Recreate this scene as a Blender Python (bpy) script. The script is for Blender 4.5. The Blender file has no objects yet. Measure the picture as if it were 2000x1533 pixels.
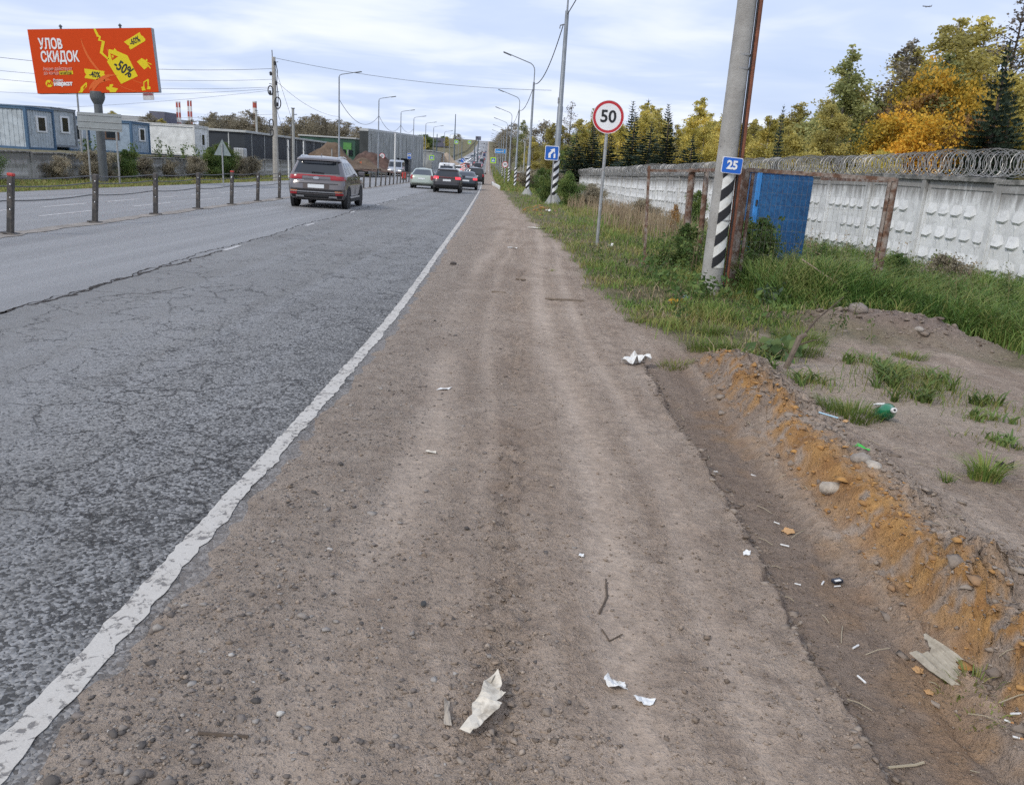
import bpy, bmesh, math, random
import numpy as np
from mathutils import Vector, Matrix

scene = bpy.context.scene
COL = scene.collection
PI = math.pi
R = math.radians

# ------------------------------------------------------------------ camera
cam_d = bpy.data.cameras.new('camera')
cam_d.sensor_fit = 'HORIZONTAL'; cam_d.sensor_width = 36.0
cam_d.lens = 27.9
cam_d.clip_start = 0.05; cam_d.clip_end = 9000
cam = bpy.data.objects.new('camera', cam_d); COL.objects.link(cam)
cam.matrix_world = (Matrix.Translation((0, 0, 1.6)) @ Matrix.Rotation(R(90 - 15.70), 4, 'X')
                    @ Matrix.Rotation(0.062, 4, 'Z'))
scene.camera = cam

# ------------------------------------------------------------------ node helper
class NT:
    def __init__(s, tree):
        s.t = tree; s.n = tree.nodes; s.l = tree.links
    def new(s, typ, props=None, **ins):
        nd = s.n.new(typ)
        for k, v in (props or {}).items(): setattr(nd, k, v)
        for k, v in ins.items():
            key = int(k[1:]) if (k[0] == 'i' and k[1:].isdigit()) else k.replace('_', ' ')
            s.put(nd.inputs[key], v)
        return nd
    def put(s, sock, v):
        if isinstance(v, bpy.types.NodeSocket): s.l.new(v, sock)
        elif isinstance(v, bpy.types.Node): s.l.new(v.outputs[0], sock)
        else:
            if sock.type == 'RGBA' and not isinstance(v, (int, float)) and len(v) == 3: v = (*v, 1)
            sock.default_value = v
    def math(s, op, a, b=0.0, c=None, clamp=False):
        nd = s.new('ShaderNodeMath', {'operation': op, 'use_clamp': clamp}, i0=a, i1=b)
        if c is not None: s.put(nd.inputs[2], c)
        return nd.outputs[0]
    def mix(s, f, a, b, blend='MIX'):
        nd = s.new('ShaderNodeMix', {'data_type': 'RGBA', 'blend_type': blend, 'clamp_factor': True})
        s.put(nd.inputs[0], f); s.put(nd.inputs[6], a); s.put(nd.inputs[7], b)
        return nd.outputs[2]
    def noise(s, vec, scale, detail=4, rough=.55, dist=0.0):
        return s.new('ShaderNodeTexNoise', None, Vector=vec, Scale=scale, Detail=detail, Roughness=rough, Distortion=dist).outputs[0]
    def ramp(s, f, lo, hi):
        nd = s.new('ShaderNodeMapRange', {'clamp': True}, i0=f, i1=lo, i2=hi, i3=0.0, i4=1.0)
        return nd.outputs[0]
    def attr(s, name):
        return s.new('ShaderNodeAttribute', {'attribute_name': name}).outputs['Fac']
    def coord(s, kind='Object'):
        return s.new('ShaderNodeTexCoord').outputs[kind]
    def scalev(s, v, sc):
        return s.new('ShaderNodeMapping', None, Vector=v, Scale=sc).outputs[0]

# ------------------------------------------------------------------ world, sun, exposure
SUN_EL, SUN_AZ = 40.0, 222.0         # azimuth: degrees clockwise from +Y
world = bpy.data.worlds.new('World'); scene.world = world; world.use_nodes = True
w = NT(world.node_tree); w.n.clear()
sky = w.new('ShaderNodeTexSky', {'sky_type': 'NISHITA', 'sun_disc': False, 'sun_elevation': R(SUN_EL),
            'sun_rotation': R(SUN_AZ), 'air_density': 1.0, 'dust_density': 2.5, 'ozone_density': 2.0})
gen = w.coord('Generated')
sep = w.new('ShaderNodeSeparateXYZ', None, Vector=gen)
zz = w.math('MAXIMUM', w.math('ADD', sep.outputs[2], 0.10), 0.03)
cx = w.math('DIVIDE', sep.outputs[0], zz); cy = w.math('DIVIDE', sep.outputs[1], zz)
cv = w.new('ShaderNodeCombineXYZ', None, X=cx, Y=cy, Z=0.0).outputs[0]
cvs = w.scalev(cv, (.75, 1.0, 1.0))
n1 = w.noise(cvs, .48, 4, .52, .35)
n2 = w.noise(cvs, 1.5, 4, .55, .5)
cl = w.math('ADD', w.math('MULTIPLY', n1, .68), w.math('MULTIPLY', n2, .32))
thick = w.ramp(cl, .47, .65)
veil = w.ramp(cl, .30, .56)
skyc = w.new('ShaderNodeVectorMath', {'operation': 'SCALE'}, i0=sky.outputs[0]); skyc.inputs['Scale'].default_value = 0.115
blue = w.mix(.78, skyc.outputs[0], (.47, .575, .83))
c1 = w.mix(veil, blue, (.60, .685, .86))
c2 = w.mix(thick, c1, (.845, .87, .92))
bg = w.new('ShaderNodeBackground', None, Color=c2, Strength=1.0)
w.new('ShaderNodeOutputWorld', None, Surface=bg)

sun_d = bpy.data.lights.new('sun', 'SUN'); sun_d.energy = 1.5; sun_d.angle = R(11); sun_d.color = (1, .95, .88)
sun = bpy.data.objects.new('sun', sun_d); COL.objects.link(sun)
sun.rotation_euler = (R(90 - SUN_EL), 0, R(180 - SUN_AZ))
scene.view_settings.view_transform = 'Standard'; scene.view_settings.look = 'None'
scene.view_settings.exposure = 0.30; scene.view_settings.gamma = 1.0
scene.view_settings.use_curve_mapping = False
scene.render.engine = 'CYCLES'
scene.cycles.max_bounces = 4; scene.cycles.diffuse_bounces = 3; scene.cycles.transmission_bounces = 3; scene.cycles.transparent_max_bounces = 6
scene.cycles.use_adaptive_sampling = True; scene.cycles.adaptive_threshold = .022
world.cycles.sampling_method = 'MANUAL'; world.cycles.sample_map_resolution = 256
scene.cycles.use_denoising = False

# ------------------------------------------------------------------ materials
MATS = {}
def pmat(name, col, rough=.7, metal=0.0, var=.18, vscale=6.0, bump=0.0, bscale=40.0, dirt=None, dirtamt=0.0, dscale=3.0, spec=.4, emit=None, emits=0.0, coat=0.0):
    if name in MATS: return MATS[name]
    m = bpy.data.materials.new(name); m.use_nodes = True
    t = NT(m.node_tree); t.n.clear()
    out = t.new('ShaderNodeOutputMaterial')
    p = t.new('ShaderNodeBsdfPrincipled', None, Roughness=rough, Metallic=metal)
    p.inputs['Specular IOR Level'].default_value = spec
    p.inputs['Coat Weight'].default_value = coat
    co = t.coord('Object')
    c = (*col, 1) if len(col) == 3 else col
    base = c
    if var > 0:
        nz = t.noise(co, vscale, 5, .6)
        dark = tuple(v * (1 - var) for v in c[:3]); lite = tuple(min(1, v * (1 + var)) for v in c[:3])
        base = t.mix(t.ramp(nz, .3, .7), dark, lite)
    if dirt is not None:
        nd = t.noise(co, dscale, 6, .65, .4)
        base = t.mix(t.math('MULTIPLY', t.ramp(nd, .45, .62), dirtamt), base, dirt)
    t.put(p.inputs['Base Color'], base)
    if bump > 0:
        b = t.new('ShaderNodeBump', None, Strength=bump, Distance=.02, Height=t.noise(co, bscale, 4, .6))
        t.put(p.inputs['Normal'], b)
    if emit is not None:
        p.inputs['Emission Color'].default_value = (*emit, 1); p.inputs['Emission Strength'].default_value = emits
    t.l.new(p.outputs[0], out.inputs[0])
    MATS[name] = m
    return m

def leafmat(name, a, b, c, trans=.3):
    """foliage: colour picked by the per-leaf attribute 'tone' between three natural tints"""
    if name in MATS: return MATS[name]
    m = bpy.data.materials.new(name); m.use_nodes = True
    t = NT(m.node_tree); t.n.clear()
    out = t.new('ShaderNodeOutputMaterial')
    tone = t.attr('tone')
    col = t.mix(t.ramp(tone, 0, .5), a, b); col = t.mix(t.ramp(tone, .5, 1), col, c)
    hsv = t.new('ShaderNodeHueSaturation', None, Color=col,
                Value=t.math('ADD', .8, t.math('MULTIPLY', t.new('ShaderNodeObjectInfo').outputs['Random'], .4)))
    d = t.new('ShaderNodeBsdfPrincipled', None, Base_Color=hsv.outputs[0], Roughness=.6)
    d.inputs['Specular IOR Level'].default_value = .25
    tr = t.new('ShaderNodeBsdfTranslucent', None, Color=hsv.outputs[0])
    mx = t.new('ShaderNodeMixShader', None, Fac=trans)
    t.l.new(d.outputs[0], mx.inputs[1]); t.l.new(tr.outputs[0], mx.inputs[2])
    t.l.new(mx.outputs[0], out.inputs[0])
    MATS[name] = m
    return m

# ------------------------------------------------------------------ mesh helpers
def tagp(o, label=None, cat=None, group=None, kind=None):
    if label: o['label'] = label
    if cat: o['category'] = cat
    if group: o['group'] = group
    if kind: o['kind'] = kind
    return o
def link(o, parent=None):
    COL.objects.link(o)
    if parent is not None: o.parent = parent
    return o
def empty(name, loc=(0, 0, 0), rz=0.0):
    o = bpy.data.objects.new(name, None); o.empty_display_size = .2
    o.location = loc; o.rotation_euler = (0, 0, rz); COL.objects.link(o); return o
def inst(name, mesh, parent=None, loc=(0, 0, 0), rot=(0, 0, 0), sc=(1, 1, 1), mat=None):
    o = bpy.data.objects.new(name, mesh); link(o, parent)
    o.location = loc; o.rotation_euler = rot; o.scale = sc
    if mat is not None:
        o.material_slots[0].link = 'OBJECT'; o.material_slots[0].material = mat
    return o
def npmesh(name, V, F, mat, smooth=False, attrs=None):
    V = np.asarray(V, np.float32).reshape(-1, 3)
    me = bpy.data.meshes.new(name)
    fl = F if isinstance(F, list) else [F]
    fl = [np.asarray(f, np.int32) for f in fl if len(f)]
    loops = np.concatenate([f.ravel() for f in fl])
    sizes = np.concatenate([np.full(len(f), f.shape[1], np.int32) for f in fl])
    starts = np.concatenate([[0], np.cumsum(sizes)[:-1]]).astype(np.int32)
    me.vertices.add(len(V)); me.vertices.foreach_set('co', V.ravel())
    me.loops.add(len(loops)); me.loops.foreach_set('vertex_index', loops)
    me.polygons.add(len(sizes)); me.polygons.foreach_set('loop_start', starts); me.polygons.foreach_set('loop_total', sizes)
    if smooth: me.polygons.foreach_set('use_smooth', np.ones(len(sizes), bool))
    for k, a in (attrs or {}).items():
        at = me.attributes.new(k, 'FLOAT', 'POINT'); at.data.foreach_set('value', np.asarray(a, np.float32))
    me.update(calc_edges=True); me.validate()
    if mat is not None: me.materials.append(mat)
    return me

class MB:
    """collects shapes into one mesh"""
    def __init__(s): s.v = []; s.f = []
    def add(s, V, F):
        o = len(s.v); s.v.extend([tuple(p) for p in V]); s.f.extend([tuple(i + o for i in f) for f in F]); return s
    def box(s, c, d, rot=None):
        x, y, z = d[0] / 2, d[1] / 2, d[2] / 2
        P = [Vector(p) for p in ((-x, -y, -z), (x, -y, -z), (x, y, -z), (-x, y, -z), (-x, -y, z), (x, -y, z), (x, y, z), (-x, y, z))]
        if rot is not None: P = [rot @ p for p in P]
        P = [p + Vector(c) for p in P]
        return s.add(P, [(0, 3, 2, 1), (4, 5, 6, 7), (0, 1, 5, 4), (1, 2, 6, 5), (2, 3, 7, 6), (3, 0, 4, 7)])
    def bbox(s, c, d, b=.01, rot=None):
        """box with chamfered edges"""
        bm = bmesh.new(); bmesh.ops.create_cube(bm, size=1)
        for v in bm.verts: v.co = Vector((v.co.x * d[0], v.co.y * d[1], v.co.z * d[2]))
        bmesh.ops.bevel(bm, geom=list(bm.edges), offset=b, segments=1, affect='EDGES', profile=.5)
        bm.verts.ensure_lookup_table(); bm.verts.index_update()
        P = [(rot @ v.co if rot is not None else v.co) + Vector(c) for v in bm.verts]
        F = [[v.index for v in f.verts] for f in bm.faces]; bm.free()
        return s.add(P, F)
    def path(s, pts, rad, n=6, caps=True):
        pts = [Vector(p) for p in pts]; m = len(pts)
        if not hasattr(rad, '__len__'): rad = [rad] * m
        V = []; F = []
        t0 = (pts[1] - pts[0]).normalized()
        a = t0.orthogonal().normalized()
        for i, p in enumerate(pts):
            t = (pts[min(i + 1, m - 1)] - pts[max(i - 1, 0)]).normalized()
            a = (a - t * a.dot(t))
            a = a.normalized() if a.length > 1e-6 else t.orthogonal().normalized()
            b = t.cross(a)
            for k in range(n):
                an = 2 * PI * k / n
                V.append(p + (a * math.cos(an) + b * math.sin(an)) * rad[i])
        for i in range(m - 1):
            for k in range(n):
                k2 = (k + 1) % n
                F.append((i * n + k, i * n + k2, (i + 1) * n + k2, (i + 1) * n + k))
        if caps: F.append(tuple(range(n - 1, -1, -1))); F.append(tuple(range((m - 1) * n, m * n)))
        return s.add(V, F)
    def tube(s, p0, p1, r0, r1=None, n=8): return s.path([p0, p1], [r0, r1 if r1 is not None else r0], n)
    def lathe(s, prof, n=16, M=None):
        """profile of (radius, height) about z"""
        V = []; F = []; m = len(prof)
        for r, z in prof:
            for k in range(n): V.append(Vector((r * math.cos(2 * PI * k / n), r * math.sin(2 * PI * k / n), z)))
        for i in range(m - 1):
            for k in range(n):
                k2 = (k + 1) % n; F.append((i * n + k, i * n + k2, (i + 1) * n + k2, (i + 1) * n + k))
        F.append(tuple(range(n - 1, -1, -1))); F.append(tuple(range((m - 1) * n, m * n)))
        if M is not None: V = [M @ p for p in V]
        return s.add(V, F)
    def plate(s, poly, th, M=None):
        """polygon in x,z plane extruded along +y by th (front face at y=0 looks to -y)"""
        n = len(poly)
        V = [Vector((x, 0, z)) for x, z in poly] + [Vector((x, th, z)) for x, z in poly]
        F = [tuple(range(n)), tuple(range(2 * n - 1, n - 1, -1))] + [(i, i + n, (i + 1) % n + n, (i + 1) % n) for i in range(n)]
        if M is not None: V = [M @ p for p in V]
        return s.add(V, F)
    def mesh(s, name, mat, smooth=False):
        me = bpy.data.meshes.new(name); me.from_pydata([tuple(p) for p in s.v], [], s.f); me.update()
        if smooth: me.polygons.foreach_set('use_smooth', [True] * len(me.polygons))
        if mat is not None: me.materials.append(mat)
        return me
    def build(s, name, mat, parent=None, smooth=False, loc=(0, 0, 0), rot=(0, 0, 0)):
        bm = bmesh.new(); me = s.mesh(name, mat, smooth); bm.from_mesh(me)
        bmesh.ops.recalc_face_normals(bm, faces=bm.faces); bm.to_mesh(me); bm.free()
        if smooth:
            try: me.set_sharp_from_angle(angle=R(40))
            except Exception: pass
        return inst(name, me, parent, loc, rot)

def rrect(w, h, r, n=5):
    P = []
    for cx_, cz_, a0 in ((w / 2 - r, h / 2 - r, 0), (-w / 2 + r, h / 2 - r, 90), (-w / 2 + r, -h / 2 + r, 180), (w / 2 - r, -h / 2 + r, 270)):
        for k in range(n + 1):
            a = R(a0 + 90 * k / n); P.append((cx_ + r * math.cos(a), cz_ + r * math.sin(a)))
    return P[::-1]
def circle(r, n=32): return [(r * math.cos(-2 * PI * k / n), r * math.sin(-2 * PI * k / n)) for k in range(n)]

def text_mesh(body, size, mat, bold=0.0, align='CENTER', sx=1.0, depth=.002):
    """flat lettering in the x,z plane facing -y"""
    c = bpy.data.curves.new('lettering', 'FONT'); c.body = body; c.size = size; c.align_x = align; c.align_y = 'CENTER'
    c.offset = bold; c.extrude = depth; c.resolution_u = 3
    o = bpy.data.objects.new('lettering', c); COL.objects.link(o)
    dg = bpy.context.evaluated_depsgraph_get()
    me = bpy.data.meshes.new_from_object(o.evaluated_get(dg))
    bpy.data.objects.remove(o); bpy.data.curves.remove(c)
    me.transform(Matrix.Diagonal((sx, 1, 1, 1))); me.transform(Matrix.Rotation(R(90), 4, 'X'))
    me.materials.clear(); me.materials.append(mat)
    return me

# numpy value noise
def _h(ix, iy, seed):
    n = (ix * 374761393 + iy * 668265263 + seed * 974711) & 0xffffffff
    n = ((n ^ (n >> 13)) * 1274126177) & 0xffffffff
    return ((n ^ (n >> 16)) & 0xffff) / 65535.0
def vnoise(x, y, seed=0):
    x = np.asarray(x, float); y = np.asarray(y, float)
    ix = np.floor(x).astype(np.int64); iy = np.floor(y).astype(np.int64)
    fx = x - ix; fy = y - iy
    fx = fx * fx * (3 - 2 * fx); fy = fy * fy * (3 - 2 * fy)
    a = _h(ix, iy, seed); b = _h(ix + 1, iy, seed); c = _h(ix, iy + 1, seed); d = _h(ix + 1, iy + 1, seed)
    return (a + (b - a) * fx) * (1 - fy) + (c + (d - c) * fx) * fy
def fbm(x, y, sc, octs=4, seed=0, gain=.5):
    s = 0; a = 1; t = 0
    for k in range(octs):
        s = s + a * (vnoise(np.asarray(x) * sc, np.asarray(y) * sc, seed + k * 17) - .5); t += a; a *= gain; sc *= 2.03
    return s / t * 2      # about -1..1
def worley(x, y, sc, seed=0):
    x = np.asarray(x, float) * sc; y = np.asarray(y, float) * sc
    ix = np.floor(x).astype(np.int64); iy = np.floor(y).astype(np.int64)
    f1 = np.full(x.shape, 9.0); f2 = np.full(x.shape, 9.0); cell = np.zeros(x.shape)
    for a in (-1, 0, 1):
        for b in (-1, 0, 1):
            px = ix + a + _h(ix + a, iy + b, seed); py = iy + b + _h(ix + a, iy + b, seed + 7)
            d = np.hypot(x - px, y - py); c = _h(ix + a, iy + b, seed + 13)
            m = d < f1
            f2 = np.where(m, f1, np.minimum(f2, d)); cell = np.where(m, c, cell); f1 = np.where(m, d, f1)
    return f1, f2, cell
def sstep(a, b, x): t = np.clip((np.asarray(x, float) - a) / (b - a), 0, 1); return t * t * (3 - 2 * t)
def gau(x, s): return np.exp(-(np.asarray(x) / s) ** 2)

# ------------------------------------------------------------------ the lie of the land
_ty = np.arange(-60, 4001, 1.0)
def _tab(pts, win):
    a = np.interp(_ty, [p[0] for p in pts], [p[1] for p in pts])
    k = np.hanning(win); k /= k.sum(); pad = win // 2
    return np.convolve(np.pad(a, pad, 'edge'), k, 'valid')[:len(_ty)]
_Z = _tab([(-60, 0), (24, 0), (55, -.2), (83, -.35), (130, -.3), (200, .15), (329, 2.2), (500, 6), (834, 15.5), (1500, 47), (1700, 50), (4000, 30)], 21)
_X = _tab([(-60, -1.29), (8, -1.30), (14, -1.5), (26, -1.91), (61, -3.4), (4000, -3.4 - .047 * 3939)], 9)
_W = _tab([(-60, 17), (8, 11.8), (17, 10.25), (21.4, 9.45), (52, 6.95), (129, 5.7), (300, -2), (4000, -160)], 9)
_T = _tab([(-60, 1.9), (17, 1.97), (21.4, 2.02), (52, 1.66), (129, 1.22), (200, 1.7), (329, 3.6), (834, 16.5), (1500, 48), (4000, 31)], 9)
def ZR(y): return np.interp(y, _ty, _Z)          # road level
def XR(y): return np.interp(y, _ty, _X)          # right edge line of the road
def WX(y): return np.interp(y, _ty, _W)          # white wall
def WT(y): return np.interp(y, _ty, _T)          # its top
def XM(y): return XR(y) - 7.3                    # median
def XL(y): return XR(y) - 13.9 - np.minimum(.2 * (XR(-10) - XR(y)), 1.2) # left edge of the far carriageway
def LW(y): return XL(y) - 5.3                    # concrete wall on the left
def GX(y):
    return np.interp(y, [0, 6.8, 7.5, 9.6, 11.7, 16, 41, 60, 100], [2.6, 1.9, 1.72, 1.2, .98, .96, -.6, -1.4, -3.2])

def ground(x, y, detail=True, masks=False):
    x = np.asarray(x, float); y = np.asarray(y, float)
    zr = ZR(y); xr = XR(y); u = x - xr
    side = sstep(60, 320, np.abs(x + .047 * y)) * sstep(150, 400, y)
    z = zr * (1 - .55 * side)
    # right of the road: fall towards the white wall
    s = sstep(0, 1, (x - xr - 3.4) / (WX(y) - xr - 3.4))
    right = s * (WT(y) - 2.45 - zr)
    # shoulder surface
    und = .012 * fbm(x, y, .55, 3, 5)
    edge = sstep(-.14, .24, u - .02 + .07 * fbm(x * 0, y, 1.3, 4, 3) + .09 * fbm(x, y, 6, 3, 4))
    sh = -.05 + .074 * edge + und * edge
    # left verge and bank behind the wall
    l = XL(y)
    left = np.where(x < l, -.02 - .12 * sstep(0, 3, l - x) + (1.08 - zr * 0) * sstep(5.5, 5.9, l - x), 0)
    z = z + np.where(u > -.3, sh + right, np.where(x < l, left, -.06))
    if detail:
        f = sstep(.15, .5, u) * (1 - sstep(14, 40, y)) 
        track = gau(x - .02 - .03 * np.sin(y), .11) + .8 * gau(x - .42, .13) + .6 * gau(x + .55, .14)
        z = z - .013 * track * f
        xm = x + .16 * fbm(x * 0, y, .22, 2, 30) + .004 * y
        smooth_t = np.clip(.9 * gau(xm - .42, .12) + .8 * gau(xm + .55, .13) + .7 * gau(xm - .78, .08) + .5 * gau(xm + .18, .06), 0, 1) * sstep(-.5, .1, fbm(x, y * .4, 1.0, 2, 24) + .1)
        loose = 1 - .75 * smooth_t
        z = z + f * loose * (.013 * fbm(x, y, 18, 3, 21, .7) + .010 * fbm(x, y, 6, 3, 22) + .008 * np.maximum(fbm(x, y, 34, 2, 25), 0))
        tread = np.sin(2 * PI * (y / .052 + .9 * np.abs(x - .02) * 9 + .8 * fbm(x, y, 3, 2, 26))) * gau(x - .02, .085) + np.sin(2 * PI * (y / .06 - .7 * np.abs(x - .42) * 9 + .8 * fbm(x, y, 3, 2, 27))) * .35 * gau(x - .42, .085)
        xc = xm - .66 - .05 * np.maximum(3.5 - y, 0)
        tread = tread + np.sin(2 * PI * (y / .055 + .8 * np.abs(xc) * 9)) * .7 * gau(xc, .08) + np.sin(2 * PI * (y / .05 - .8 * np.abs(xm + .27) * 9)) * .5 * gau(xm + .27, .07)
        z = z + f * .0095 * tread * sstep(-.25, .2, fbm(x, y, .9, 3, 28))
        z = z + f * gau(x - .02, .10) * .065 * np.maximum(fbm(x * .8, y, 22, 2, 23), -.1) * sstep(.1, .5, fbm(x, y, 1.1, 2, 29) + .35)
        n = fbm(x * 0, y, 1.1, 4, 31)
        # wheel rut, churned clay ridge and the bare ground beyond
        ry = 1 - sstep(6.6, 7.6, y)
        xs = 1.12 + .06 * n + .035 * fbm(x * 0, y, 7, 3, 33, .65)
        rut = sstep(-.012, .03, x - xs) * (1 - sstep(1.48, 1.62, x + .05 * n))
        z = z - ry * .062 * rut
        z = z + ry * .022 * gau(x - xs + .02, .03) * (.4 + fbm(x, y, 14, 2, 34))
        z = z - ry * .05 * gau(x - (1.52 + .05 * n), .035) * sstep(1.5, 2.6, 4.2 - y)
        rx = 1.93 + .06 * fbm(x * 0, y, .8, 3, 35)
        rid = np.where(x < rx, sstep(rx - .27 + .07 * fbm(x * 0, y, 5, 3, 39), rx - .12 + .05 * fbm(x * 0, y, 7, 3, 40), x), 1 - sstep(rx + .05, rx + .4, x) * .38)
        amp = .165 + .06 * fbm(x * 0, y, 1.6, 3, 36)
        z = z + ry * rid * amp * np.where(x > rx + .38, 1 - sstep(rx + .4, rx + 3.0, x) * .6, 1)
        cl = gau(x - (rx - .1), .34) * ry
        rock = np.abs(fbm(x, y, 7, 4, 37, .6)); fine = fbm(x, y, 24, 3, 38)
        wxn = x + .05 * fbm(x, y, 9, 3, 91); wyn = y + .05 * fbm(x, y, 9, 3, 92)
        a1, a2, ac = worley(wxn * 1.0, wyn * .8, 8.5, 93); b1, b2, bc = worley(wxn, wyn, 21, 94)
        lump = np.clip((a2 - a1) * 4.0, 0, 1) ** .7 * (.3 + ac) ; lump2 = np.clip((b2 - b1) * 3.6, 0, 1) ** .7 * (.25 + bc)
        cr = gau(x - (rx - .05), .24) * ry * sstep(-.35, .1, fbm(x, y, 1.7, 2, 95) + .2)
        z = z + cr * (.10 * lump * (.4 + .6 * sstep(-.2, .3, fbm(x, y, 3, 2, 97))) + .05 * lump2 - .055)
        z = z + cl * (.05 * (rock - .18) + .016 * fine)
        pl = ry * sstep(rx + .2, rx + .5, x)
        z = z + pl * (.035 * fbm(x, y, 1.4, 3, 41) + .008 * fbm(x, y, 12, 3, 42))
        # heap of spoil
        d2 = ((x - 4.55) / 1.0) ** 2 + ((y - 9.5 + .25 * (x - 4.5)) / .55) ** 2
        hp = np.exp(-d2 * 1.1) * (1 + .55 * fbm(x, y, 2.6, 4, 44)) 
        z = z + .30 * hp + .10 * fbm(x, y, 8, 4, 45, .6) * np.clip(hp, 0, .5)
        h1, h2, hc = worley(x, y, 7, 96); z = z + np.clip(hp, 0, .6) * .07 * np.clip((h2 - h1) * 2, 0, 1) * hc
        # small clay heap at the pole further on
        z = z + .16 * np.exp(-((x - .75) / .4) ** 2 - ((y - 35) / 2.2) ** 2) * (1 + fbm(x, y, 3, 3, 46))
        vg = sstep(0, .4, x - GX(y)) * (1 - ry * .8) * (1 - sstep(40, 70, y))
        z = z + vg * .05 * fbm(x, y, 1.7, 3, 47)
    if not masks: return z
    veg = sstep(-.15, .25, x - GX(y) + .3 * fbm(x, y, 1.2, 4, 51)) * sstep(6.4, 7.4, y + .9 * fbm(x, y, 1.0, 3, 52) - np.where(x > 2.6, 2.0 - np.clip(x - 5, 0, 4) * .9, 0))
    veg = np.where(u > 0, np.maximum(veg, sstep(60, 80, y) * sstep(1.4, 2, u)), np.where(x < l, 1.0, 0))
    veg = veg * (1 - np.clip(hp * 1.6, 0, 1))
    clay = ry * gau(x - (rx - .15), .155) * sstep(.40, .62, .38 * ac + .32 * bc + .17 + .45 * fbm(x * 1.3, y, 1.9, 3, 53) + .25 * fbm(x, y, 12, 3, 59, .7))
    clay = np.maximum(clay, .9 * np.exp(-((x - .75) / .4) ** 2 - ((y - 35) / 2.2) ** 2))
    clay = np.maximum(clay, .35 * ry * gau(x - 1.5, .2) * sstep(.2, .6, fbm(x, y, 1.3, 3, 54) + .5 * fbm(x, y, 8, 3, 60)))
    wet = ry * np.maximum(rut, .7 * cl * sstep(-.1, .25, fbm(x, y, 4, 3, 55)))
    wet = np.clip(wet + .6 * gau(x - .02, .12) * sstep(-.1, .4, fbm(x, y, 1.2, 3, 56)) * f * (1 - sstep(4, 8, y)) + .42 * sstep(.12, .55, fbm(x, y * .6, 1.5, 4, 61)) * f * (u > .5), 0, 1)
    grav = (1 - sstep(.35, 1.5, u + .3 * fbm(x, y, .9, 3, 57))) * (u > 0)
    sand = pl * sstep(-.3, .3, fbm(x, y, .7, 3, 58)) 
    return z, dict(pack=smooth_t * f, veg=np.clip(veg, 0, 1), clay=np.clip(clay, 0, 1), wet=wet, grav=grav, sand=sand, heap=np.clip(hp * 1.3, 0, 1))
def g1(x, y): return float(ground(np.array([x]), np.array([y]))[0])

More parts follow.
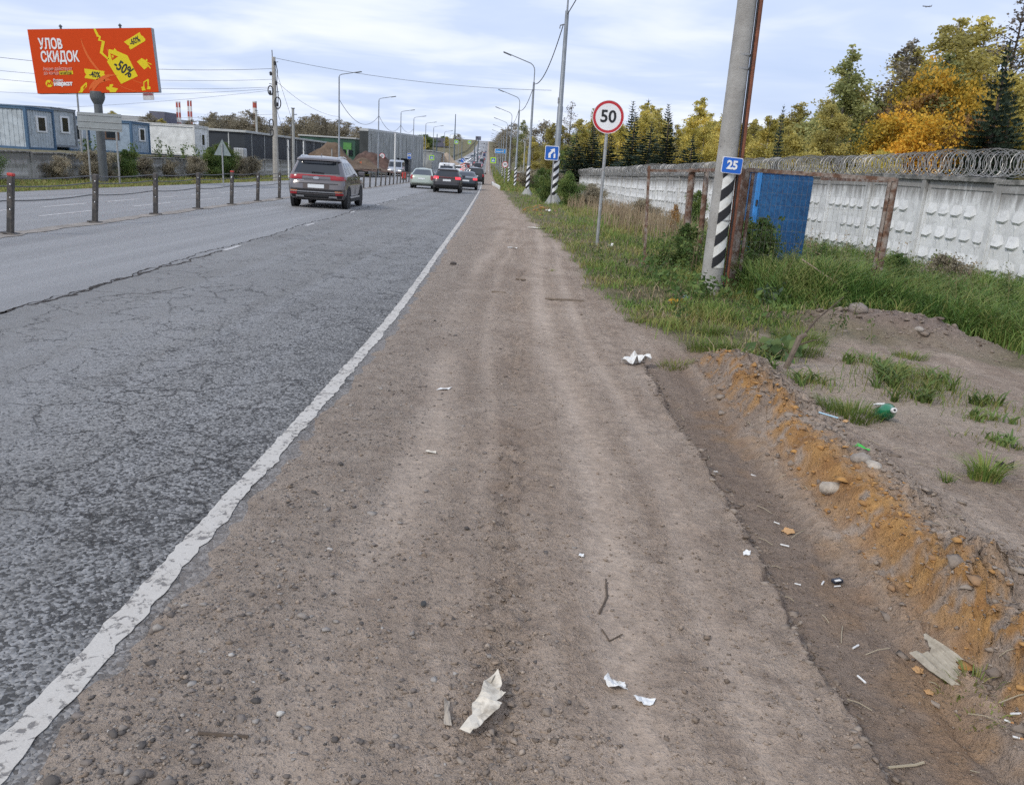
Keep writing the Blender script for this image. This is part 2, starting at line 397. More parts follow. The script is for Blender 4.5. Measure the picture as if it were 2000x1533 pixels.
# ------------------------------------------------------------------ ground
def ground_material():
    m = bpy.data.materials.new('bare_earth'); m.use_nodes = True
    t = NT(m.node_tree); t.n.clear()
    out = t.new('ShaderNodeOutputMaterial')
    p = t.new('ShaderNodeBsdfPrincipled', None, Roughness=.92); p.inputs['Specular IOR Level'].default_value = .22
    co = t.coord('Object')
    big = t.noise(co, .9, 5, .6, .3); mid = t.noise(co, 5.5, 5, .62, .2); m2 = t.noise(co, 19, 4, .65, .3); fine = t.noise(co, 55, 4, .7); grit = t.noise(co, 170, 2, .6)
    streak = t.noise(t.scalev(co, (5.5, .35, 1)), 1.0, 3, .6)
    soil = t.mix(t.ramp(big, .34, .66), (.280, .211, .159), (.372, .295, .231))
    soil = t.mix(t.math('MULTIPLY', t.ramp(streak, .42, .62), .40), soil, (.46, .375, .302))
    soil = t.mix(t.math('MULTIPLY', t.ramp(mid, .50, .66), .6), soil, (.215, .162, .124))
    grv = t.mix(t.ramp(mid, .35, .65), (.245, .196, .157), (.345, .287, .236))
    soil = t.mix(t.math('MULTIPLY', t.attr('grav'), .85), soil, grv)
    vp = t.new('ShaderNodeTexVoronoi', None, Vector=co, Scale=62.0, Randomness=1.0)
    peb = t.math('MULTIPLY', t.math('SUBTRACT', 1.0, t.ramp(vp.outputs['Distance'], .20, .40)), t.ramp(t.new('ShaderNodeSeparateColor', None, Color=vp.outputs['Color']).outputs[0], .55, .62))
    peb = t.math('MULTIPLY', peb, t.math('ADD', .25, t.math('MULTIPLY', t.attr('grav'), .75)))
    pc = t.mix(t.new('ShaderNodeSeparateColor', None, Color=vp.outputs['Color']).outputs[1], (.12, .11, .10), (.44, .40, .36))
    soil = t.mix(t.math('MULTIPLY', peb, .8), soil, pc)
    soil = t.mix(t.math('MULTIPLY', t.attr('pack'), .40), soil, (.432, .355, .287))
    soil = t.mix(t.math('MULTIPLY', t.attr('wet'), .58), soil, (.165, .118, .088))
    soil = t.mix(t.math('MULTIPLY', t.attr('sand'), .7), soil, (.395, .322, .25))
    soil = t.mix(t.math('MULTIPLY', t.attr('heap'), .8), soil, (.205, .160, .135))
    clayc = t.mix(t.ramp(mid, .35, .65), (.30, .150, .052), (.48, .265, .092))
    soil = t.mix(t.math('MULTIPLY', t.attr('clay'), .95), soil, clayc)
    vegc = t.mix(t.ramp(mid, .38, .62), (.105, .100, .045), (.18, .15, .09))
    soil = t.mix(t.attr('veg'), soil, vegc)
    g = t.math('ADD', t.math('MULTIPLY', t.ramp(m2, .32, .68), .34), t.math('ADD', t.math('MULTIPLY', t.ramp(fine, .28, .72), .30), t.math('MULTIPLY', t.ramp(grit, .3, .7), .18)))
    soil = t.mix(1.0, soil, t.new('ShaderNodeCombineColor', None, Red=t.math('ADD', g, .64), Green=t.math('ADD', g, .64), Blue=t.math('ADD', g, .64)).outputs[0], 'MULTIPLY')
    t.put(p.inputs['Base Color'], soil)
    h = t.math('ADD', t.math('MULTIPLY', fine, .62), t.math('ADD', t.math('MULTIPLY', grit, .22), t.math('ADD', t.math('MULTIPLY', m2, 1.0), t.math('MULTIPLY', peb, .28))))
    b = t.new('ShaderNodeBump', None, Strength=1.0, Distance=.034, Height=t.math('MULTIPLY', h, t.math('SUBTRACT', 1.0, t.math('MULTIPLY', t.attr('pack'), .6))))
    t.put(p.inputs['Normal'], b)
    t.l.new(p.outputs[0], out.inputs[0])
    return m

def grow(a, b, s0, k, smax=1e9):
    o = [a]; s = s0
    while o[-1] < b: o.append(o[-1] + s); s = min(s * k, smax)
    return o
def build_ground():
    ys = [-60, -30, -12, -5, -2, 0, .8] + grow(1.2, 10.5, .0125, 1.0082, .06)[0:] 
    ys += grow(ys[-1] + .07, 60, .075, 1.03)
    ys += grow(ys[-1] + 3, 4000, 4, 1.07)
    ue = list(np.arange(-.35, .6, .017)) + list(np.arange(.6, 2.2, .018)) + list(np.arange(2.2, 3.9, .0125)) + grow(3.9, 7.4, .022, 1.015)
    ue += grow(ue[-1] + .12, 16, .13, 1.06)
    ue += grow(ue[-1] + .9, 3500, 1, 1.16)
    lf = [-.6, -3, -6.5, -10, -13.5, -13.95, -14.4, -15, -16, -17, -18, -19.3, -19.45, -19.6, -19.8, -20.2, -21.5, -24, -28]
    lf += [-v for v in grow(34, 3500, 7, 1.16)]
    us = np.array(sorted(lf + ue)); ys = np.array(ys)
    U, Y = np.meshgrid(us, ys)
    X = U + XR(Y) * (1 - sstep(200, 900, np.abs(U)))
    fl = U < -13
    X = np.where(fl, np.where(U > -30, XL(Y) + (U + 13.95), X), X)
    z, mk = ground(X.ravel(), Y.ravel(), True, True)
    V = np.stack([X.ravel(), Y.ravel(), z], 1)
    nx = len(us); ny = len(ys)
    i = np.arange(nx * ny).reshape(ny, nx)
    F = np.stack([i[:-1, :-1], i[:-1, 1:], i[1:, 1:], i[1:, :-1]], -1).reshape(-1, 4)
    me = npmesh('ground', V, F, ground_material(), True, mk)
    o = inst('ground', me); tagp(o, 'bare brown earth shoulder and rough verges beside the road', None, None, 'structure')
build_ground()

# ------------------------------------------------------------------ road
def asphalt_material():
    m = bpy.data.materials.new('asphalt'); m.use_nodes = True
    t = NT(m.node_tree); t.n.clear()
    out = t.new('ShaderNodeOutputMaterial')
    p = t.new('ShaderNodeBsdfPrincipled', None, Roughness=.62); p.inputs['Specular IOR Level'].default_value = .3
    co = t.coord('Object')
    u = t.attr('u')                       # metres from the right edge line
    wob = t.math('MULTIPLY', t.math('SUBTRACT', t.noise(co, .8, 3), .5), 1.1)
    uw = t.math('ADD', u, wob)
    worn = t.math('MULTIPLY', t.ramp(uw, -3.2, -.1), t.math('SUBTRACT', 1.0, t.math('MULTIPLY', t.ramp(t.attr('v'), 6, 22), .8)))
    newer = t.math('LESS_THAN', t.math('ADD', u, t.math('MULTIPLY', wob, .12)), -3.56)
    big = t.noise(co, .5, 3, .6); med = t.noise(co, 2.6, 4, .6); pit = t.noise(co, 24, 4, .7, .6)
    streak = t.noise(t.scalev(co, (2.4, .05, 1)), 1.0, 4, .55)
    st = t.new('ShaderNodeTexVoronoi', None, Vector=co, Scale=78.0); sc3 = t.new('ShaderNodeSeparateColor', None, Color=st.outputs['Color'])
    base = t.mix(t.ramp(big, .35, .65), (.176, .171, .164), (.228, .223, .215))
    base = t.mix(t.math('MULTIPLY', t.ramp(streak, .42, .66), .5), base, (.262, .262, .264))
    base = t.mix(t.math('MULTIPLY', newer, .8), base, t.mix(t.ramp(streak, .35, .65), (.240, .239, .240), (.305, .304, .304)))
    # stones of the worn surface, each its own shade, with open gaps between them where the binder is gone
    shade = t.math('MULTIPLY', t.math('SUBTRACT', sc3.outputs[0], .45), 1.3)
    amp = t.math('ADD', .20, t.math('MULTIPLY', worn, .46)); amp = t.math('MULTIPLY', amp, t.math('SUBTRACT', 1.0, t.math('MULTIPLY', newer, .45)))
    k1 = t.math('ADD', 1.0, t.math('MULTIPLY', shade, amp))
    base = t.mix(1.0, base, t.new('ShaderNodeCombineColor', None, Red=k1, Green=k1, Blue=k1).outputs[0], 'MULTIPLY')
    thr = t.math('SUBTRACT', .675, t.math('MULTIPLY', worn, .165))
    loss = t.math('ADD', t.math('MULTIPLY', pit, .52), t.math('ADD', t.math('MULTIPLY', med, .22), t.math('MULTIPLY', sc3.outputs[1], .26)))
    hole = t.ramp(loss, thr, t.math('ADD', thr, .05))
    hole = t.math('MULTIPLY', hole, t.math('SUBTRACT', 1.0, t.math('MULTIPLY', newer, .75)))
    base = t.mix(t.math('MULTIPLY', hole, .82), base, (.035, .033, .031))
    # crocodile cracking
    wn = t.new('ShaderNodeTexNoise', None, Vector=co, Scale=5.0, Detail=5.0, Roughness=.65)
    ws_ = t.new('ShaderNodeVectorMath', {'operation': 'SCALE'}, i0=wn.outputs[1]); ws_.inputs['Scale'].default_value = .30
    wv = t.new('ShaderNodeVectorMath', {'operation': 'ADD'}, i0=co, i1=ws_.outputs[0]).outputs[0]
    def croc(scale, wd, lo, hi, nscale):
        vo = t.new('ShaderNodeTexVoronoi', {'feature': 'DISTANCE_TO_EDGE'}, Vector=wv, Scale=scale)
        return t.math('MULTIPLY', t.math('SUBTRACT', 1.0, t.ramp(vo.outputs[0], wd * .3, wd)), t.ramp(t.math('ADD', t.noise(co, nscale, 3, .6), t.math('MULTIPLY', t.ramp(uw, -4.2, -1.0), .05)), lo, hi))
    crk = t.math('MAXIMUM', croc(1.9, .022, .47, .58, .7), croc(5.0, .034, .54, .64, 1.0))
    crk = t.math('MULTIPLY', crk, t.math('SUBTRACT', 1.0, t.math('MULTIPLY', newer, .9)))
    crk = t.math('MULTIPLY', crk, t.ramp(pit, .36, .52))
    base = t.mix(t.math('MULTIPLY', crk, .85), base, (.028, .025, .023))
    dust = t.math('MULTIPLY', t.ramp(t.math('ADD', u, t.math('MULTIPLY', wob, .25)), -.02, .14), .8)
    base = t.mix(dust, base, (.25, .22, .195))
    t.put(p.inputs['Base Color'], base)
    t.put(p.inputs['Roughness'], t.math('ADD', .56, t.math('MULTIPLY', pit, .25)))
    h = t.math('SUBTRACT', t.math('MULTIPLY', sc3.outputs[0], .35), t.math('ADD', t.math('MULTIPLY', st.outputs['Distance'], .5), t.math('MULTIPLY', t.math('ADD', hole, crk), .8)))
    b = t.new('ShaderNodeBump', None, Strength=.8, Distance=.012, Height=h)
    t.put(p.inputs['Normal'], b)
    t.l.new(p.outputs[0], out.inputs[0])
    return m
RY = np.array([-40, -20, -8] + grow(-4, 60, .5, 1.01) + grow(66, 3200, 7, 1.05))
def ribbon(name, xa, xb, mat, dz, ys=RY, nu=2, kind='structure', label=None, jag=0.0, smooth=True):
    """sheet that follows the road between offsets xa(y) and xb(y)"""
    a = xa(ys); b = xb(ys)
    rng = np.random.default_rng(int(abs(hash(name)) % 1) + len(ys))
    if jag: a = a + rng.normal(0, jag, len(ys)); b = b + rng.normal(0, jag, len(ys))
    tt = np.linspace(0, 1, nu)
    X = a[:, None] * (1 - tt) + b[:, None] * tt
    Y = np.repeat(ys[:, None], nu, 1)
    Zv = ZR(Y) + dz
    V = np.stack([X, Y, Zv], -1).reshape(-1, 3)
    i = np.arange(len(ys) * nu).reshape(len(ys), nu)
    F = np.stack([i[:-1, :-1], i[:-1, 1:], i[1:, 1:], i[1:, :-1]], -1).reshape(-1, 4)
    me = npmesh(name, V, F, mat, smooth, dict(u=(X - XR(Y)).ravel(), v=Y.ravel()))
    o = inst(name, me); tagp(o, label, None, None, kind); return o
ASPH = asphalt_material()
ribbon('road', lambda y: XL(y), lambda y: XR(y) + .42, ASPH, 0.0, nu=60, label='worn grey asphalt road running to the hill')

def paint_material(name, col, wear):
    m = bpy.data.materials.new(name); m.use_nodes = True
    t = NT(m.node_tree); t.n.clear(); out = t.new('ShaderNodeOutputMaterial')
    p = t.new('ShaderNodeBsdfPrincipled', None, Roughness=.75)
    co = t.coord('Object'); a = t.noise(co, 30, 5, .65, .6); b = t.noise(co, 6, 5, .7, .5); g = t.noise(co, 160, 2, .6)
    f = t.ramp(t.math('ADD', t.math('MULTIPLY', a, .6), t.math('MULTIPLY', b, .4)), wear, wear + .05)
    c = t.mix(t.ramp(g, .3, .7), tuple(v * .86 for v in col), col)
    c = t.mix(t.math('MULTIPLY', t.ramp(b, .45, .7), .45), c, (.40, .36, .31))
    c = t.mix(t.math('MULTIPLY', f, .85), c, (.13, .12, .115))
    t.put(p.inputs['Base Color'], c)
    bu = t.new('ShaderNodeBump', None, Strength=.5, Distance=.006, Height=t.math('SUBTRACT', t.math('MULTIPLY', g, .4), f)); t.put(p.inputs['Normal'], bu)
    t.l.new(p.outputs[0], out.inputs[0]); return m
PAINT = paint_material('road_paint', (.54, .51, .465), .535)
PAINT2 = paint_material('old_road_paint', (.55, .54, .53), .52)
LY = np.array(grow(-3, 14, .025, 1.003) + grow(14.2, 60, .15, 1.02) + grow(62, 1500, 4, 1.05))
_r = np.random.default_rng(4)
def lj(y, s, seed): return s * (fbm(y * 0 + .3, y, 2.2, 3, seed) * .7 + fbm(y * 0, y, 11, 3, seed + 5, .7) * .8) + np.random.default_rng(seed).normal(0, .0032, len(y)) * (y < 12)
ribbon('edge_line', lambda y: XR(y) - .052 + lj(y, .010, 61) * (y < 30), lambda y: XR(y) + .045 + lj(y, .022, 62) * (y < 30), PAINT, .004, LY, 2, label='worn white edge line painted along the road')
def dash(name, off, y0, y1, wd, seg, gap, lab):
    V = []; F = []
    y = y0
    while y < y1:
        yy = np.linspace(y, y + seg, 5)
        for q in yy:
            xo = off(q); zz_ = float(ZR(q)) + .004
            V += [(xo - wd / 2, q, zz_), (xo + wd / 2, q, zz_)]
        n = len(V) - 10
        F += [(n + 2 * k, n + 2 * k + 1, n + 2 * k + 3, n + 2 * k + 2) for k in range(4)]
        y += seg + gap
    me = npmesh(name, np.array(V), np.array(F), PAINT2); o = inst(name, me); tagp(o, lab, None, None, 'structure')
dash('lane_marking', lambda y: float(XM(y)) - 2.85, 10, 260, .13, 2.2, 1.1, 'dashed white lane marking on the far carriageway')
dash('lane_marking', lambda y: float(XM(y)) - 1.55, 12.8, 30, .11, 2.6, 2.0, 'faint dashed white marking nearer the cable barrier')
dash('lane_marking', lambda y: float(XR(y)) - 3.48, 13.3, 60, .09, .9, 5.0, 'scraps of worn white marking beside the long crack')
DUSTY = pmat('dusty_concrete', (.30, .27, .24), .9, var=.25, vscale=5, bump=.5, bscale=30, dirt=(.17, .15, .13), dirtamt=.8, dscale=2.5)
ribbon('median_strip', lambda y: XM(y) - .16 + lj(y, .12, 71), lambda y: XM(y) + .2 + lj(y, .16, 72), DUSTY, .008, np.array(grow(4, 120, .3, 1.01)), 2, label='dusty concrete strip under the cable barrier')

CRACK = pmat('crack_fill', (.035, .028, .024), .95, var=.4, vscale=20)
def crack(pts, w0, seed, lab, branch=0):
    rng = random.Random(seed); P = []
    for (x0, y0), (x1, y1) in zip(pts, pts[1:]):
        n = max(2, int(math.hypot(x1 - x0, y1 - y0) / .07))
        for k in range(n):
            q = k / n; P.append((x0 + (x1 - x0) * q, y0 + (y1 - y0) * q))
    P.append(pts[-1]); V = []; F = []; off = 0
    for k, (x, y) in enumerate(P):
        off = off * .86 + rng.gauss(0, .022)
        a = P[max(0, k - 1)]; b = P[min(len(P) - 1, k + 1)]
        tx, ty = b[0] - a[0], b[1] - a[1]; L = math.hypot(tx, ty) or 1; nx_, ny_ = -ty / L, tx / L
        wd = w0 * (.25 + 1.1 * rng.random() ** 1.6) * min(1, k / 4 + .2, (len(P) - 1 - k) / 4 + .1)
        z = float(ZR(y)) + .004
        V += [(x + nx_ * (off - wd), y + ny_ * (off - wd), z), (x + nx_ * (off + wd), y + ny_ * (off + wd), z)]
        if k: F.append((2 * k - 2, 2 * k - 1, 2 * k + 1, 2 * k))
    bm = npmesh('road_crack', np.array(V), np.array(F), CRACK)
    o = inst('road_crack', bm); tagp(o, lab, None, None, 'structure')
def seam(y): return float(XR(y)) - 3.58
crack([(seam(y) + .05 * math.sin(y * .9), y) for y in np.linspace(3, 20, 30)] + [(seam(y), y) for y in np.linspace(20.5, 48, 30)], .016, 1, 'long dark crack along the seam between the two lanes')
crack([(seam(y) + .06, y) for y in np.linspace(6.5, 13.5, 30)], .026, 31, 'wide crumbled stretch of the long seam crack')
for k, (pts, lab) in enumerate([([(-4.6, 8.3), (-4.35, 8.75), (-4.15, 8.8), (-3.9, 9.6)], 'thin crack branching off the seam crack at left'), ([(-2.6, 2.9), (-2.42, 3.05), (-2.3, 3.3), (-2.02, 3.28)], 'short jagged crack in the near lane at the left picture edge')]):
    crack(pts, .008, 40 + k, lab)

# ------------------------------------------------------------------ loose pebbles, clods
ICO = None
def ico_pts(sub=1):
    bm = bmesh.new(); bmesh.ops.create_icosphere(bm, subdivisions=sub, radius=1)
    V = np.array([v.co[:] for v in bm.verts]); F = np.array([[v.index for v in f.verts] for f in bm.faces]); bm.free(); return V, F
IV, IF = ico_pts(1)
def rocks(name, X, Y, S, mat, tone, seed, lab, sink=.25, flat=.7, jit=.28, kind='stuff'):
    rng = np.random.default_rng(seed); n = len(X)
    Z = ground(X, Y)
    V = IV[None] * (1 + rng.normal(0, jit, (n, len(IV), 1)).clip(-.5, .6))
    sc = np.stack([rng.uniform(.7, 1.3, n), rng.uniform(.7, 1.3, n), rng.uniform(.5, 1.0, n) * flat], 1)
    a = rng.uniform(0, 2 * PI, n); ca, sa = np.cos(a), np.sin(a)
    V = V * sc[:, None, :] * S[:, None, None]
    x = V[..., 0] * ca[:, None] - V[..., 1] * sa[:, None]; y = V[..., 0] * sa[:, None] + V[..., 1] * ca[:, None]
    V = np.stack([x + X[:, None], y + Y[:, None], V[..., 2] + (Z + S * sc[:, 2] * (1 - 2 * sink) * .8)[:, None]], -1)
    F = (IF[None] + (np.arange(n) * len(IV))[:, None, None]).reshape(-1, 3)
    me = npmesh(name, V.reshape(-1, 3), F, mat, False, dict(tone=np.repeat(tone, len(IV))))
    o = inst(name, me); tagp(o, lab, None, None, kind); return o
def tonemat(name, cols, rough=.9, bump=.4, bscale=60):
    m = bpy.data.materials.new(name); m.use_nodes = True
    t = NT(m.node_tree); t.n.clear(); out = t.new('ShaderNodeOutputMaterial')
    p = t.new('ShaderNodeBsdfPrincipled', None, Roughness=rough); p.inputs['Specular IOR Level'].default_value = .25
    tone = t.attr('tone'); c = cols[0]
    for k in range(1, len(cols)): c = t.mix(t.ramp(tone, (k - 1) / (len(cols) - 1), k / (len(cols) - 1)), c, cols[k])
    nz = t.noise(t.coord('Object'), 45, 4, .65)
    c = t.mix(t.math('MULTIPLY', t.ramp(nz, .35, .7), .45), c, (.13, .11, .09))
    t.put(p.inputs['Base Color'], c)
    t.put(p.inputs['Normal'], t.new('ShaderNodeBump', None, Strength=bump, Distance=.01, Height=t.noise(t.coord('Object'), bscale, 4, .6)))
    t.l.new(p.outputs[0], out.inputs[0]); return m
rg = np.random.default_rng(11)
def near_y(n, a, b): return 1 / rg.uniform(1 / b, 1 / a, n)
n = 3400
Y = near_y(n, 1.5, 22); X = XR(Y) + .1 + np.abs(rg.normal(0, .55, n))
S = np.clip(rg.lognormal(-5.35, .5, n), .002, .02)
PEB = tonemat('pebble', [(.06, .055, .052), (.20, .17, .15), (.27, .235, .205), (.34, .31, .28), (.52, .49, .45)])
rocks('pebbles', X, Y, S, PEB, np.clip(rg.beta(1.3, 2.6, n), 0, 1), 3, 'loose gravel and pebbles strewn along the asphalt edge', .32, .7, .36)
CRU = tonemat('crumb_earth', [(.17, .13, .098), (.265, .203, .152), (.355, .28, .218), (.43, .355, .285)])
OV = np.array([(1, 0, 0), (-1, 0, 0), (0, 1, 0), (0, -1, 0), (0, 0, 1), (0, 0, -1.0)]); OF = np.array([(0, 2, 4), (2, 1, 4), (1, 3, 4), (3, 0, 4), (2, 0, 5), (1, 2, 5), (3, 1, 5), (0, 3, 5)])
n = 46000
Y = near_y(n, 1.5, 11); X = rg.uniform(-1.1, 3.7, n)
_, mk = ground(X, Y, True, True)
k = (rg.uniform(0, 1, n) < (1 - .8 * mk['pack']) * (.35 + .65 * sstep(-.3, .3, fbm(X, Y, 1.6, 3, 101)))) & (X > XR(Y) + .12) & (mk['veg'] < .5)
X, Y = X[k], Y[k]; n = len(X); S = np.clip(rg.lognormal(-5.75, .5, n), .0015, .014)
tone = np.clip(rg.normal(.42, .28, n) - .25 * mk['wet'][k], 0, 1)
IV, IF = OV, OF
rocks('earth_crumbs', X, Y, S, CRU, tone, 5, 'small crumbs of earth over the bare ground', .25, .8, .35)
IV, IF = ico_pts(1)
CLOD = tonemat('clod_earth', [(.15, .115, .09), (.24, .19, .15), (.34, .28, .225), (.34, .17, .055), (.52, .28, .09)], .95, .7, 35)
n = 2600
Y = rg.uniform(1.6, 7.3, n); X = 1.93 + .06 * fbm(Y * 0, Y, .8, 3, 35) + rg.normal(.0, .17, n)
S = np.clip(rg.lognormal(-4.75, .55, n), .004, .034)
_, mk = ground(X, Y, True, True)
tone = np.where(mk['clay'] + rg.normal(0, .18, n) > .5, rg.uniform(.66, .98, n), rg.uniform(.1, .55, n))
rocks('clods', X, Y, S, CLOD, tone, 7, 'churned clods of brown earth and orange clay along the rut', .45, .6, .5)
n = 800
Y = rg.uniform(1.4, 7.1, n); X = 1.12 + .05 * fbm(Y * 0, Y, 1.1, 4, 31) + rg.normal(.03, .035, n); S = np.clip(rg.lognormal(-4.7, .45, n), .004, .024)
rocks('rut_crumbs', X, Y, S, CLOD, rg.uniform(0, .5, n), 8, 'broken crust crumbling along the rut edge', .35, .5, .3)
n = 700
X = rg.normal(4.5, .8, n); Y = 9.5 - .25 * (X - 4.5) + rg.normal(0, .4, n); S = np.clip(rg.lognormal(-4.2, .55, n), .006, .06)
rocks('heap_clods', X, Y, S, CLOD, rg.uniform(0, .45, n), 9, 'clods lying on the heap of spoil', .4, .7, .3)
n = 1100
Y = near_y(n, 1.6, 8); X = rg.normal(-.02, .10, n) + .03 * np.sin(Y); S = np.clip(rg.lognormal(-5.35, .5, n), .002, .014)
rocks('track_clods', X, Y, S, CLOD, np.clip(rg.normal(.3, .15, n), 0, .55), 12, 'damp clods churned up along the middle tyre track', .46, .5, .5)
n = 700
Y = near_y(n, 1.6, 9); X = rg.uniform(-1.0, 1.1, n); S = np.clip(rg.lognormal(-5.5, .5, n), .002, .012)
rocks('shoulder_clods', X, Y, S, CLOD, np.clip(rg.normal(.3, .16, n), 0, .55), 13, 'small flat clods scattered over the shoulder', .46, .45, .5)
n = 160
X = rg.normal(.75, .3, n); Y = rg.normal(35, 1.4, n); S = np.clip(rg.lognormal(-3.2, .5, n), .02, .12)
rocks('clay_clods', X, Y, S, CLOD, rg.uniform(.55, 1, n), 10, 'orange clay clods dug up beside the striped pole base', .4, .7, .3)

def one_rock(x, y, s, col, lab, seed, name='stone', cat='stone', sub=2, flat=.7):
    rng = np.random.default_rng(seed); V, F = ico_pts(sub)
    V = V * (1 + .35 * (fbm(V[:, 0] + seed, V[:, 1] + V[:, 2], 1.6, 3, seed))[:, None]) * np.array([1.15, .9, flat]) * s
    me = npmesh(name, V, F, pmat('stone_%d' % seed, col, .85, var=.3, vscale=25, bump=.5, bscale=60), True)
    o = inst(name, me, None, (x, y, g1(x, y) + s * flat * .45), (0, 0, seed)); tagp(o, lab, cat); return o
one_rock(1.70, 3.88, .055, (.38, .33, .27), 'pale rounded stone sitting in the orange clay rut bank', 3)
one_rock(1.93, 3.96, .045, (.42, .37, .31), 'light round pebble on top of the clay bank, right of the larger stone', 5)
one_rock(1.90, 4.06, .05, (.30, .26, .22), 'brown grey stone behind the light round pebble on the bank', 6)
one_rock(2.92, 4.2, .035, (.45, .36, .27), 'small tan stone on bare ground near the black rag', 7)
one_rock(4.1, 9.55, .12, (.24, .2, .17), 'grey boulder crowning the left side of the spoil heap', 8)
one_rock(4.62, 9.05, .05, (.33, .29, .25), 'small grey stone on the front of the spoil heap', 12)
one_rock(-1.1, 13.15, .05, (.06, .05, .045), 'dark clod lying near the edge line on the shoulder', 9, 'clod', 'clod')
one_rock(-.62, 1.98, .011, (.55, .52, .47), 'white pebble nearest the camera beside the edge line', 10)
one_rock(-.28, 2.62, .013, (.06, .06, .06), 'small black pebble left of the tyre tread marks', 14)

# ------------------------------------------------------------------ white concrete wall on the right
WHITEC = None
def wall_material(name, col, stain, amt, top):
    m = bpy.data.materials.new(name); m.use_nodes = True
    t = NT(m.node_tree); t.n.clear(); out = t.new('ShaderNodeOutputMaterial')
    p = t.new('ShaderNodeBsdfPrincipled', None, Roughness=.85); p.inputs['Specular IOR Level'].default_value = .25
    co = t.coord('Object'); s = t.new('ShaderNodeSeparateXYZ', None, Vector=co)
    oi = t.new('ShaderNodeObjectInfo').outputs['Random']
    cs = t.new('ShaderNodeVectorMath', {'operation': 'ADD'}, i0=co, i1=t.new('ShaderNodeCombineXYZ', None, X=t.math('MULTIPLY', oi, 31.0), Y=0.0, Z=0.0).outputs[0]).outputs[0]
    run = t.noise(t.scalev(cs, (7, 7, .8)), 1.0, 5, .65, .3)
    patch = t.noise(cs, 2.2, 5, .62, .3); fine = t.noise(cs, 38, 3, .6)
    c = t.mix(t.ramp(patch, .35, .7), col, tuple(v * .80 for v in col))
    pv = t.math('ADD', .86, t.math('MULTIPLY', oi, .18)); c = t.mix(1.0, c, t.new('ShaderNodeCombineColor', None, Red=pv, Green=pv, Blue=pv).outputs[0], 'MULTIPLY')
    hz = t.ramp(s.outputs[2], top - .75, top - .12)                      # grime runs from under the coping
    f = t.ramp(t.math('ADD', t.math('MULTIPLY', run, .78), t.math('MULTIPLY', hz, .44)), .58, .80)
    c = t.mix(t.math('MULTIPLY', f, amt), c, stain)
    blot = t.noise(cs, 5.5, 5, .7, .5); c = t.mix(t.math('MULTIPLY', t.ramp(blot, .52, .68), .55), c, tuple(v * .52 for v in col))
    lo = t.math('SUBTRACT', 1.0, t.ramp(s.outputs[2], .05, .7))
    c = t.mix(t.math('MULTIPLY', t.math('MULTIPLY', lo, t.ramp(patch, .3, .6)), .5), c, (.32, .30, .25))
    c = t.mix(t.math('MULTIPLY', t.ramp(fine, .58, .75), .25), c, (.35, .33, .29))
    t.put(p.inputs['Base Color'], c)
    t.put(p.inputs['Normal'], t.new('ShaderNodeBump', None, Strength=.35, Distance=.01, Height=fine))
    t.l.new(p.outputs[0], out.inputs[0]); return m
WHITEC = wall_material('whitewashed_concrete', (.78, .78, .76), (.20, .19, .175), .85, 2.35)
COPING = pmat('weathered_coping', (.27, .26, .24), .9, var=.35, vscale=5, bump=.5, bscale=30, dirt=(.10, .10, .09), dirtamt=.8, dscale=4)
PH = 2.38; PWD = 2.4
def wall_panel(seed):
    b = MB(); wd = PWD - .14; jr = random.Random(seed)
    b.box((0, .05, PH / 2), (wd, .10, PH))
    for r_, z0 in enumerate((1.62, 1.10, .58)):
        for k in range(5):
            x = (k - 2) * wd / 5.15
            if jr.random() < .05: continue
            x += jr.uniform(-.02, .02); pr = jr.uniform(.045, .075); c_ = jr.uniform(-.02, .02)
            V = [(x - .13, 0, z0 + .24), (x + .13, 0, z0 + .24), (x - .10 + c_, -pr, z0 + .01), (x + .10, -pr, z0 - c_ * .5),
                 (x - .085, 0, z0 - .05), (x + .085, 0, z0 - .05), (x - .20, 0, z0 + .06), (x + .20, 0, z0 + .06), (x, -.022, z0 - .12), (x, 0, z0 - .30)]
            b.add(V, [(0, 2, 3, 1), (2, 4, 5, 3), (0, 6, 2), (6, 4, 2), (1, 3, 7), (3, 5, 7), (4, 8, 5), (4, 9, 8), (5, 8, 9)])
    for s_ in (-1, 1):
        b.box((s_ * (wd / 2 - .05), -.012, PH / 2), (.10, .03, PH - .02))
    b.box((0, -.010, PH - .10), (wd - .2, .026, .16))
    return b.mesh('panel', WHITEC)
def cap_mesh(): return MB().bbox((0, .03, .05), (PWD, .24, .11), .015).mesh('coping', COPING)
def post_mesh(): return MB().bbox((0, .03, PH / 2 - .02), (.15, .2, PH + .02), .012).mesh('post', WHITEC)
def bracket_mesh():
    return MB().path([(0, .03, .08), (-.02, -.16, .52)], .016, 5).path([(0, .03, .08), (.02, .22, .52)], .016, 5).mesh('bracket', pmat('rusty_bracket', (.08, .055, .045), .8))
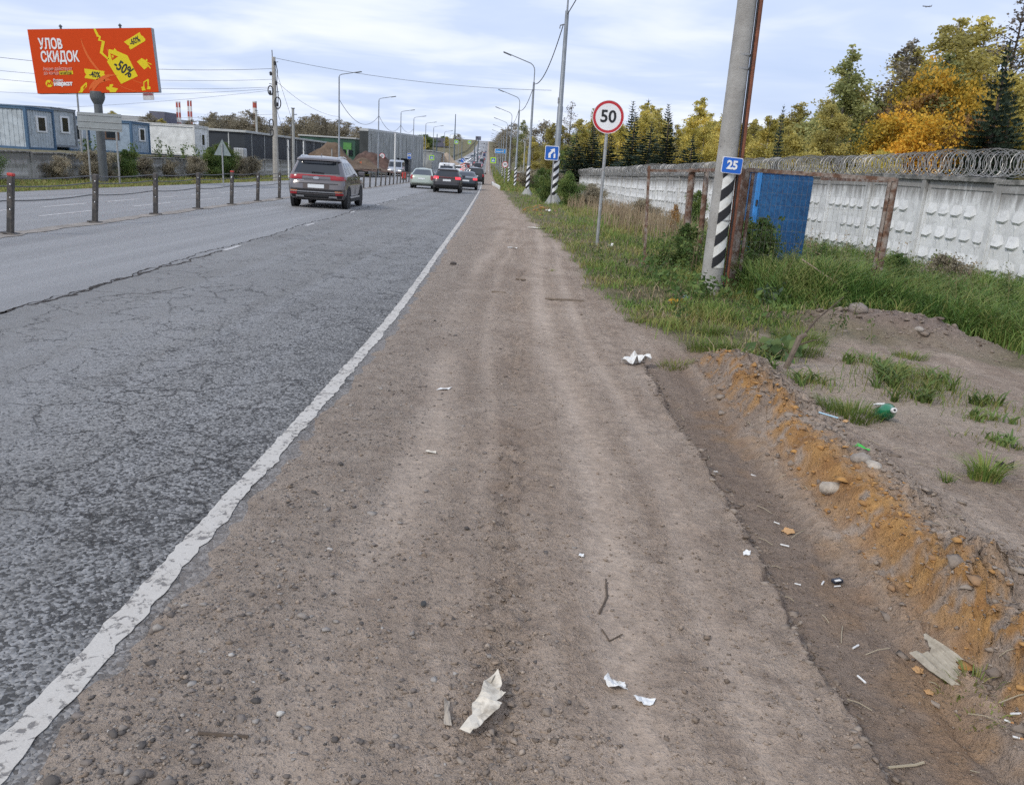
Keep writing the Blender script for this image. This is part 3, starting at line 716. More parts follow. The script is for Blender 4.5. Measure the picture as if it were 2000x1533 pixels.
def right_wall():
    root = empty('concrete_wall', (float(WX(20)), 20, float(WT(20)) - 2.45))
    tagp(root, 'long whitewashed concrete panel wall with knobbed panels on the right', 'wall')
    pms = [wall_panel(s_) for s_ in (2, 3, 5, 8, 13)]; cm, sm, bm_ = cap_mesh(), post_mesh(), bracket_mesh()
    y = 10.6; k = 0; pts = []
    inv = root.matrix_basis.inverted()
    rnd = random.Random(3)
    while y < 175:
        x = float(WX(y)); dx = (float(WX(y + .5)) - float(WX(y - .5)))
        dy = PWD / math.hypot(1, dx)
        x1 = float(WX(y + dy)); zt = float(WT(y + dy / 2)) + rnd.uniform(-.02, .02)
        ang = math.atan2(dy, x1 - x) + PI            # local -y faces the road
        mid = Vector(((x + x1) / 2, y + dy / 2, zt - PH - .06))
        for nm, me, off in (('panel', pms[k * 3 % 5], 0), ('coping', cm, PH)):
            o = inst(nm, me, root, inv @ (mid + Vector((0, 0, off + rnd.uniform(-.004, .004)))), (rnd.uniform(-.02, .02), rnd.uniform(-.014, .014), ang))
        inst('post', sm, root, inv @ Vector((x, y, zt - PH - .05)), (0, 0, ang))
        if k % 2 == 0: inst('bracket', bm_, root, inv @ Vector((x, y, zt + .0)), (0, 0, ang + rnd.uniform(-.1, .1)))
        pts.append((x, y, zt + .06))
        y += dy; k += 1
    return pts
wall_pts = right_wall()
def razor_wire():
    W_ = np.array(wall_pts); d = np.concatenate([[0], np.cumsum(np.hypot(np.diff(W_[:, 0]), np.diff(W_[:, 1])))])
    L = d[-1]; V = []; F = []
    mat = pmat('galvanised_wire', (.36, .35, .33), .5, metal=.6, var=.2, vscale=9)
    P = []
    s = 0.0; th = 0.0; rr = random.Random(5); rad = .27
    while s < L:
        pitch = .15 if s < 45 else (.3 if s < 90 else .6)
        rad = .27 + .03 * math.sin(s * .9) + .02 * math.sin(s * 2.3 + th * .05)
        x = np.interp(s, d, W_[:, 0]); y = np.interp(s, d, W_[:, 1]); z = np.interp(s, d, W_[:, 2]) + .27 + .05 * math.sin(s * .37)
        nx_ = 1.0
        wob = .05 * math.sin(th * .31)
        P.append((x + math.cos(th) * rad * .92, y + wob + .02 * math.sin(th), z + math.sin(th) * rad))
        th += 2 * PI / 16; s += pitch / 16
    b = MB(); b.path(P, .0095, 3, False)
    for off in (-.13, .2):
        b.path([(p[0], p[1], p[2] + .27 + off + .02 * math.sin(p[1])) for p in wall_pts], .006, 4)
    o = b.build('razor_wire', mat); tagp(o, 'coiled razor wire running along the top of the white wall', 'razor wire')
    # second looser coil, slightly off phase, near part only
    P = []
    s = 0; th = 1.3
    while s < 70:
        x = np.interp(s, d, W_[:, 0]); y = np.interp(s, d, W_[:, 1]); z = np.interp(s, d, W_[:, 2]) + .25
        P.append((x + math.cos(-th) * .25, y + .07 * math.sin(th * .23), z + math.sin(-th) * .26)); th += 2 * PI / 16; s += .23 / 16
    o = MB().path(P, .009, 3, False).build('razor_wire', mat); tagp(o, 'second looser razor wire coil wound through the first on the near wall top', 'razor wire')
razor_wire()

# ------------------------------------------------------------------ grey concrete wall on the left
GREYC = wall_material('grey_concrete', (.46, .455, .43), (.17, .165, .15), .8, 1.3)
def left_wall():
    root = empty('concrete_wall', (float(LW(40)), 40, -.2)); inv = root.matrix_basis.inverted()
    tagp(root, 'low grey concrete panel wall below the site cabins on the left', 'wall')
    b = MB(); b.box((0, .05, .7), (2.86, .10, 1.4))
    for z in (.42, .92): b.add([(-1.2, 0, z - .17), (1.2, 0, z - .17), (1.2, 0, z + .17), (-1.2, 0, z + .17), (-1.1, -.05, z - .02), (1.1, -.05, z - .02), (1.1, -.05, z + .05), (-1.1, -.05, z + .05)],
                              [(4, 5, 6, 7), (0, 1, 5, 4), (1, 2, 6, 5), (2, 3, 7, 6), (3, 0, 4, 7)])
    pm = b.mesh('panel', GREYC)
    sm = MB().bbox((0, .02, .7), (.16, .2, 1.42), .012).mesh('post', GREYC)
    cm = MB().bbox((0, .03, .03), (2.98, .2, .07), .012).mesh('coping', COPING)
    y = 24.0; rnd = random.Random(8)
    while y < 128:
        x = float(LW(y)); dx = float(LW(y + .5)) - float(LW(y - .5)); dy = 3.0 / math.hypot(1, dx); x1 = float(LW(y + dy))
        ang = math.atan2(dy, x1 - x)
        zt = float(ZR(y)) + 1.08 + rnd.uniform(-.02, .02) + (.25 if y > 70 else 0)
        for nm, me, off in (('panel', pm, -1.4), ('coping', cm, 0)):
            inst(nm, me, root, inv @ Vector(((x + x1) / 2, y + dy / 2, zt + off)), (0, rnd.uniform(-.008, .008), ang))
        inst('post', sm, root, inv @ Vector((x, y, zt - 1.38)), (0, 0, ang))
        y += dy
left_wall()

# ------------------------------------------------------------------ posts and cables of the median barrier
DARKST = pmat('dark_painted_steel', (.055, .052, .05), .6, var=.3, vscale=12, dirt=(.20, .17, .14), dirtamt=.5, dscale=6)
REDCAP = pmat('red_cap', (.45, .05, .04), .6)
CABLE = pmat('steel_cable', (.13, .13, .13), .5, metal=.5)
BOLT = pmat('bolt_steel', (.5, .5, .5), .4, metal=.8)
def post_parts():
    a = MB(); a.bbox((0, 0, .49), (.10, .085, .98), .012).mesh
    body = a.mesh('post_body', DARKST)
    base = MB().bbox((0, 0, .012), (.24, .2, .024), .006).mesh('base_plate', DARKST)
    bolts = MB().lathe([(.014, 0), (.014, .02), (.006, .024)], 6, Matrix.Rotation(R(90), 4, 'X'))
    return body, base, bolts.mesh('bolt', BOLT), MB().bbox((0, 0, 1.0), (.105, .09, .05), .012).mesh('cap', REDCAP), MB().box((0, -.045, .83), (.03, .012, .05)).mesh('reflector', pmat('reflector', (.7, .7, .68), .3))
PB = post_parts()
POSTY = [13.75, 16.73, 19.78, 22.64, 25.56, 28.44, 31.4, 34.3] + [52.5 + 2.75 * k for k in range(14)] 
def median_posts():
    for k, y in enumerate(POSTY):
        x = float(XM(y)); z = float(ZR(y)) + .01; rr = random.Random(k)
        red = k in (0, 4)
        lab = ['dark steel barrier post with red cap nearest the camera at left edge', 'dark barrier post standing in front of the billboard pole', 'third dark barrier post from the left edge of the picture',
               'fourth dark barrier post from the left edge of the picture', 'barrier post with a red reflector, fifth from the left edge', 'sixth dark barrier post, last clear one before the brown car',
               'seventh dark barrier post beside the brown car rear', 'eighth dark barrier post hidden by the brown car'][k] if k < 8 else ('first', 'second', 'third', 'fourth', 'fifth', 'sixth', 'seventh', 'eighth', 'ninth', 'tenth', 'eleventh', 'twelfth', 'thirteenth', 'last')[k - 8] + ' dark barrier post counted rightwards from the brown car'
        r = empty('barrier_post', (x, y, z), rr.uniform(-.05, .05)); r.rotation_euler[0] = rr.uniform(-.025, .025); r.rotation_euler[1] = rr.uniform(-.02, .02) + (.13, .10, .08, .06, .05, .04)[min(k, 5)]
        tagp(r, lab, 'post', 'cable barrier posts along the median')
        inst('post_body', PB[0], r); inst('base_plate', PB[1], r)
        if y < 40:
            for zb in (.42, .62, .84): inst('bolt', PB[2], r, (.02, -.043, zb))
        if red: inst('cap', PB[3], r)
        if k > 3 and y < 40: inst('reflector', PB[4], r)
median_posts()
for h_, w_ in ((.93, 'top'), (.79, 'second'), (.55, 'lower')):
    pts = []
    ys_ = [5.0, 8.2, 11.0] + POSTY[:8]
    for a, b_ in zip(ys_, ys_[1:]):
        for q in (0, .25, .5, .75):
            y = a + (b_ - a) * q; pts.append((float(XM(y)) - .055, y, float(ZR(y)) + .01 + h_ - .035 * 4 * q * (1 - q)))
    o = MB().path(pts, .012, 5).build('barrier_cable', CABLE); tagp(o, '%s steel cable strung between the median barrier posts' % w_, 'cable')

# ------------------------------------------------------------------ signs
SIGNW = pmat('sign_white', (.82, .82, .82), .45, var=.04); SIGNR = pmat('sign_red', (.50, .03, .04), .45, var=.05)
SIGNB = pmat('sign_blue', (.02, .12, .48), .45, var=.06); SIGNK = pmat('sign_black', (.02, .02, .022), .5, var=0)
GALV = pmat('galvanised_steel', (.36, .37, .37), .5, metal=.35, var=.2, vscale=10, dirt=(.25, .22, .19), dirtamt=.5, dscale=5)
SIGNBACK = pmat('sign_back_grey', (.29, .31, .31), .5, metal=.2, var=.12, vscale=3)
LIME = pmat('sign_lime', (.45, .75, .04), .45, var=.05)
def sign_post(r, h, rad=.038, wood=False):
    MB().path([(0, .05, -.3), (0, .05, h)], rad, 8).build('pole', GALV, r, True)
def speed_sign(x, y, h, rad, lab, near=False, face=PI * 0, name='speed_limit_sign'):
    r = empty(name, (x, y, g1(x, y)), face); tagp(r, lab, 'road sign')
    sign_post(r, h + rad * .7, .036)
    nn = 40 if near else 20
    d = MB().plate(circle(rad, nn), .02).build('sign_disc', SIGNBACK, r, loc=(0, 0, h))
    bd = MB(); O = circle(rad * .985, nn); I = circle(rad * .80, nn)
    V = [(a, -.004, b_) for a, b_ in O] + [(a, -.004, b_) for a, b_ in I]
    bd.add(V, [(i, (i + 1) % nn, nn + (i + 1) % nn, nn + i) for i in range(nn)]).build('red_border', SIGNR, d)
    MB().add([(a, -.003, b_) for a, b_ in circle(rad * .81, nn)], [tuple(range(nn))]).build('white_face', SIGNW, d)
    if near:
        O = circle(rad * 1.0, nn); I = circle(rad * .965, nn)
        MB().add([(a, -.005, b_) for a, b_ in O] + [(a, -.005, b_) for a, b_ in I], [(i, (i + 1) % nn, nn + (i + 1) % nn, nn + i) for i in range(nn)]).build('white_rim', SIGNW, d)
        for zz_ in (-.12, .12): MB().box((0, .045, zz_), (.14, .03, .03)).build('clamp', GALV, d)
    inst('numeral', text_mesh('50', rad * 1.02, SIGNK, rad * .022, sx=1.0), d, (0, -.008, -.0))
    return r
s50 = speed_sign(1.76, 18.7, 2.83, .355, 'large round 50 speed limit sign with red border on the right verge', True)
speed_sign(-2.55, 100, 2.35, .37, 'small 50 speed limit sign on the right verge far along the road')
speed_sign(-20.1, 115, 2.6, .40, 'distant 50 speed limit sign left of the road below the grey hangar')
def square_sign(name, x, y, h, wd, ht, face, lab, back=None, pole=True, rz=0.0, border=None, polex=0.0, poles=None):
    r = empty(name, (x, y, g1(x, y)), rz); tagp(r, lab, 'road sign')
    if pole:
        for px in (poles or [polex]): MB().path([(px, .05, -.3), (px, .05, h + ht * .3)], .035, 8).build('pole', GALV, r, True)
    d = MB().plate(rrect(wd, ht, min(wd, ht) * .08), .02).build('sign_plate', border or SIGNW, r, loc=(0, 0, h))
    q = MB().plate(rrect(wd * .92, ht * .92, min(wd, ht) * .06), .004).build('sign_face', face, d, loc=(0, -.005, 0))
    return r, d
# merge sign on the striped pole
r, d = square_sign('merge_sign', 1.30, 43.2, 2.6, .72, .72, SIGNB, 'blue lane merge sign with white arrows beside the tall striped pole', polex=.12)
MB().plate([(-.17, -.24), (-.17, -.02), (-.02, .12), (-.09, .17), (.14, .24), (.16, .02), (.09, .08), (-.05, -.07), (-.05, -.24)], .004).plate([(.1, -.24), (.1, -.02), (.19, -.02), (.19, -.24)], .004).build('arrow', SIGNW, d, loc=(0, -.011, 0))
# crossing signs
def crossing(x, y, h, s, lab):
    r, d = square_sign('crossing_sign', x, y, h, s, s, SIGNB, lab, border=LIME)
    d.children[0].scale = (.72, 1, .72)
    MB().plate([(-s * .26, -s * .2), (0, s * .28), (s * .26, -s * .2)], .004).build('triangle', SIGNW, d, loc=(0, -.011, 0))
    MB().plate([(-s * .07, -s * .18), (-s * .02, s * .02), (-s * .05, s * .1), (0, s * .16), (s * .05, s * .1), (s * .02, s * .0), (s * .1, -s * .18), (0, -s * .06)], .004).build('walker', SIGNK, d, loc=(0, -.016, 0))
crossing(-5.6, 140, 3.0, .95, 'lime bordered pedestrian crossing sign right of the road in the distance')
crossing(-18.9, 165, 2.9, .95, 'lime bordered pedestrian crossing sign left of the road by the low grey hangar')
crossing(-22.4, 262, 7.6, 1.15, 'left one of the pair of high pedestrian crossing signs over the far road')
crossing(-20.9, 300, 8.2, 1.15, 'right one of the pair of high pedestrian crossing signs over the far road')
r, d = square_sign('direction_sign', -6.0, 190, 5.2, 2.75, 1.0, pmat('direction_blue', (.02, .25, .62), .45, var=.1), 'wide blue direction sign above the right shoulder in the distance', poles=(-1.0, 1.0))
MB().plate(rrect(1.5, .12, .02), .004).plate([(.75, .3), (1.05, .3), (1.05, .0), (.75, .0)], .004).build('lettering', SIGNW, d, loc=(-.3, -.012, -.1))
# bus stop
r, d = square_sign('bus_stop_sign', -19.15, 135, 2.9, .62, .95, SIGNB, 'blue and white bus stop sign beside the dark shelter')
MB().plate(rrect(.5, .3, .03), .004).build('symbol_panel', SIGNW, d, loc=(0, -.012, .12))
MB().plate(rrect(.36, .14, .03), .004).build('bus_symbol', SIGNK, d, loc=(0, -.018, .12))
def bus_shelter():
    r = empty('bus_shelter', (-20.7, 140, g1(-20.7, 140))); tagp(r, 'dark grey bus stop shelter left of the road before the hangar', 'shelter')
    g = pmat('shelter_grey', (.10, .11, .12), .6)
    MB().box((0, .8, 1.2), (2.2, .05, 2.4)).build('back_panel', g, r); MB().box((-1.1, .1, 1.2), (.05, 1.4, 2.4)).build('side_panel', g, r); MB().box((1.1, .1, 1.2), (.05, 1.4, 2.4)).build('side_panel', g, r)
    MB().bbox((0, .05, 2.45), (2.5, 1.9, .1), .02).build('roof', g, r); MB().box((0, .5, .45), (1.8, .35, .06)).build('bench', g, r)
bus_shelter()
# backs of signs on the left
r = empty('sign_board', (-19.1, 37, g1(-19.1, 37))); tagp(r, 'grey back of a wide road sign board on two posts before the billboard pole', 'road sign')
for px in (-.62, .70): MB().path([(px, .04, -.2), (px, .04, 3.0)], .04, 8).build('post', GALV, r, True)
bk = MB().plate(rrect(1.98, .76, .03), .02).build('panel', SIGNBACK, r, loc=(0, 0, 2.62 + .1))
for zz_ in (-.27, 0, .27): MB().box((0, -.012, zz_), (1.94, .024, .02)).build('rail', GALV, bk)
r = empty('warning_sign', (-14.75, 40, g1(-14.75, 40))); tagp(r, 'grey back of a triangular warning sign on a thin post by the left verge', 'road sign')
MB().path([(0, -.03, -.2), (0, -.03, 2.1)], .036, 8).build('pole', GALV, r, True)
MB().plate([(-.42, -.36), (0, .40), (.42, -.36)], .02).build('sign_plate', pmat('sign_back_pale', (.22, .26, .26), .6, var=.15), r, loc=(0, 0, 1.9))
# striped marker board at the end of the median
def obstacle_marker():
    x, y = -13.1, 170; r = empty('obstacle_marker', (x, y, g1(x, y) + .05)); tagp(r, 'red and white striped obstacle marker with round blue sign on the far median', 'road sign')
    MB().path([(0, .06, 0), (0, .06, 3.4)], .06, 8).build('pole', GALV, r)
    b = MB().plate(rrect(1.0, 1.7, .05), .02).build('striped_board', SIGNW, r, loc=(0, 0, 1.1))
    ora = pmat('sign_orange_red', (.62, .10, .03), .5)
    for k in range(4): MB().plate([(-.48, -.75 + k * .42), (.48, -.35 + k * .42), (.48, -.15 + k * .42), (-.48, -.55 + k * .42)], .004).build('stripe', ora, b, loc=(0, -.006, 0))
    d = MB().plate(circle(.42, 20), .02).build('blue_disc', SIGNB, r, loc=(0, 0, 2.7))
    MB().plate([(-.25, .2), (.18, -.05), (.1, -.15), (.3, -.25), (.3, 0), (.24, .02), (-.2, .28)], .004).build('arrow', SIGNW, d, loc=(0, -.006, 0))
obstacle_marker()
r = empty('red_marker', (-13.6, 92, g1(-13.6, 92))); tagp(r, 'small red marker block on the low rail left of the road', 'marker')
MB().bbox((0, 0, .55), (.45, .2, .7), .05).build('block', REDCAP, r); MB().box((0, 0, .12), (.5, .4, .2)).build('foot', DARKST, r)
# guard rails
RAILM = pmat('pale_guard_rail', (.50, .49, .45), .5, metal=.2, var=.2)
def guard_rail(xf, ya, yb, lab, h=.6, step=4.0):
    r = empty('guard_rail', (float(xf(ya)), ya, 0)); inv = r.matrix_basis.inverted(); tagp(r, lab, 'guard rail')
    ys_ = np.linspace(ya, yb, max(2, int((yb - ya) / step) + 1)); P = [Vector((float(xf(y)), y, g1(float(xf(y)), y) + h)) for y in ys_]
    for sgn in (-.08, 0, .08): MB().path([inv @ (p + Vector((0, 0, sgn))) for p in P], .05, 5).build('rail', RAILM, r)
    for p in P[::2]: MB().box(inv @ (p - Vector((0, 0, h / 2))), (.08, .12, h + .2)).build('post', RAILM, r)
guard_rail(lambda y: XL(y) - .5, 76, 100, 'pale guard rail left of the road ending at the red marker')
guard_rail(lambda y: XL(y) - .5, 118, 230, 'long guard rail left of the road before the hangars')
guard_rail(lambda y: XR(y) + .9, 175, 420, 'guard rail along the right shoulder climbing the hill')
KERB = pmat('white_kerb', (.66, .65, .62), .8, var=.15, vscale=3)
def kerb_run():
    r = empty('kerb', (float(XR(80)) + 1.55, 80, g1(float(XR(80)) + 1.55, 80))); inv = r.matrix_basis.inverted(); tagp(r, 'pale curved kerb stones set beside the right shoulder', 'kerb')
    for k in range(22):
        y = 76 + k * 1.05; x = float(XR(y)) + 1.75 - .0018 * (y - 76) ** 2 + (.6 * ((y - 92) / 7) ** 2 if y > 92 else 0)
        MB().bbox((0, 0, .1), (.16, 1.0, .36), .02).build('kerb_stone', KERB, r, loc=inv @ Vector((x, y, float(ZR(y)) + .02)), rot=(0, 0, .05 + .004 * (y - 76)))
kerb_run()

# ------------------------------------------------------------------ concrete pole with number 25
CONC = pmat('pole_concrete', (.37, .36, .335), .88, var=.16, vscale=3, bump=.35, bscale=45, dirt=(.20, .185, .165), dirtamt=.55, dscale=2.2)
RUST = pmat('rusty_steel', (.165, .090, .058), .85, var=.45, vscale=14, bump=.5, bscale=50, dirt=(.38, .34, .30), dirtamt=.75, dscale=7)
RUSTP = pmat('rusty_pipe', (.235, .085, .045), .75, var=.3, vscale=9, bump=.3, bscale=50, dirt=(.12, .06, .04), dirtamt=.6, dscale=5)
def pole25():
    r = empty('concrete_pole', (2.77, 11.5, g1(2.77, 11.5))); tagp(r, 'thick concrete pole with striped plate and blue number 25', 'pole')
    MB().path([(0, 0, -.6), (0, 0, 3.2), (0, 0, 9.5)], [.158, .128, .095], 24).build('shaft', CONC, r, True)
    dm = pmat('pole_pits', (.05, .05, .05), .9, var=0); rr = random.Random(4); b = MB()
    for k in range(70):
        z = rr.uniform(.1, 4.2); a = R(rr.uniform(-170, -10)); rd = .1545 - .0094 * z; 
        M = Matrix.Translation((rd * math.cos(a), rd * math.sin(a), z)) @ Matrix.Rotation(a, 4, 'Z') @ Matrix.Rotation(R(90), 4, 'Y')
        s = rr.uniform(.003, .008); b.lathe([(s, -.004), (s * .9, .0015)], 6, M)
    b.build('surface_pits', dm, r)['kind'] = 'stuff'
    # striped plate bent round the pole
    aN = 9; stripe_w = MB(); black = MB()
    z0, z1 = .40, 1.70
    def cyl(a, z, off): rd = (.1534 - .0094 * z) + off; return (rd * math.cos(a), rd * math.sin(a), z)
    A0, A1 = R(-112), R(-36)
    V = []; F = []; nz_ = 14
    for j in range(nz_ + 1):
        for i in range(aN + 1): V.append(cyl(A0 + (A1 - A0) * i / aN, z0 + (z1 - z0) * j / nz_, .006))
    for j in range(nz_):
        for i in range(aN): k = j * (aN + 1) + i; F.append((k, k + 1, k + aN + 2, k + aN + 1))
    pl = MB().add(V, F).build('striped_plate', pmat('plate_white', (.74, .74, .70), .5, var=.1, dirt=(.45, .38, .28), dirtamt=.4, dscale=9), r, True)
    per = .31
    for s in range(-1, 6):
        V = []; F = []; ok = False
        n_ = 12
        for i in range(n_ + 1):
            q = i / n_; a = A0 + (A1 - A0) * q
            zb = z0 + s * per + q * .17 - .02; zt_ = zb + per * .5
            zb = min(max(zb, z0), z1); zt_ = min(max(zt_, z0), z1)
            V += [cyl(a, zb, .009), cyl(a, zt_, .009)]
            if i and (V[2 * i][2] < V[2 * i + 1][2] - 1e-4 or V[2 * i - 2][2] < V[2 * i - 1][2] - 1e-4): F.append((2 * i - 2, 2 * i, 2 * i + 1, 2 * i - 1)); ok = True
        if ok: MB().add(V, F).build('black_stripe', SIGNK, pl)
    for zz_ in (.16, 1.06, 3.05, 3.22):
        rd = .153 - .0094 * zz_ + .004
        MB().lathe([(rd, -.012), (rd + .003, -.012), (rd + .003, .012), (rd, .012)], 24, Matrix.Translation((.012, 0, zz_))).build('band', GALV, r)
    # rusty cable pipe strapped behind
    p = empty('cable_pipe', (2.965, 11.47, g1(2.965, 11.47))); tagp(p, 'rusty red cable pipe strapped to the right of the concrete pole', 'pipe')
    MB().path([(.012, -.01, -.2), (0, 0, .6), (-.022, 0, 3.0), (-.07, .0, 9)], .040, 10).build('pipe', RUSTP, p, True)
    MB().path([(-.02, -.05, -.1), (-.03, -.055, 1.2), (-.065, -.05, 3), (-.11, -.05, 9)], .011, 6).build('cable', SIGNK, p, True)
    n = empty('number_plate', (2.81, 11.325, g1(2.77, 11.5) + 1.80)); n.rotation_euler = (0, R(2.5), R(4)); tagp(n, 'small blue plate with white number 25 fixed to the concrete pole', 'number plate')
    d = MB().plate(rrect(.285, .215, .025), .012).build('plate', SIGNW, n)
    MB().plate(rrect(.268, .198, .02), .003).build('blue_face', pmat('plate_blue', (.015, .13, .55), .4, var=.05), d, loc=(0, -.004, 0))
    inst('numeral', text_mesh('25', .155, SIGNW, .006), d, (0, -.009, 0))
pole25()

# ------------------------------------------------------------------ rusty mesh enclosure, blue cabinet
MESHW = pmat('mesh_wire', (.20, .18, .16), .6, metal=.3, var=.3, vscale=20)
def enclosure():
    r = empty('mesh_fence', (3.21, 12.1, g1(3.21, 12.1))); o = r.location
    tagp(r, 'rusty framed wire mesh fence panels around the blue cabinet', 'fence')
    L = lambda x, y, z: (x - o.x, y - o.y, z - o.z)
    def post(x, y, h, rad, m=RUST, name='post', lean=0.0): return MB().path([L(x, y, g1(x, y) - .3), L(x + lean, y, h)], rad, 10).build(name, m, r, True)
    post(3.22, 12.1, 1.80, .060); post(5.40, 12.1, 1.80, .062, lean=-.02)
    post(3.08, 15.1, 1.80, .065, lean=-.05); post(3.34, 15.05, 1.80, .052, lean=-.05)
    MB().box(L(2.28, 15, .80), (.045, .045, 2.0), Matrix.Rotation(R(-3.0), 3, 'Y')).build('angle_post', RUST, r)
    MB().box(L(2.75, 15.02, 1.745), (1.1, .045, .045), Matrix.Rotation(R(-3), 3, 'Y')).build('top_rail', RUST, r)
    MB().box(L(4.30, 12.06, 1.785), (2.16, .05, .055), Matrix.Rotation(R(0.2), 3, 'Y')).build('top_rail', RUST, r)
    MB().box(L(3.31, 12.05, .9), (.04, .04, 1.7)).build('frame_bar', RUST, r); MB().box(L(5.30, 12.05, .9), (.04, .04, 1.7)).build('frame_bar', RUST, r)
    MB().box(L(4.78, 14.6, .9), (.085, .085, 1.9), Matrix.Rotation(R(3), 3, 'Y')).build('frame_bar', RUST, r)
    MB().box(L(3.15, 13.6, 1.78), (.05, 3.0, .05)).build('top_rail', RUST, r); MB().box(L(5.4, 13.6, 1.76), (.05, 3.0, .05)).build('top_rail', RUST, r)
    b = MB(); rr = random.Random(6)
    for k in range(28):
        x = 3.34 + k * .0715; b.path([L(x, 12.04, -.05), L(x + rr.uniform(-.012, .012), 12.04, .9), L(x, 12.04, 1.76)], .0013, 4, False)
    for k in range(10):
        z = .05 + k * .18; b.path([L(3.30, 12.036, z), L(4.3, 12.036, z + rr.uniform(-.015, .015)), L(5.32, 12.036, z)], .0015, 4, False)
    b.build('wire_mesh', MESHW, r)['kind'] = 'stuff'
    b = MB()
    for k in range(9): x = 2.3 + k * .09; b.path([L(x, 15, 0), L(x - .06, 15, 1.72)], .002, 4, False)
    for k in range(8): z = .1 + k * .22; b.path([L(2.3, 15, z), L(3.05, 15, z + .02)], .002, 4, False)
    b.build('wire_mesh', MESHW, r)['kind'] = 'stuff'
    c = empty('electric_cabinet', (4.26, 13.85, g1(4.26, 13.85))); tagp(c, 'blue metal cabinet on a concrete plinth behind the wire mesh', 'cabinet')
    BL = pmat('cabinet_blue', (.022, .115, .275), .5, var=.22, vscale=3, bump=.12, bscale=20, dirt=(.015, .05, .14), dirtamt=.7, dscale=16)
    BL2 = pmat('cabinet_light_blue', (.045, .24, .60), .5, var=.15)
    z0 = .30 - c.location.z
    MB().bbox((0, .02, z0 + .75), (.90, .62, 1.48), .012).build('body', BL, c)
    MB().bbox((.035, -.305, z0 + .74), (.84, .03, 1.42), .008).build('door', BL, c)
    MB().bbox((-.425, -.30, z0 + .75), (.075, .05, 1.48), .006).build('door_edge', BL2, c)
    MB().bbox((0, .02, z0 + 1.51), (.98, .70, .035), .006).build('roof', BL2, c)
    MB().bbox((-.425, -.33, z0 + 1.0), (.03, .03, .10), .005).build('lock', SIGNK, c)
    MB().bbox((.02, .02, z0 - .26), (.86, .55, .52), .02).build('plinth', pmat('plinth_concrete', (.36, .37, .37), .9, var=.2, bump=.3), c)
enclosure()

# ------------------------------------------------------------------ lighting columns
LAMPG = pmat('lamp_steel', (.24, .26, .28), .5, metal=.4, var=.15, vscale=4)
LAMPC = pmat('lamp_concrete', (.34, .34, .32), .85, var=.15, vscale=3)
HEAD = pmat('lamp_head_grey', (.16, .17, .18), .5)
def striped_base(r, z1, rad):
    """black and white bands painted round the foot"""
    n_ = 14; per = .42; z0 = .25
    sl = MB().path([(0, 0, z0), (0, 0, z1)], rad + .004, 14, False).build('white_band', SIGNW, r, True)
    s = z0 - 1.2
    b = 0
    while s < z1:
        V = []; F = []
        for i in range(n_ * 2 + 1):
            a = 2 * PI * i / (n_ * 2); za = s + .5 * i / (n_ * 2) * 1.7; zb = za + per * .5
            za = min(max(za, z0), z1); zb = min(max(zb, z0), z1)
            V += [((rad + .008) * math.cos(a), (rad + .008) * math.sin(a), za), ((rad + .008) * math.cos(a), (rad + .008) * math.sin(a), zb)]
            if i and (V[2 * i + 1][2] - V[2 * i][2] > 1e-4 or V[2 * i - 1][2] - V[2 * i - 2][2] > 1e-4): F.append((2 * i - 2, 2 * i, 2 * i + 1, 2 * i - 1))
        if F: MB().add(V, F).build('black_stripe', SIGNK, sl)
        s += per
def lamp(x, y, h, arm, lab, striped=False, foot=False, curved=True, rad=.11, rz=0.0, lean=(0, 0)):
    r = empty('street_lamp', (x, y, g1(x, y) - .02), rz); r.rotation_euler[0] = lean[0]; r.rotation_euler[1] = lean[1]; tagp(r, lab, 'street lamp', 'street lamps along the road')
    MB().path([(0, 0, -.3), (0, 0, h * .42), (0, 0, h * .42 + .05), (0, 0, h)], [rad, rad * .92, rad * .72, rad * .55], 10).build('column', LAMPG, r, True)
    if arm:
        s = 1 if arm > 0 else -1
        if curved: pts = [(0, 0, h - .02), (0, 0, h + .75)] + [(s * .55 * (1 - math.cos(R(t))), 0, h + .75 + .55 * math.sin(R(t))) for t in (20, 40, 60, 78)] + [(arm, 0, h + 1.72)]
        else: pts = [(0, 0, h - .02), (s * .05, 0, h + .12), (s * .25, 0, h + .22), (arm, 0, h + .45)]
        MB().path(pts, .035, 7).build('arm', LAMPG, r, True)
        e = Vector(pts[-1]); q = (Vector(pts[-1]) - Vector(pts[-2])).normalized()
        MB().bbox((0, 0, 0), (.62, .24, .09), .03, Matrix.Rotation(-math.atan2(q.z, abs(q.x)) * s, 3, 'Y')).build('lamp_head', HEAD, r, loc=e + q * .28 - Vector((0, 0, .02)))
    if striped: striped_base(r, 2.1, rad)
    if foot:
        MB().lathe([(.42, 0), (.40, .06), (.2, .42), (.15, .46)], 8).build('concrete_foot', LAMPC, r)
    return r
m_ = empty('wire_mast', (1.60, 44, g1(1.60, 44) - .02)); tagp(m_, 'tall steel mast with striped foot beside the merge sign', 'mast')
MB().path([(0, 0, -.3), (0, 0, 5.0), (0, 0, 5.05), (0, 0, 9.6), (0, 0, 9.62), (0, 0, 10.6)], [.17, .15, .125, .10, .05, .04], 12).build('column', LAMPG, m_, True)
striped_base(m_, 2.7, .165); MB().lathe([(.5, 0), (.48, .08), (.24, .5), (.19, .52)], 8).build('concrete_foot', LAMPC, m_)
MB().bbox((-.14, -.1, 5.3), (.06, .04, .3), .01).build('tag_plate', GALV, m_); MB().path([(0, 0, 9.0), (-.3, -.05, 8.9), (-.32, -.05, 8.75)], .03, 6).build('wire_hook', HEAD, m_)
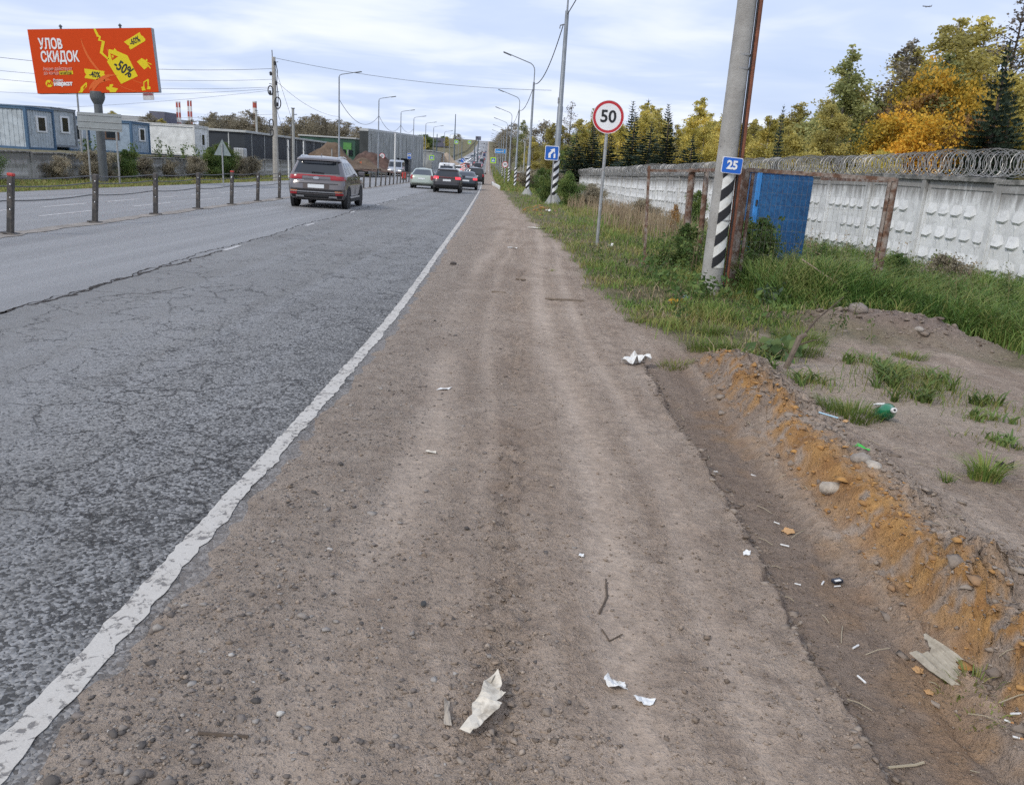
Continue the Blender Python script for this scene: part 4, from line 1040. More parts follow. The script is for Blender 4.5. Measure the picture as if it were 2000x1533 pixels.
nameR = ['curved lamp post with striped foot, first after the tall mast', 'curved lamp post second after the tall mast on the right', 'third lamp post after the tall mast on the right', 'fourth lamp post after the tall mast on the right', 'fifth lamp post after the tall mast on the right']
for k, y in enumerate([61, 88, 113, 138, 163, 190, 218, 248, 280, 315]):
    x = float(XR(y)) + 3.55 + (.05 if k < 2 else 0)
    lamp(x, y, 7.9, -1.75, nameR[k] if k < 5 else 'far lamp post in the row climbing the right side of the hill', k < 5, k == 0, rad=.13)
nameL = ['nearest left side lamp post behind the brown car', 'second left side lamp post in front of the hangar end', 'third left side lamp post in front of the hangar', 'fourth left side lamp post beside the bus stop sign', 'fifth left side lamp post at the hangar far end', 'sixth left side lamp post by the crossing sign']
for k, (y, x) in enumerate([(76, -17.25), (100, -17.95), (123, -18.8), (138, -18.95), (158, -19.4), (173, -19.6), (200, -20), (228, -21.3), (258, -22.7), (290, -24), (325, -25.6)]):
    lamp(x, y, 8.9 + (.1 if k == 0 else 0), 1.45, nameL[k] if k < 6 else 'far lamp post in the row along the left side of the road', curved=False, rad=.10)
for (x, y, h) in ((-26.3, 300, 17.5), (-19.5, 330, 10.5), (-30.5, 280, 10), (-24, 380, 9), (-33, 420, 9)):
    r = empty('signal_mast', (x, y, g1(x, y))); tagp(r, {300: 'tallest dark mast standing left of the far road', 330: 'dark mast right of the tallest one by the far crossing', 280: 'thin dark mast left of the tallest one', 380: 'thin dark mast low behind the far crossing signs', 420: 'farthest thin dark mast left of the road'}[y], 'mast')
    MB().path([(0, 0, 0), (0, 0, h * .45), (0, 0, h)], [.3, .24, .12], 8).build('column', pmat('dark_mast', (.06, .09, .11), .6), r); MB().lathe([(.45, 0), (.4, .3)], 8).build('foot', LAMPC, r)

# ------------------------------------------------------------------ timber and concrete utility poles on the left
def utility_pole():
    r = empty('utility_pole', (-17.95, 59, g1(-17.95, 59))); tagp(r, 'tapered concrete utility pole hung with cable coils on the left verge', 'utility pole')
    c = pmat('old_pole_concrete', (.40, .38, .34), .9, var=.2, vscale=3, bump=.3, dirt=(.2, .18, .16), dirtamt=.5)
    MB().path([(0, 0, -.3), (0, 0, 8.3)], [.23, .13], 8).build('shaft', c, r); MB().path([(-.08, 0, 8.1), (-.1, 0, 8.75)], .03, 5).build('top_pin', DARKST, r)
    blk = SIGNK
    for (x, z, rd) in ((-.22, 6.1, .30), (.28, 5.3, .38), (-.2, 3.9, .28), (-.18, 3.3, .22)):
        P = [(x + rd * .55 * math.cos(t), -.15, z + rd * math.sin(t)) for t in np.linspace(0, 2 * PI, 18)]
        MB().path(P, .04, 5).build('cable_coil', blk, r)
    for k, (x, z) in enumerate(((-.24, 5.95), (.2, 6.6), (.26, 5.2), (-.18, 7.2), (.12, 7.9))): MB().bbox((x, -.14, z), (.14, .12, .26), .03).build('junction_box', blk, r)
    for x, z in ((.15, 7.95), (-.15, 7.2), (-.15, 6.5), (.16, 6.0)): MB().path([(0, 0, z), (x * 2.2, -.05, z + .05)], .025, 5).build('insulator_arm', HEAD, r)
    P = [(.16, -.1, 8.0), (.28, -.1, 7.4), (.22, -.12, 6.6), (.3, -.1, 5.8), (.26, -.1, 4.8)]
    MB().path(P, .03, 5).build('hanging_cable', blk, r)
    MB().path([(0, 0, 7.9), (.9, 1.5, 4), (2.1, 3.5, -.1)], .012, 4).build('stay_wire', CABLE, r)
    MB().path([(.1, 0, 5.0), (.5, .8, 3), (1.0, 1.9, 0)], .015, 4).build('stay_wire', CABLE, r)
utility_pole()
def plain_pole(x, y, h, rad, lab, m=LAMPC, hook=False):
    r = empty('pole', (x, y, g1(x, y))); tagp(r, lab, 'pole')
    MB().path([(0, 0, -.2), (0, 0, h)], [rad, rad * .8], 8).build('shaft', m, r); MB().bbox((0, 0, h + .03), (rad * 2, rad * 2, .06), .01).build('cap', HEAD, r)
    if hook: MB().path([(0, 0, h * .92), (.3, 0, h * .92 + .03)], .03, 5).build('hook', HEAD, r)
WPOLE = pmat('white_pole', (.68, .68, .66), .7, var=.1)
plain_pole(-17.5, 62, 5.2, .12, 'short grey pole right of the utility pole with hook', hook=True)
plain_pole(-20.2, 70, 3.2, .07, 'thin white pole left of the short grey pole', WPOLE); plain_pole(-18.9, 70, 3.1, .07, 'thin white pole right of the short grey pole', WPOLE)
plain_pole(-23.6, 68, 2.2, .11, 'pale stub pole beyond the white container end', WPOLE); plain_pole(-22.4, 95, 3.0, .08, 'thin grey pole before the dirt heap, left one'); plain_pole(-21.2, 98, 3.0, .08, 'thin grey pole before the dirt heap, right one')
plain_pole(-17.2, 108, 5.6, .13, 'pale pole standing in front of the brick rubble', WPOLE)
plain_pole(-.3, 105, 5.5, .1, 'slim pale pole behind the right hand lamp posts by the bushes', LAMPC)
plain_pole(-22.7, 42, 5.2, .05, 'thin camera mast under the left of the billboard', GALV, True)
plain_pole(-31, 95, 5.6, .14, 'grey pole with crossarm behind the cabins', LAMPC, True); plain_pole(-22.8, 80, 5.0, .06, 'thin dark pole behind the white container', DARKST)

# ------------------------------------------------------------------ billboard
def billboard():
    r = empty('billboard', (-19.85, 38.3, g1(-19.85, 38.3))); tagp(r, 'big red advertising billboard with yellow sale tags on a grey column', 'billboard')
    z = 5.15 - r.location.z
    GR = pmat('billboard_grey', (.115, .125, .13), .55, metal=.2, var=.15)
    MB().path([(0, .15, -.4), (0, .15, 4.0)], [.20, .175], 16).build('column', GR, r, True)
    MB().path([(-.0, .15, 3.55), (0, .15, 3.75), (0, .15, 3.86), (0, .15, 4.1)], [.19, .29, .32, .3], 16).build('collar', GR, r, True)
    b = MB().bbox((0, .16, 0), (5.62, .28, 2.72), .02).build('frame', pmat('frame_grey', (.30, .31, .33), .5, var=.1), r, loc=(.02, 0, z), rot=(0, R(-4.0), 0))
    RED = pmat('poster_red', (.60, .062, .010), .6, var=.03, spec=.1); YEL = pmat('poster_yellow', (.72, .55, .0), .5, var=.03); WHT = pmat('poster_white', (.76, .74, .74), .5, var=.02)
    ORA = pmat('poster_orange', (.68, .12, .012), .5, var=.03); PINK = pmat('poster_pink', (.75, .32, .25), .5, var=.02)
    p = MB().plate(rrect(5.60, 2.70, .02), .006).build('poster', RED, b, loc=(0, .008, 0))
    W_, H_ = 5.60, 2.70
    # poster coordinates: 0..1 across, 0..1 down
    def Q(u, v): return ((u - .5) * W_, (.5 - v) * H_)
    lay = [0.0]
    def shape(name, pts, m, lv=1): MB().plate([Q(*q) for q in pts], .002).build(name, m, b, loc=(0, .006 - .0042 * lv, 0))
    def words(name, s, u, v, size, m, bold=0, sx=1.0, rot=0, align='LEFT', lv=2, shear=0):
        x, zz_ = Q(u, v); inst(name, text_mesh(s, size, m, bold, align, sx, .001), b, (x, .004 - .0042 * lv, zz_), (0, rot, 0))
    # orange swirls
    for k, (cu, cv, ra, wd) in enumerate(((1.0, .30, .42, .05), (.98, .15, .62, .045), (.55, 1.05, .22, .05), (.62, 1.1, .30, .035))):
        P = []; Qn = []
        for t in np.linspace(0, 1, 22):
            if k < 2: a = R(15 + 75 * t)
            else: a = R(200 + 110 * t) if k == 2 else R(190 + 100 * t)
            u_ = cu - ra * math.sin(a) * .9 if k < 2 else cu + ra * math.cos(a) * .6; v_ = cv + ra * math.cos(a) * 1.4 if k < 2 else cv + ra * math.sin(a) * 1.3
            wq = wd * math.sin(PI * t) + .004
            P.append((min(max(u_, .0), .997), min(max(v_, 0), .995))); Qn.append((min(max(u_ + wq * .8, 0), .998), min(max(v_ + wq, 0), .996)))
        V = [(Q(*a)[0], 0, Q(*a)[1]) for a in P] + [(Q(*a)[0], 0, Q(*a)[1]) for a in Qn]; n_ = len(P)
        MB().add(V, [(i, i + 1, n_ + i + 1, n_ + i) for i in range(n_ - 1)]).build('swirl', ORA, b, loc=(0, .006 - .0014 * (k + 1), 0))
    words('lettering', 'УЛОB', .075, .235, .60, WHT, .019, .66); words('lettering', 'СКИДОК', .075, .435, .60, WHT, .019, .66)
    words('lettering', 'Акция действует', .078, .615, .20, PINK, .004, .82); words('lettering', 'до конца', .078, .68, .20, PINK, .004, .80)
    shape('highlight', [(.208, .652), (.318, .646), (.318, .703), (.208, .709)], YEL, 1); words('lettering', 'ноября', .213, .678, .19, pmat('poster_olive', (.30, .22, .02), .5, var=0), .006, .80, lv=3)
    shape('logo_disc', [(.109 + .029 * math.cos(-t), .845 + .058 * math.sin(-t)) for t in np.linspace(0, 2 * PI, 24, endpoint=False)], YEL, 1)
    shape('logo_mark', [(.086, .875), (.100, .815), (.112, .84), (.128, .80), (.134, .87), (.124, .87), (.121, .838), (.109, .868), (.102, .845), (.095, .875)], RED, 2)
    words('lettering', 'Яндекс', .147, .795, .155, WHT, .004, .85); words('lettering', 'Маркет', .147, .85, .24, WHT, .016, .98)
    # line, tag and coupons
    shape('zigzag_line', [(.535, .0), (.553, .0), (.572, .10), (.588, .125), (.578, .175), (.615, .20), (.585, .37), (.628, .465), (.618, .485), (.560, .375), (.590, .20), (.560, .185), (.570, .135), (.553, .12)], YEL, 1)
    shape('price_tag', [(.618, .49), (.637, .318), (.675, .335), (.685, .305), (.703, .35), (.782, .42), (.845, .745), (.70, .865), (.610, .515)], YEL, 1)
    shape('tag_mark', [(.645, .385), (.705, .435), (.653, .495)], RED, 2); shape('tag_mark', [(.653, .412), (.675, .425), (.66, .465)], YEL, 3)
    words('lettering', '-50%', .735, .625, .62, SIGNK, .016, .70, R(34), 'CENTER')
    shape('coupon', [(.415, .615), (.578, .66), (.572, .70), (.578, .715), (.572, .815), (.408, .765), (.412, .735), (.425, .715), (.415, .675)], YEL, 1); words('lettering', '-40%', .494, .715, .34, SIGNK, .008, .74, R(6), 'CENTER')
    shape('coupon', [(.768, .21), (.905, .065), (.912, .11), (.925, .125), (.944, .17), (.942, .20), (.815, .33), (.803, .30), (.808, .275), (.795, .26)], YEL, 1); words('lettering', '-60%', .856, .20, .34, SIGNK, .008, .74, R(-22), 'CENTER')
    # small goods drawn in yellow
    shape('drawing', [(.852, .52), (.895, .465), (.925, .50), (.935, .475), (.942, .50), (.932, .52), (.97, .56), (.968, .575), (.935, .535), (.96, .63), (.953, .635), (.925, .55), (.938, .60), (.905, .645)], YEL, 1)
    shape('drawing', [(.865, .975), (.862, .915), (.88, .91), (.885, .835), (.925, .79), (.932, .80), (.925, .90), (.938, .92), (.935, .955), (.905, .955), (.915, .90), (.917, .82), (.892, .845), (.888, .91), (.895, .97)], YEL, 1)
    shape('drawing', [(.335, .99), (.355, .965), (.365, .91), (.415, .83), (.422, .85), (.415, .90), (.385, .95), (.37, .995)], YEL, 1); shape('drawing', [(.38, .93), (.405, .87), (.41, .885), (.39, .935)], RED, 2)
    shape('drawing', [(.572, .91), (.60, .905), (.605, .87), (.63, .865), (.635, .885), (.62, .915), (.67, .935), (.645, .995), (.60, .995), (.595, .96), (.575, .95)], YEL, 1)
    t = MB().bbox((2.28, .05, -1.52), (.50, .03, .32), .005).build('small_plate', pmat('plate_pale', (.52, .50, .50), .5, var=.15), b)
    MB().box((2.28, .033, -1.44), (.44, .004, .10)).build('plate_band', pmat('plate_maroon', (.25, .08, .09), .5), t)
    for x in (-1.35, 1.35): MB().lathe([(.05, 0), (.05, .1), (.09, .12), (.02, .2)], 8, Matrix.Translation((x, .15, 1.36))).build('lifting_eye', GR, b)
billboard()

# ------------------------------------------------------------------ site cabins, buildings on the left
def rib_box(x0, x1, y0, y1, z0, z1, m, parent, name='wall', pitch=.25, sides='fr'):
    b = MB().box(((x0 + x1) / 2, (y0 + y1) / 2, (z0 + z1) / 2), (x1 - x0, y1 - y0, z1 - z0))
    if 'f' in sides:
        for k in range(1, int((x1 - x0) / pitch)): b.box((x0 + k * pitch, y0 - .008, (z0 + z1) / 2), (pitch * .45, .018, z1 - z0 - .1))
    if 'r' in sides:
        for k in range(1, int((y1 - y0) / pitch)): b.box((x1 + .008, y0 + k * pitch, (z0 + z1) / 2), (.018, pitch * .45, z1 - z0 - .1))
    return b.build(name, m, parent)
GLASS = pmat('dark_glass', (.018, .022, .026), .12, var=.3, vscale=2, spec=.6)
FRW = pmat('white_frame', (.72, .73, .73), .6, var=.08)
def cabin(x1, y0, L, D, z0, h, col, trim, lab, wins_f=(), wins_r=(), ribs='fr', name='site_cabin'):
    """x1,y0 = right front corner; front faces the road side camera (-y), right end faces +x"""
    r = empty(name, (x1 - L / 2, y0 + D / 2, z0)); tagp(r, lab, 'cabin', 'site cabins behind the left wall')
    a, b_ = -L / 2, L / 2; c, d = -D / 2, D / 2
    cm = pmat('cabin_' + '_'.join('%d' % (v * 100) for v in col), col, .6, var=.12, vscale=2, dirt=tuple(v * .55 for v in col), dirtamt=.45, dscale=2.5)
    tm = pmat('trim_' + '_'.join('%d' % (v * 100) for v in trim), trim, .6, var=.1)
    rib_box(a, b_, c, d, .06, h - .05, cm, r, sides=ribs)
    for x in (a, b_):
        for y in (c, d): MB().box((x, y, h / 2), (.14, .14, h)).build('corner_post', tm, r)
    for z in (.06, h - .05):
        MB().box((0, c, z), (L, .15, .12)).build('rail', tm, r); MB().box((b_, 0, z), (.15, D, .12)).build('rail', tm, r)
    MB().bbox((0, 0, h + .02), (L + .2, D + .2, .06), .02).build('roof', tm, r)
    def win(cx_, cz_, wd, ht, face, fm):
        if face == 'f':
            f = MB().box((cx_, c - .03, cz_), (wd, .05, ht)).build('window', fm, r); MB().box((cx_, c - .058, cz_), (wd * .62, .01, ht * .8)).build('pane', GLASS, f)
        else:
            f = MB().box((b_ + .03, cx_, cz_), (.05, wd, ht)).build('window', fm, r); MB().box((b_ + .058, cx_, cz_), (.01, wd * .62, ht * .8)).build('pane', GLASS, f)
    for wv in wins_f: win(*wv[:4], 'f', wv[4] if len(wv) > 4 else FRW)
    for wv in wins_r: win(*wv[:4], 'r', wv[4] if len(wv) > 4 else FRW)
    return r
BLUE_T = (.07, .135, .22); BLUEG = (.46, .51, .54); GREYB = (.44, .48, .50)
cabin(-26.65, 44, 9, 2.5, 1.05, 2.15, BLUEG, BLUE_T, 'pale blue ribbed cabin at the left edge of the picture', wins_r=[(.1, 1.35, 1.0, .85)])
cabin(-26.95, 46.9, 7, 2.4, 1.25, 2.1, GREYB, (.20, .22, .24), 'grey cabin with a black window right of the ribbed blue one', wins_r=[(.1, 1.25, .95, .95)], ribs='f')
cabin(-27.6, 49.6, 7, 2.4, 1.05, 2.0, (.42, .47, .51), BLUE_T, 'narrow grey blue cabin with white window frame behind the sign board', wins_r=[(0, 1.1, .9, 1.0)], ribs='f')
BROWN = pmat('brown_frame', (.13, .08, .055), .7)
cabin(-25.85, 54, 5.2, 2.5, 1.05, 2.0, (.33, .41, .49), BLUE_T, 'blue grey cabin with brown shuttered window next to the white container', wins_f=[(-1.0, 1.2, .8, .75), (1.3, 1.3, 1.0, .95, BROWN)], wins_r=[(.2, 1.25, .9, .85)], ribs='r')
cabin(-24.95, 62, 5.4, 2.6, 1.10, 2.15, (.72, .73, .71), (.62, .62, .60), 'long white container cabin with one small end window', wins_r=[(.3, 1.2, .75, .95)], ribs='')
def simple_building(name, lab, x0, x1, y0, y1, z0, z1, wall, roof, extra=None, cat='building'):
    r = empty(name, ((x0 + x1) / 2, (y0 + y1) / 2, z0)); tagp(r, lab, cat)
    MB().box((0, 0, (z1 - z0) / 2), (x1 - x0, y1 - y0, z1 - z0)).build('wall', wall, r)
    MB().bbox((0, 0, z1 - z0 + .1), (x1 - x0 + .4, y1 - y0 + .4, .22), .03).build('roof', roof, r)
    return r
BLK = pmat('black_cladding', (.028, .034, .042), .6, var=.25, vscale=1.0); TRIMG = pmat('pale_trim', (.42, .43, .42), .6)
r = simple_building('dark_shed', 'long black clad shed with pale roof edge behind the utility pole', -40, -27.3, 80, 112, .8, 3.4, BLK, TRIMG)
for k in range(8): MB().box((6.36, -14 + k * 4, 1.3), (.04, .12, 2.5)).build('cladding_joint', TRIMG, r)
for k in range(4): MB().box((6.3 - 1.5 - k * 3, -16.02, 1.3), (.1, .04, 2.5)).build('cladding_joint', TRIMG, r)
GRN = pmat('green_cladding', (.05, .20, .10), .6, var=.25, vscale=.8)
r = simple_building('green_building', 'dark green clad building right of the dirt heap', -36, -27.2, 131, 150, .3, 4.6, pmat('dark_green_cladding', (.035, .085, .06), .6, var=.3, vscale=.8), TRIMG)
MB().box((3.2, -9.55, 2.7), (1.3, .1, 2.0)).build('green_panel', pmat('bright_green', (.09, .26, .07), .6), r); 
for k in range(2): MB().box((2.7 + k * 1.0, -9.62, 2.2), (.6, .06, .9)).build('window', GLASS, r)
HANG = pmat('stained_hangar_concrete', (.36, .37, .355), .9, var=.18, vscale=.25, dirt=(.20, .205, .20), dirtamt=.8, dscale=.35)
def hangar():
    A, B_, C_, D_ = (-23.2, 121), (-25.0, 200), (-27.2, 200), (-24.6, 121.6)
    r = empty('hangar', (-31, 160, .2)); tagp(r, 'long grey stained concrete hangar left of the road', 'building')
    o = r.location
    def P(p, z): return (p[0] - o.x, p[1] - o.y, z - o.z)
    zt = (5.6, 7.5, 7.5, 5.6); zb = (-.6, -.6, -.6, -.6); c = (A, B_, C_, D_)
    V = [P(p, z) for p, z in zip(c, zb)] + [P(p, z) for p, z in zip(c, zt)]
    MB().add(V, [(0, 1, 5, 4), (1, 2, 6, 5), (2, 3, 7, 6)]).build('wall', HANG, r)
    MB().add([V[3], V[0], V[4], V[7]], [(0, 1, 2, 3)]).build('end_wall', pmat('dark_end_wall', (.045, .05, .05), .8, var=.3, vscale=.6), r)
    V2 = [P(p, z + .02) for p, z in zip(c, zt)]; V3 = [(x, y, z + .35) for x, y, z in V2]
    MB().add(V2 + V3, [(0, 1, 5, 4), (1, 2, 6, 5), (2, 3, 7, 6), (3, 0, 4, 7), (4, 5, 6, 7)]).build('roof_edge', TRIMG, r)
    for k in range(13):
        q = (k + .5) / 13; x = A[0] + (B_[0] - A[0]) * q + .03; y = 121 + 79 * q
        MB().box(P((x, y), 2.6 + q), (.05, .16, 5.4 + 1.2 * q)).build('panel_joint', pmat('joint_grey', (.25, .26, .25), .9), r)
hangar()
simple_building('hangar', 'lower pale grey concrete block beyond the long hangar', -36, -23.6, 206, 236, -.5, 4.6, HANG, TRIMG)
BRK = pmat('burnt_brick', (.10, .062, .05), .95, var=.5, vscale=1.2, bump=.4, bscale=4)
def heap(name, x, y, sx, sy, h, mat, lab, seed, z0=None, rough=.25):
    n_ = 40; g = np.linspace(-1.6, 1.6, n_); GXm, GYm = np.meshgrid(g, g); d = GXm ** 2 + GYm ** 2
    z = h * np.exp(-d * 1.4) * (1 + rough * 2 * fbm(GXm + seed, GYm, 1.4, 4, seed)) + .08 * h * fbm(GXm, GYm, 6, 3, seed + 2) - .15 * h
    V = np.stack([GXm * sx, GYm * sy, z], -1).reshape(-1, 3); i = np.arange(n_ * n_).reshape(n_, n_)
    F = np.stack([i[:-1, :-1], i[:-1, 1:], i[1:, 1:], i[1:, :-1]], -1).reshape(-1, 4)
    o = inst(name, npmesh(name, V, F, mat, True), None, (x, y, g1(x, y) if z0 is None else z0)); tagp(o, lab, 'heap'); return o
EARTH = pmat('dug_earth', (.135, .095, .065), .95, var=.35, vscale=1.5, bump=.6, bscale=5)
heap('dirt_heap', -23.0, 97, 3.3, 2.6, 2.4, EARTH, 'big brown heap of dug earth behind the brown car', 5, .9)
heap('dirt_heap', -20.6, 104, 2.2, 2.0, 1.3, EARTH, 'lower brown earth heap right of the big one', 6, .6)
heap('brick_rubble', -21.6, 116, 3.6, 3.0, 2.7, BRK, 'dark pile of burnt brick rubble in front of the hangar', 7, .5, .4)
heap('sand_heap', -22.5, 232, 5, 6, 3.2, pmat('sand', (.38, .30, .22), .95, var=.2), 'pale sand heap beyond the low hangar', 8, 1.2)
tarp = MB().add([(-1.3, 0, .1), (1.2, .1, .1), (1.05, .5, 1.5), (-.2, .3, .9), (-1.5, .45, 1.55), (0, 1.4, .2)], [(0, 1, 2, 3), (0, 3, 4), (3, 2, 5), (3, 5, 4), (1, 5, 2), (0, 4, 5)]).build('tarpaulin', pmat('orange_tarp', (.42, .12, .05), .7, var=.3, vscale=2), None, loc=(-20.4, 99, g1(-20.4, 99) + .85)); tarp.scale = (.55, .55, .62); tagp(tarp, 'crumpled orange tarpaulin over the left wall behind the brown car', 'tarpaulin')
# blue and white vehicles and tank glimpsed over the wall
r = empty('water_tank', (-22.9, 66, 1.05)); tagp(r, 'white caged plastic water tank behind the left wall', 'tank')
MB().bbox((0, 0, .62), (1.1, 1.1, 1.0), .1).build('tank', pmat('tank_white', (.42, .43, .43), .6), r); r.scale = (.75, .75, .75); MB().box((0, 0, .08), (1.2, 1.2, .14)).build('pallet', GALV, r)
for k in range(5): MB().box((-.5 + k * .25, -.57, .62), (.03, .03, 1.05)).build('cage_bar', GALV, r)
r = empty('skip', (-25.6, 68.5, .75)); tagp(r, 'blue metal skip showing over the wall near the white container', 'container')
MB().add([(-1.2, -.8, 0), (1.2, -.8, 0), (1.2, .8, 0), (-1.2, .8, 0), (-1.5, -.9, .75), (1.5, -.9, .75), (1.5, .9, .75), (-1.5, .9, .75)], [(0, 3, 2, 1), (0, 1, 5, 4), (1, 2, 6, 5), (2, 3, 7, 6), (3, 0, 4, 7)]).build('bin', pmat('skip_blue', (.03, .13, .40), .6), r); MB().box((0, -.92, .74), (3.1, .08, .1)).build('rim', FRW, r)

# ------------------------------------------------------------------ industry on the skyline
BRICKR = pmat('chimney_red', (.40, .09, .07), .8); CHW = pmat('chimney_white', (.62, .60, .58), .8)
def chimney(x, y, h, rad, lab, z0=2.0, gold=False):
    r = empty('chimney', (x, y, z0)); tagp(r, lab, 'chimney'); n_ = 9
    for k in range(n_):
        a = k / n_; b_ = (k + 1) / n_; ra = rad * (1.25 - .3 * a); rb = rad * (1.25 - .3 * b_)
        MB().path([(0, 0, h * a), (0, 0, h * b_)], [ra, rb], 12).build('red_band' if k % 2 == 0 else 'white_band', BRICKR if k % 2 == 0 else CHW, r)
    MB().lathe([(rad * 1.05, 0), (rad * 1.05, .8)], 12, Matrix.Translation((0, 0, h - .2))).build('rim', CHW, r)
for x, h, l in ((-252.9, 31, 'first'), (-251.0, 31, 'second'), (-244.7, 32.5, 'third'), (-242.8, 32.5, 'last')): chimney(x, 600, h, .7, '%s slim red and white chimney of the four on the skyline, from the left' % l)
chimney(-164, 500, 28.5, 1.25, 'stout red and white banded chimney behind the utility pole')
FAC = pmat('factory_grey', (.40, .41, .42), .8, var=.15, vscale=.05); FACD = pmat('factory_dark', (.12, .12, .16), .8, var=.2, vscale=.1)
def far_block(x, y, wx, wy, h, m, lab, win=True, z0=2.0):
    r = simple_building('factory_building', lab, x - wx / 2, x + wx / 2, y - wy / 2, y + wy / 2, z0, z0 + h, m, TRIMG)
    if win:
        for k in range(int(wx / 6)): MB().box((-wx / 2 + 3 + k * 6, -wy / 2 - .1, h * .6), (4, .2, h * .15)).build('window', GLASS, r)
far_block(-256.5, 585, 10.5, 20, 22.8, FACD, 'square dark factory tower left of the four chimneys')
far_block(-285, 610, 60, 30, 19.5, FAC, 'pale factory hall behind the site cabins'); far_block(-230, 600, 46, 30, 16, FAC, 'pale factory hall right of the four chimneys')
far_block(-170, 515, 60, 20, 16, pmat('factory_dark_grey', (.14, .145, .15), .8, var=.3, vscale=.08), 'dark factory hall under the stout chimney')
far_block(-125, 640, 60, 30, 7, FAC, 'far pale warehouse left of the hill road', z0=g1(-125, 640)); far_block(-110, 900, 46, 30, 9, FACD, 'dark roofed block near the top of the hill road', z0=g1(-110, 900))
far_block(-46, 300, 26, 14, 4.0, TRIMG, 'flat roofed pale market hall by the far crossing', z0=1.5)
far_block(-86, 1450, 9, 9, 6, FACD, 'dark block at the crest of the hill', z0=46)

# ------------------------------------------------------------------ cars
TYRE = pmat('tyre_rubber', (.018, .018, .018), .9, var=.1); RIM = pmat('alloy_rim', (.42, .43, .45), .35, metal=.8, var=.1)
PLAST = pmat('dark_plastic', (.022, .022, .024), .65, var=.15); CHROME = pmat('chrome_trim', (.62, .63, .65), .2, metal=.9, var=0)
CGLASS = pmat('car_glass', (.012, .016, .022), .06, var=0, spec=.8); PLATE = pmat('plate_pale_white', (.72, .74, .75), .5, var=.06, vscale=30)
TAIL = pmat('tail_lamp_red', (.32, .012, .018), .2, var=0, spec=.7); TAILON = pmat('tail_lamp_lit', (.7, .03, .04), .3, var=0, emit=(1, .06, .09), emits=.9)
HEADL = pmat('head_lamp', (.8, .82, .85), .2, var=0, spec=.8, emit=(1, .97, .9), emits=.8)
BODIES = {
 # (z, rear y, front y, half width)
 'suv': dict(L=4.48, wr=.36, wy=(.86, 3.52), s=[(.24, .30, 4.15, .80), (.30, .14, 4.34, .87), (.45, .03, 4.44, .912), (.62, .0, 4.48, .92), (.76, .03, 4.46, .925), (.86, .075, 4.38, .92), (.95, .07, 4.12, .908), (1.02, .09, 3.72, .895), (1.08, .14, 3.36, .875), (1.2, .22, 3.12, .825), (1.35, .325, 2.82, .768), (1.47, .40, 2.55, .72), (1.495, .27, 2.48, .712), (1.55, .27, 2.32, .688), (1.6, .42, 2.08, .635), (1.632, .75, 1.75, .52)],
              rw=(1.10, 1.475, .73, .62), belt=1.06, roofz=1.50, tl=(.90, 1.03), plate=.70),
 'crossover': dict(L=4.4, wr=.35, wy=(.85, 3.45), s=[(.24, .28, 4.1, .78), (.32, .1, 4.3, .86), (.5, .0, 4.4, .90), (.7, .02, 4.4, .91), (.85, .07, 4.3, .905), (.97, .12, 3.8, .89), (1.05, .17, 3.35, .865), (1.2, .30, 3.05, .80), (1.38, .46, 2.7, .72), (1.45, .42, 2.5, .69), (1.5, .45, 2.3, .66), (1.55, .7, 1.9, .56)],
              rw=(1.07, 1.40, .70, .56), belt=1.03, roofz=1.46, tl=(.88, 1.03), plate=.80),
 'hatch': dict(L=4.4, wr=.32, wy=(.80, 3.5), s=[(.2, .3, 4.1, .74), (.28, .1, 4.3, .82), (.45, .0, 4.4, .86), (.65, .02, 4.38, .865), (.8, .05, 4.2, .86), (.9, .09, 3.7, .85), (.98, .16, 3.3, .83), (1.08, .42, 3.0, .77), (1.25, .85, 2.6, .70), (1.38, 1.15, 2.3, .63), (1.44, 1.35, 2.1, .57), (1.48, 1.6, 1.95, .48)],
              rw=(.99, 1.40, .72, .54), belt=.95, roofz=1.38, tl=(.66, .96), plate=.72),
 'sedan': dict(L=4.75, wr=.33, wy=(.95, 3.78), s=[(.2, .3, 4.4, .76), (.3, .08, 4.65, .85), (.5, .0, 4.75, .90), (.7, .02, 4.72, .905), (.85, .05, 4.5, .90), (.95, .09, 3.9, .885), (1.0, .3, 3.6, .86), (1.03, .72, 3.45, .83), (1.12, .95, 3.2, .78), (1.28, 1.3, 2.85, .70), (1.38, 1.55, 2.55, .64), (1.44, 1.8, 2.3, .54)],
              rw=(1.05, 1.39, .70, .56), belt=.98, roofz=1.38, tl=(.78, .93), plate=.72),
 'van': dict(L=5.2, wr=.34, wy=(.95, 4.2), s=[(.25, .15, 4.9, .88), (.35, .03, 5.1, .96), (.6, .0, 5.2, .98), (.95, .02, 5.1, .98), (1.1, .03, 4.8, .975), (1.25, .04, 4.55, .965), (1.6, .06, 4.2, .94), (1.95, .10, 3.9, .90), (2.05, .13, 3.75, .87), (2.12, .3, 3.5, .78)],
              rw=(1.2, 1.8, .75, .72), belt=1.15, roofz=1.85, tl=(.7, 1.15), plate=.62),
 'offroad': dict(L=4.6, wr=.38, wy=(.9, 3.6), s=[(.3, .15, 4.3, .84), (.4, .03, 4.5, .92), (.6, .0, 4.6, .94), (.9, .02, 4.55, .945), (1.05, .04, 4.3, .94), (1.12, .06, 3.6, .92), (1.2, .08, 3.35, .90), (1.4, .14, 3.1, .855), (1.6, .2, 2.85, .81), (1.7, .22, 2.7, .78), (1.76, .3, 2.5, .72), (1.8, .6, 2.2, .6)],
              rw=(1.2, 1.62, .76, .70), belt=1.16, roofz=1.66, tl=(.85, 1.15), plate=.9),
}
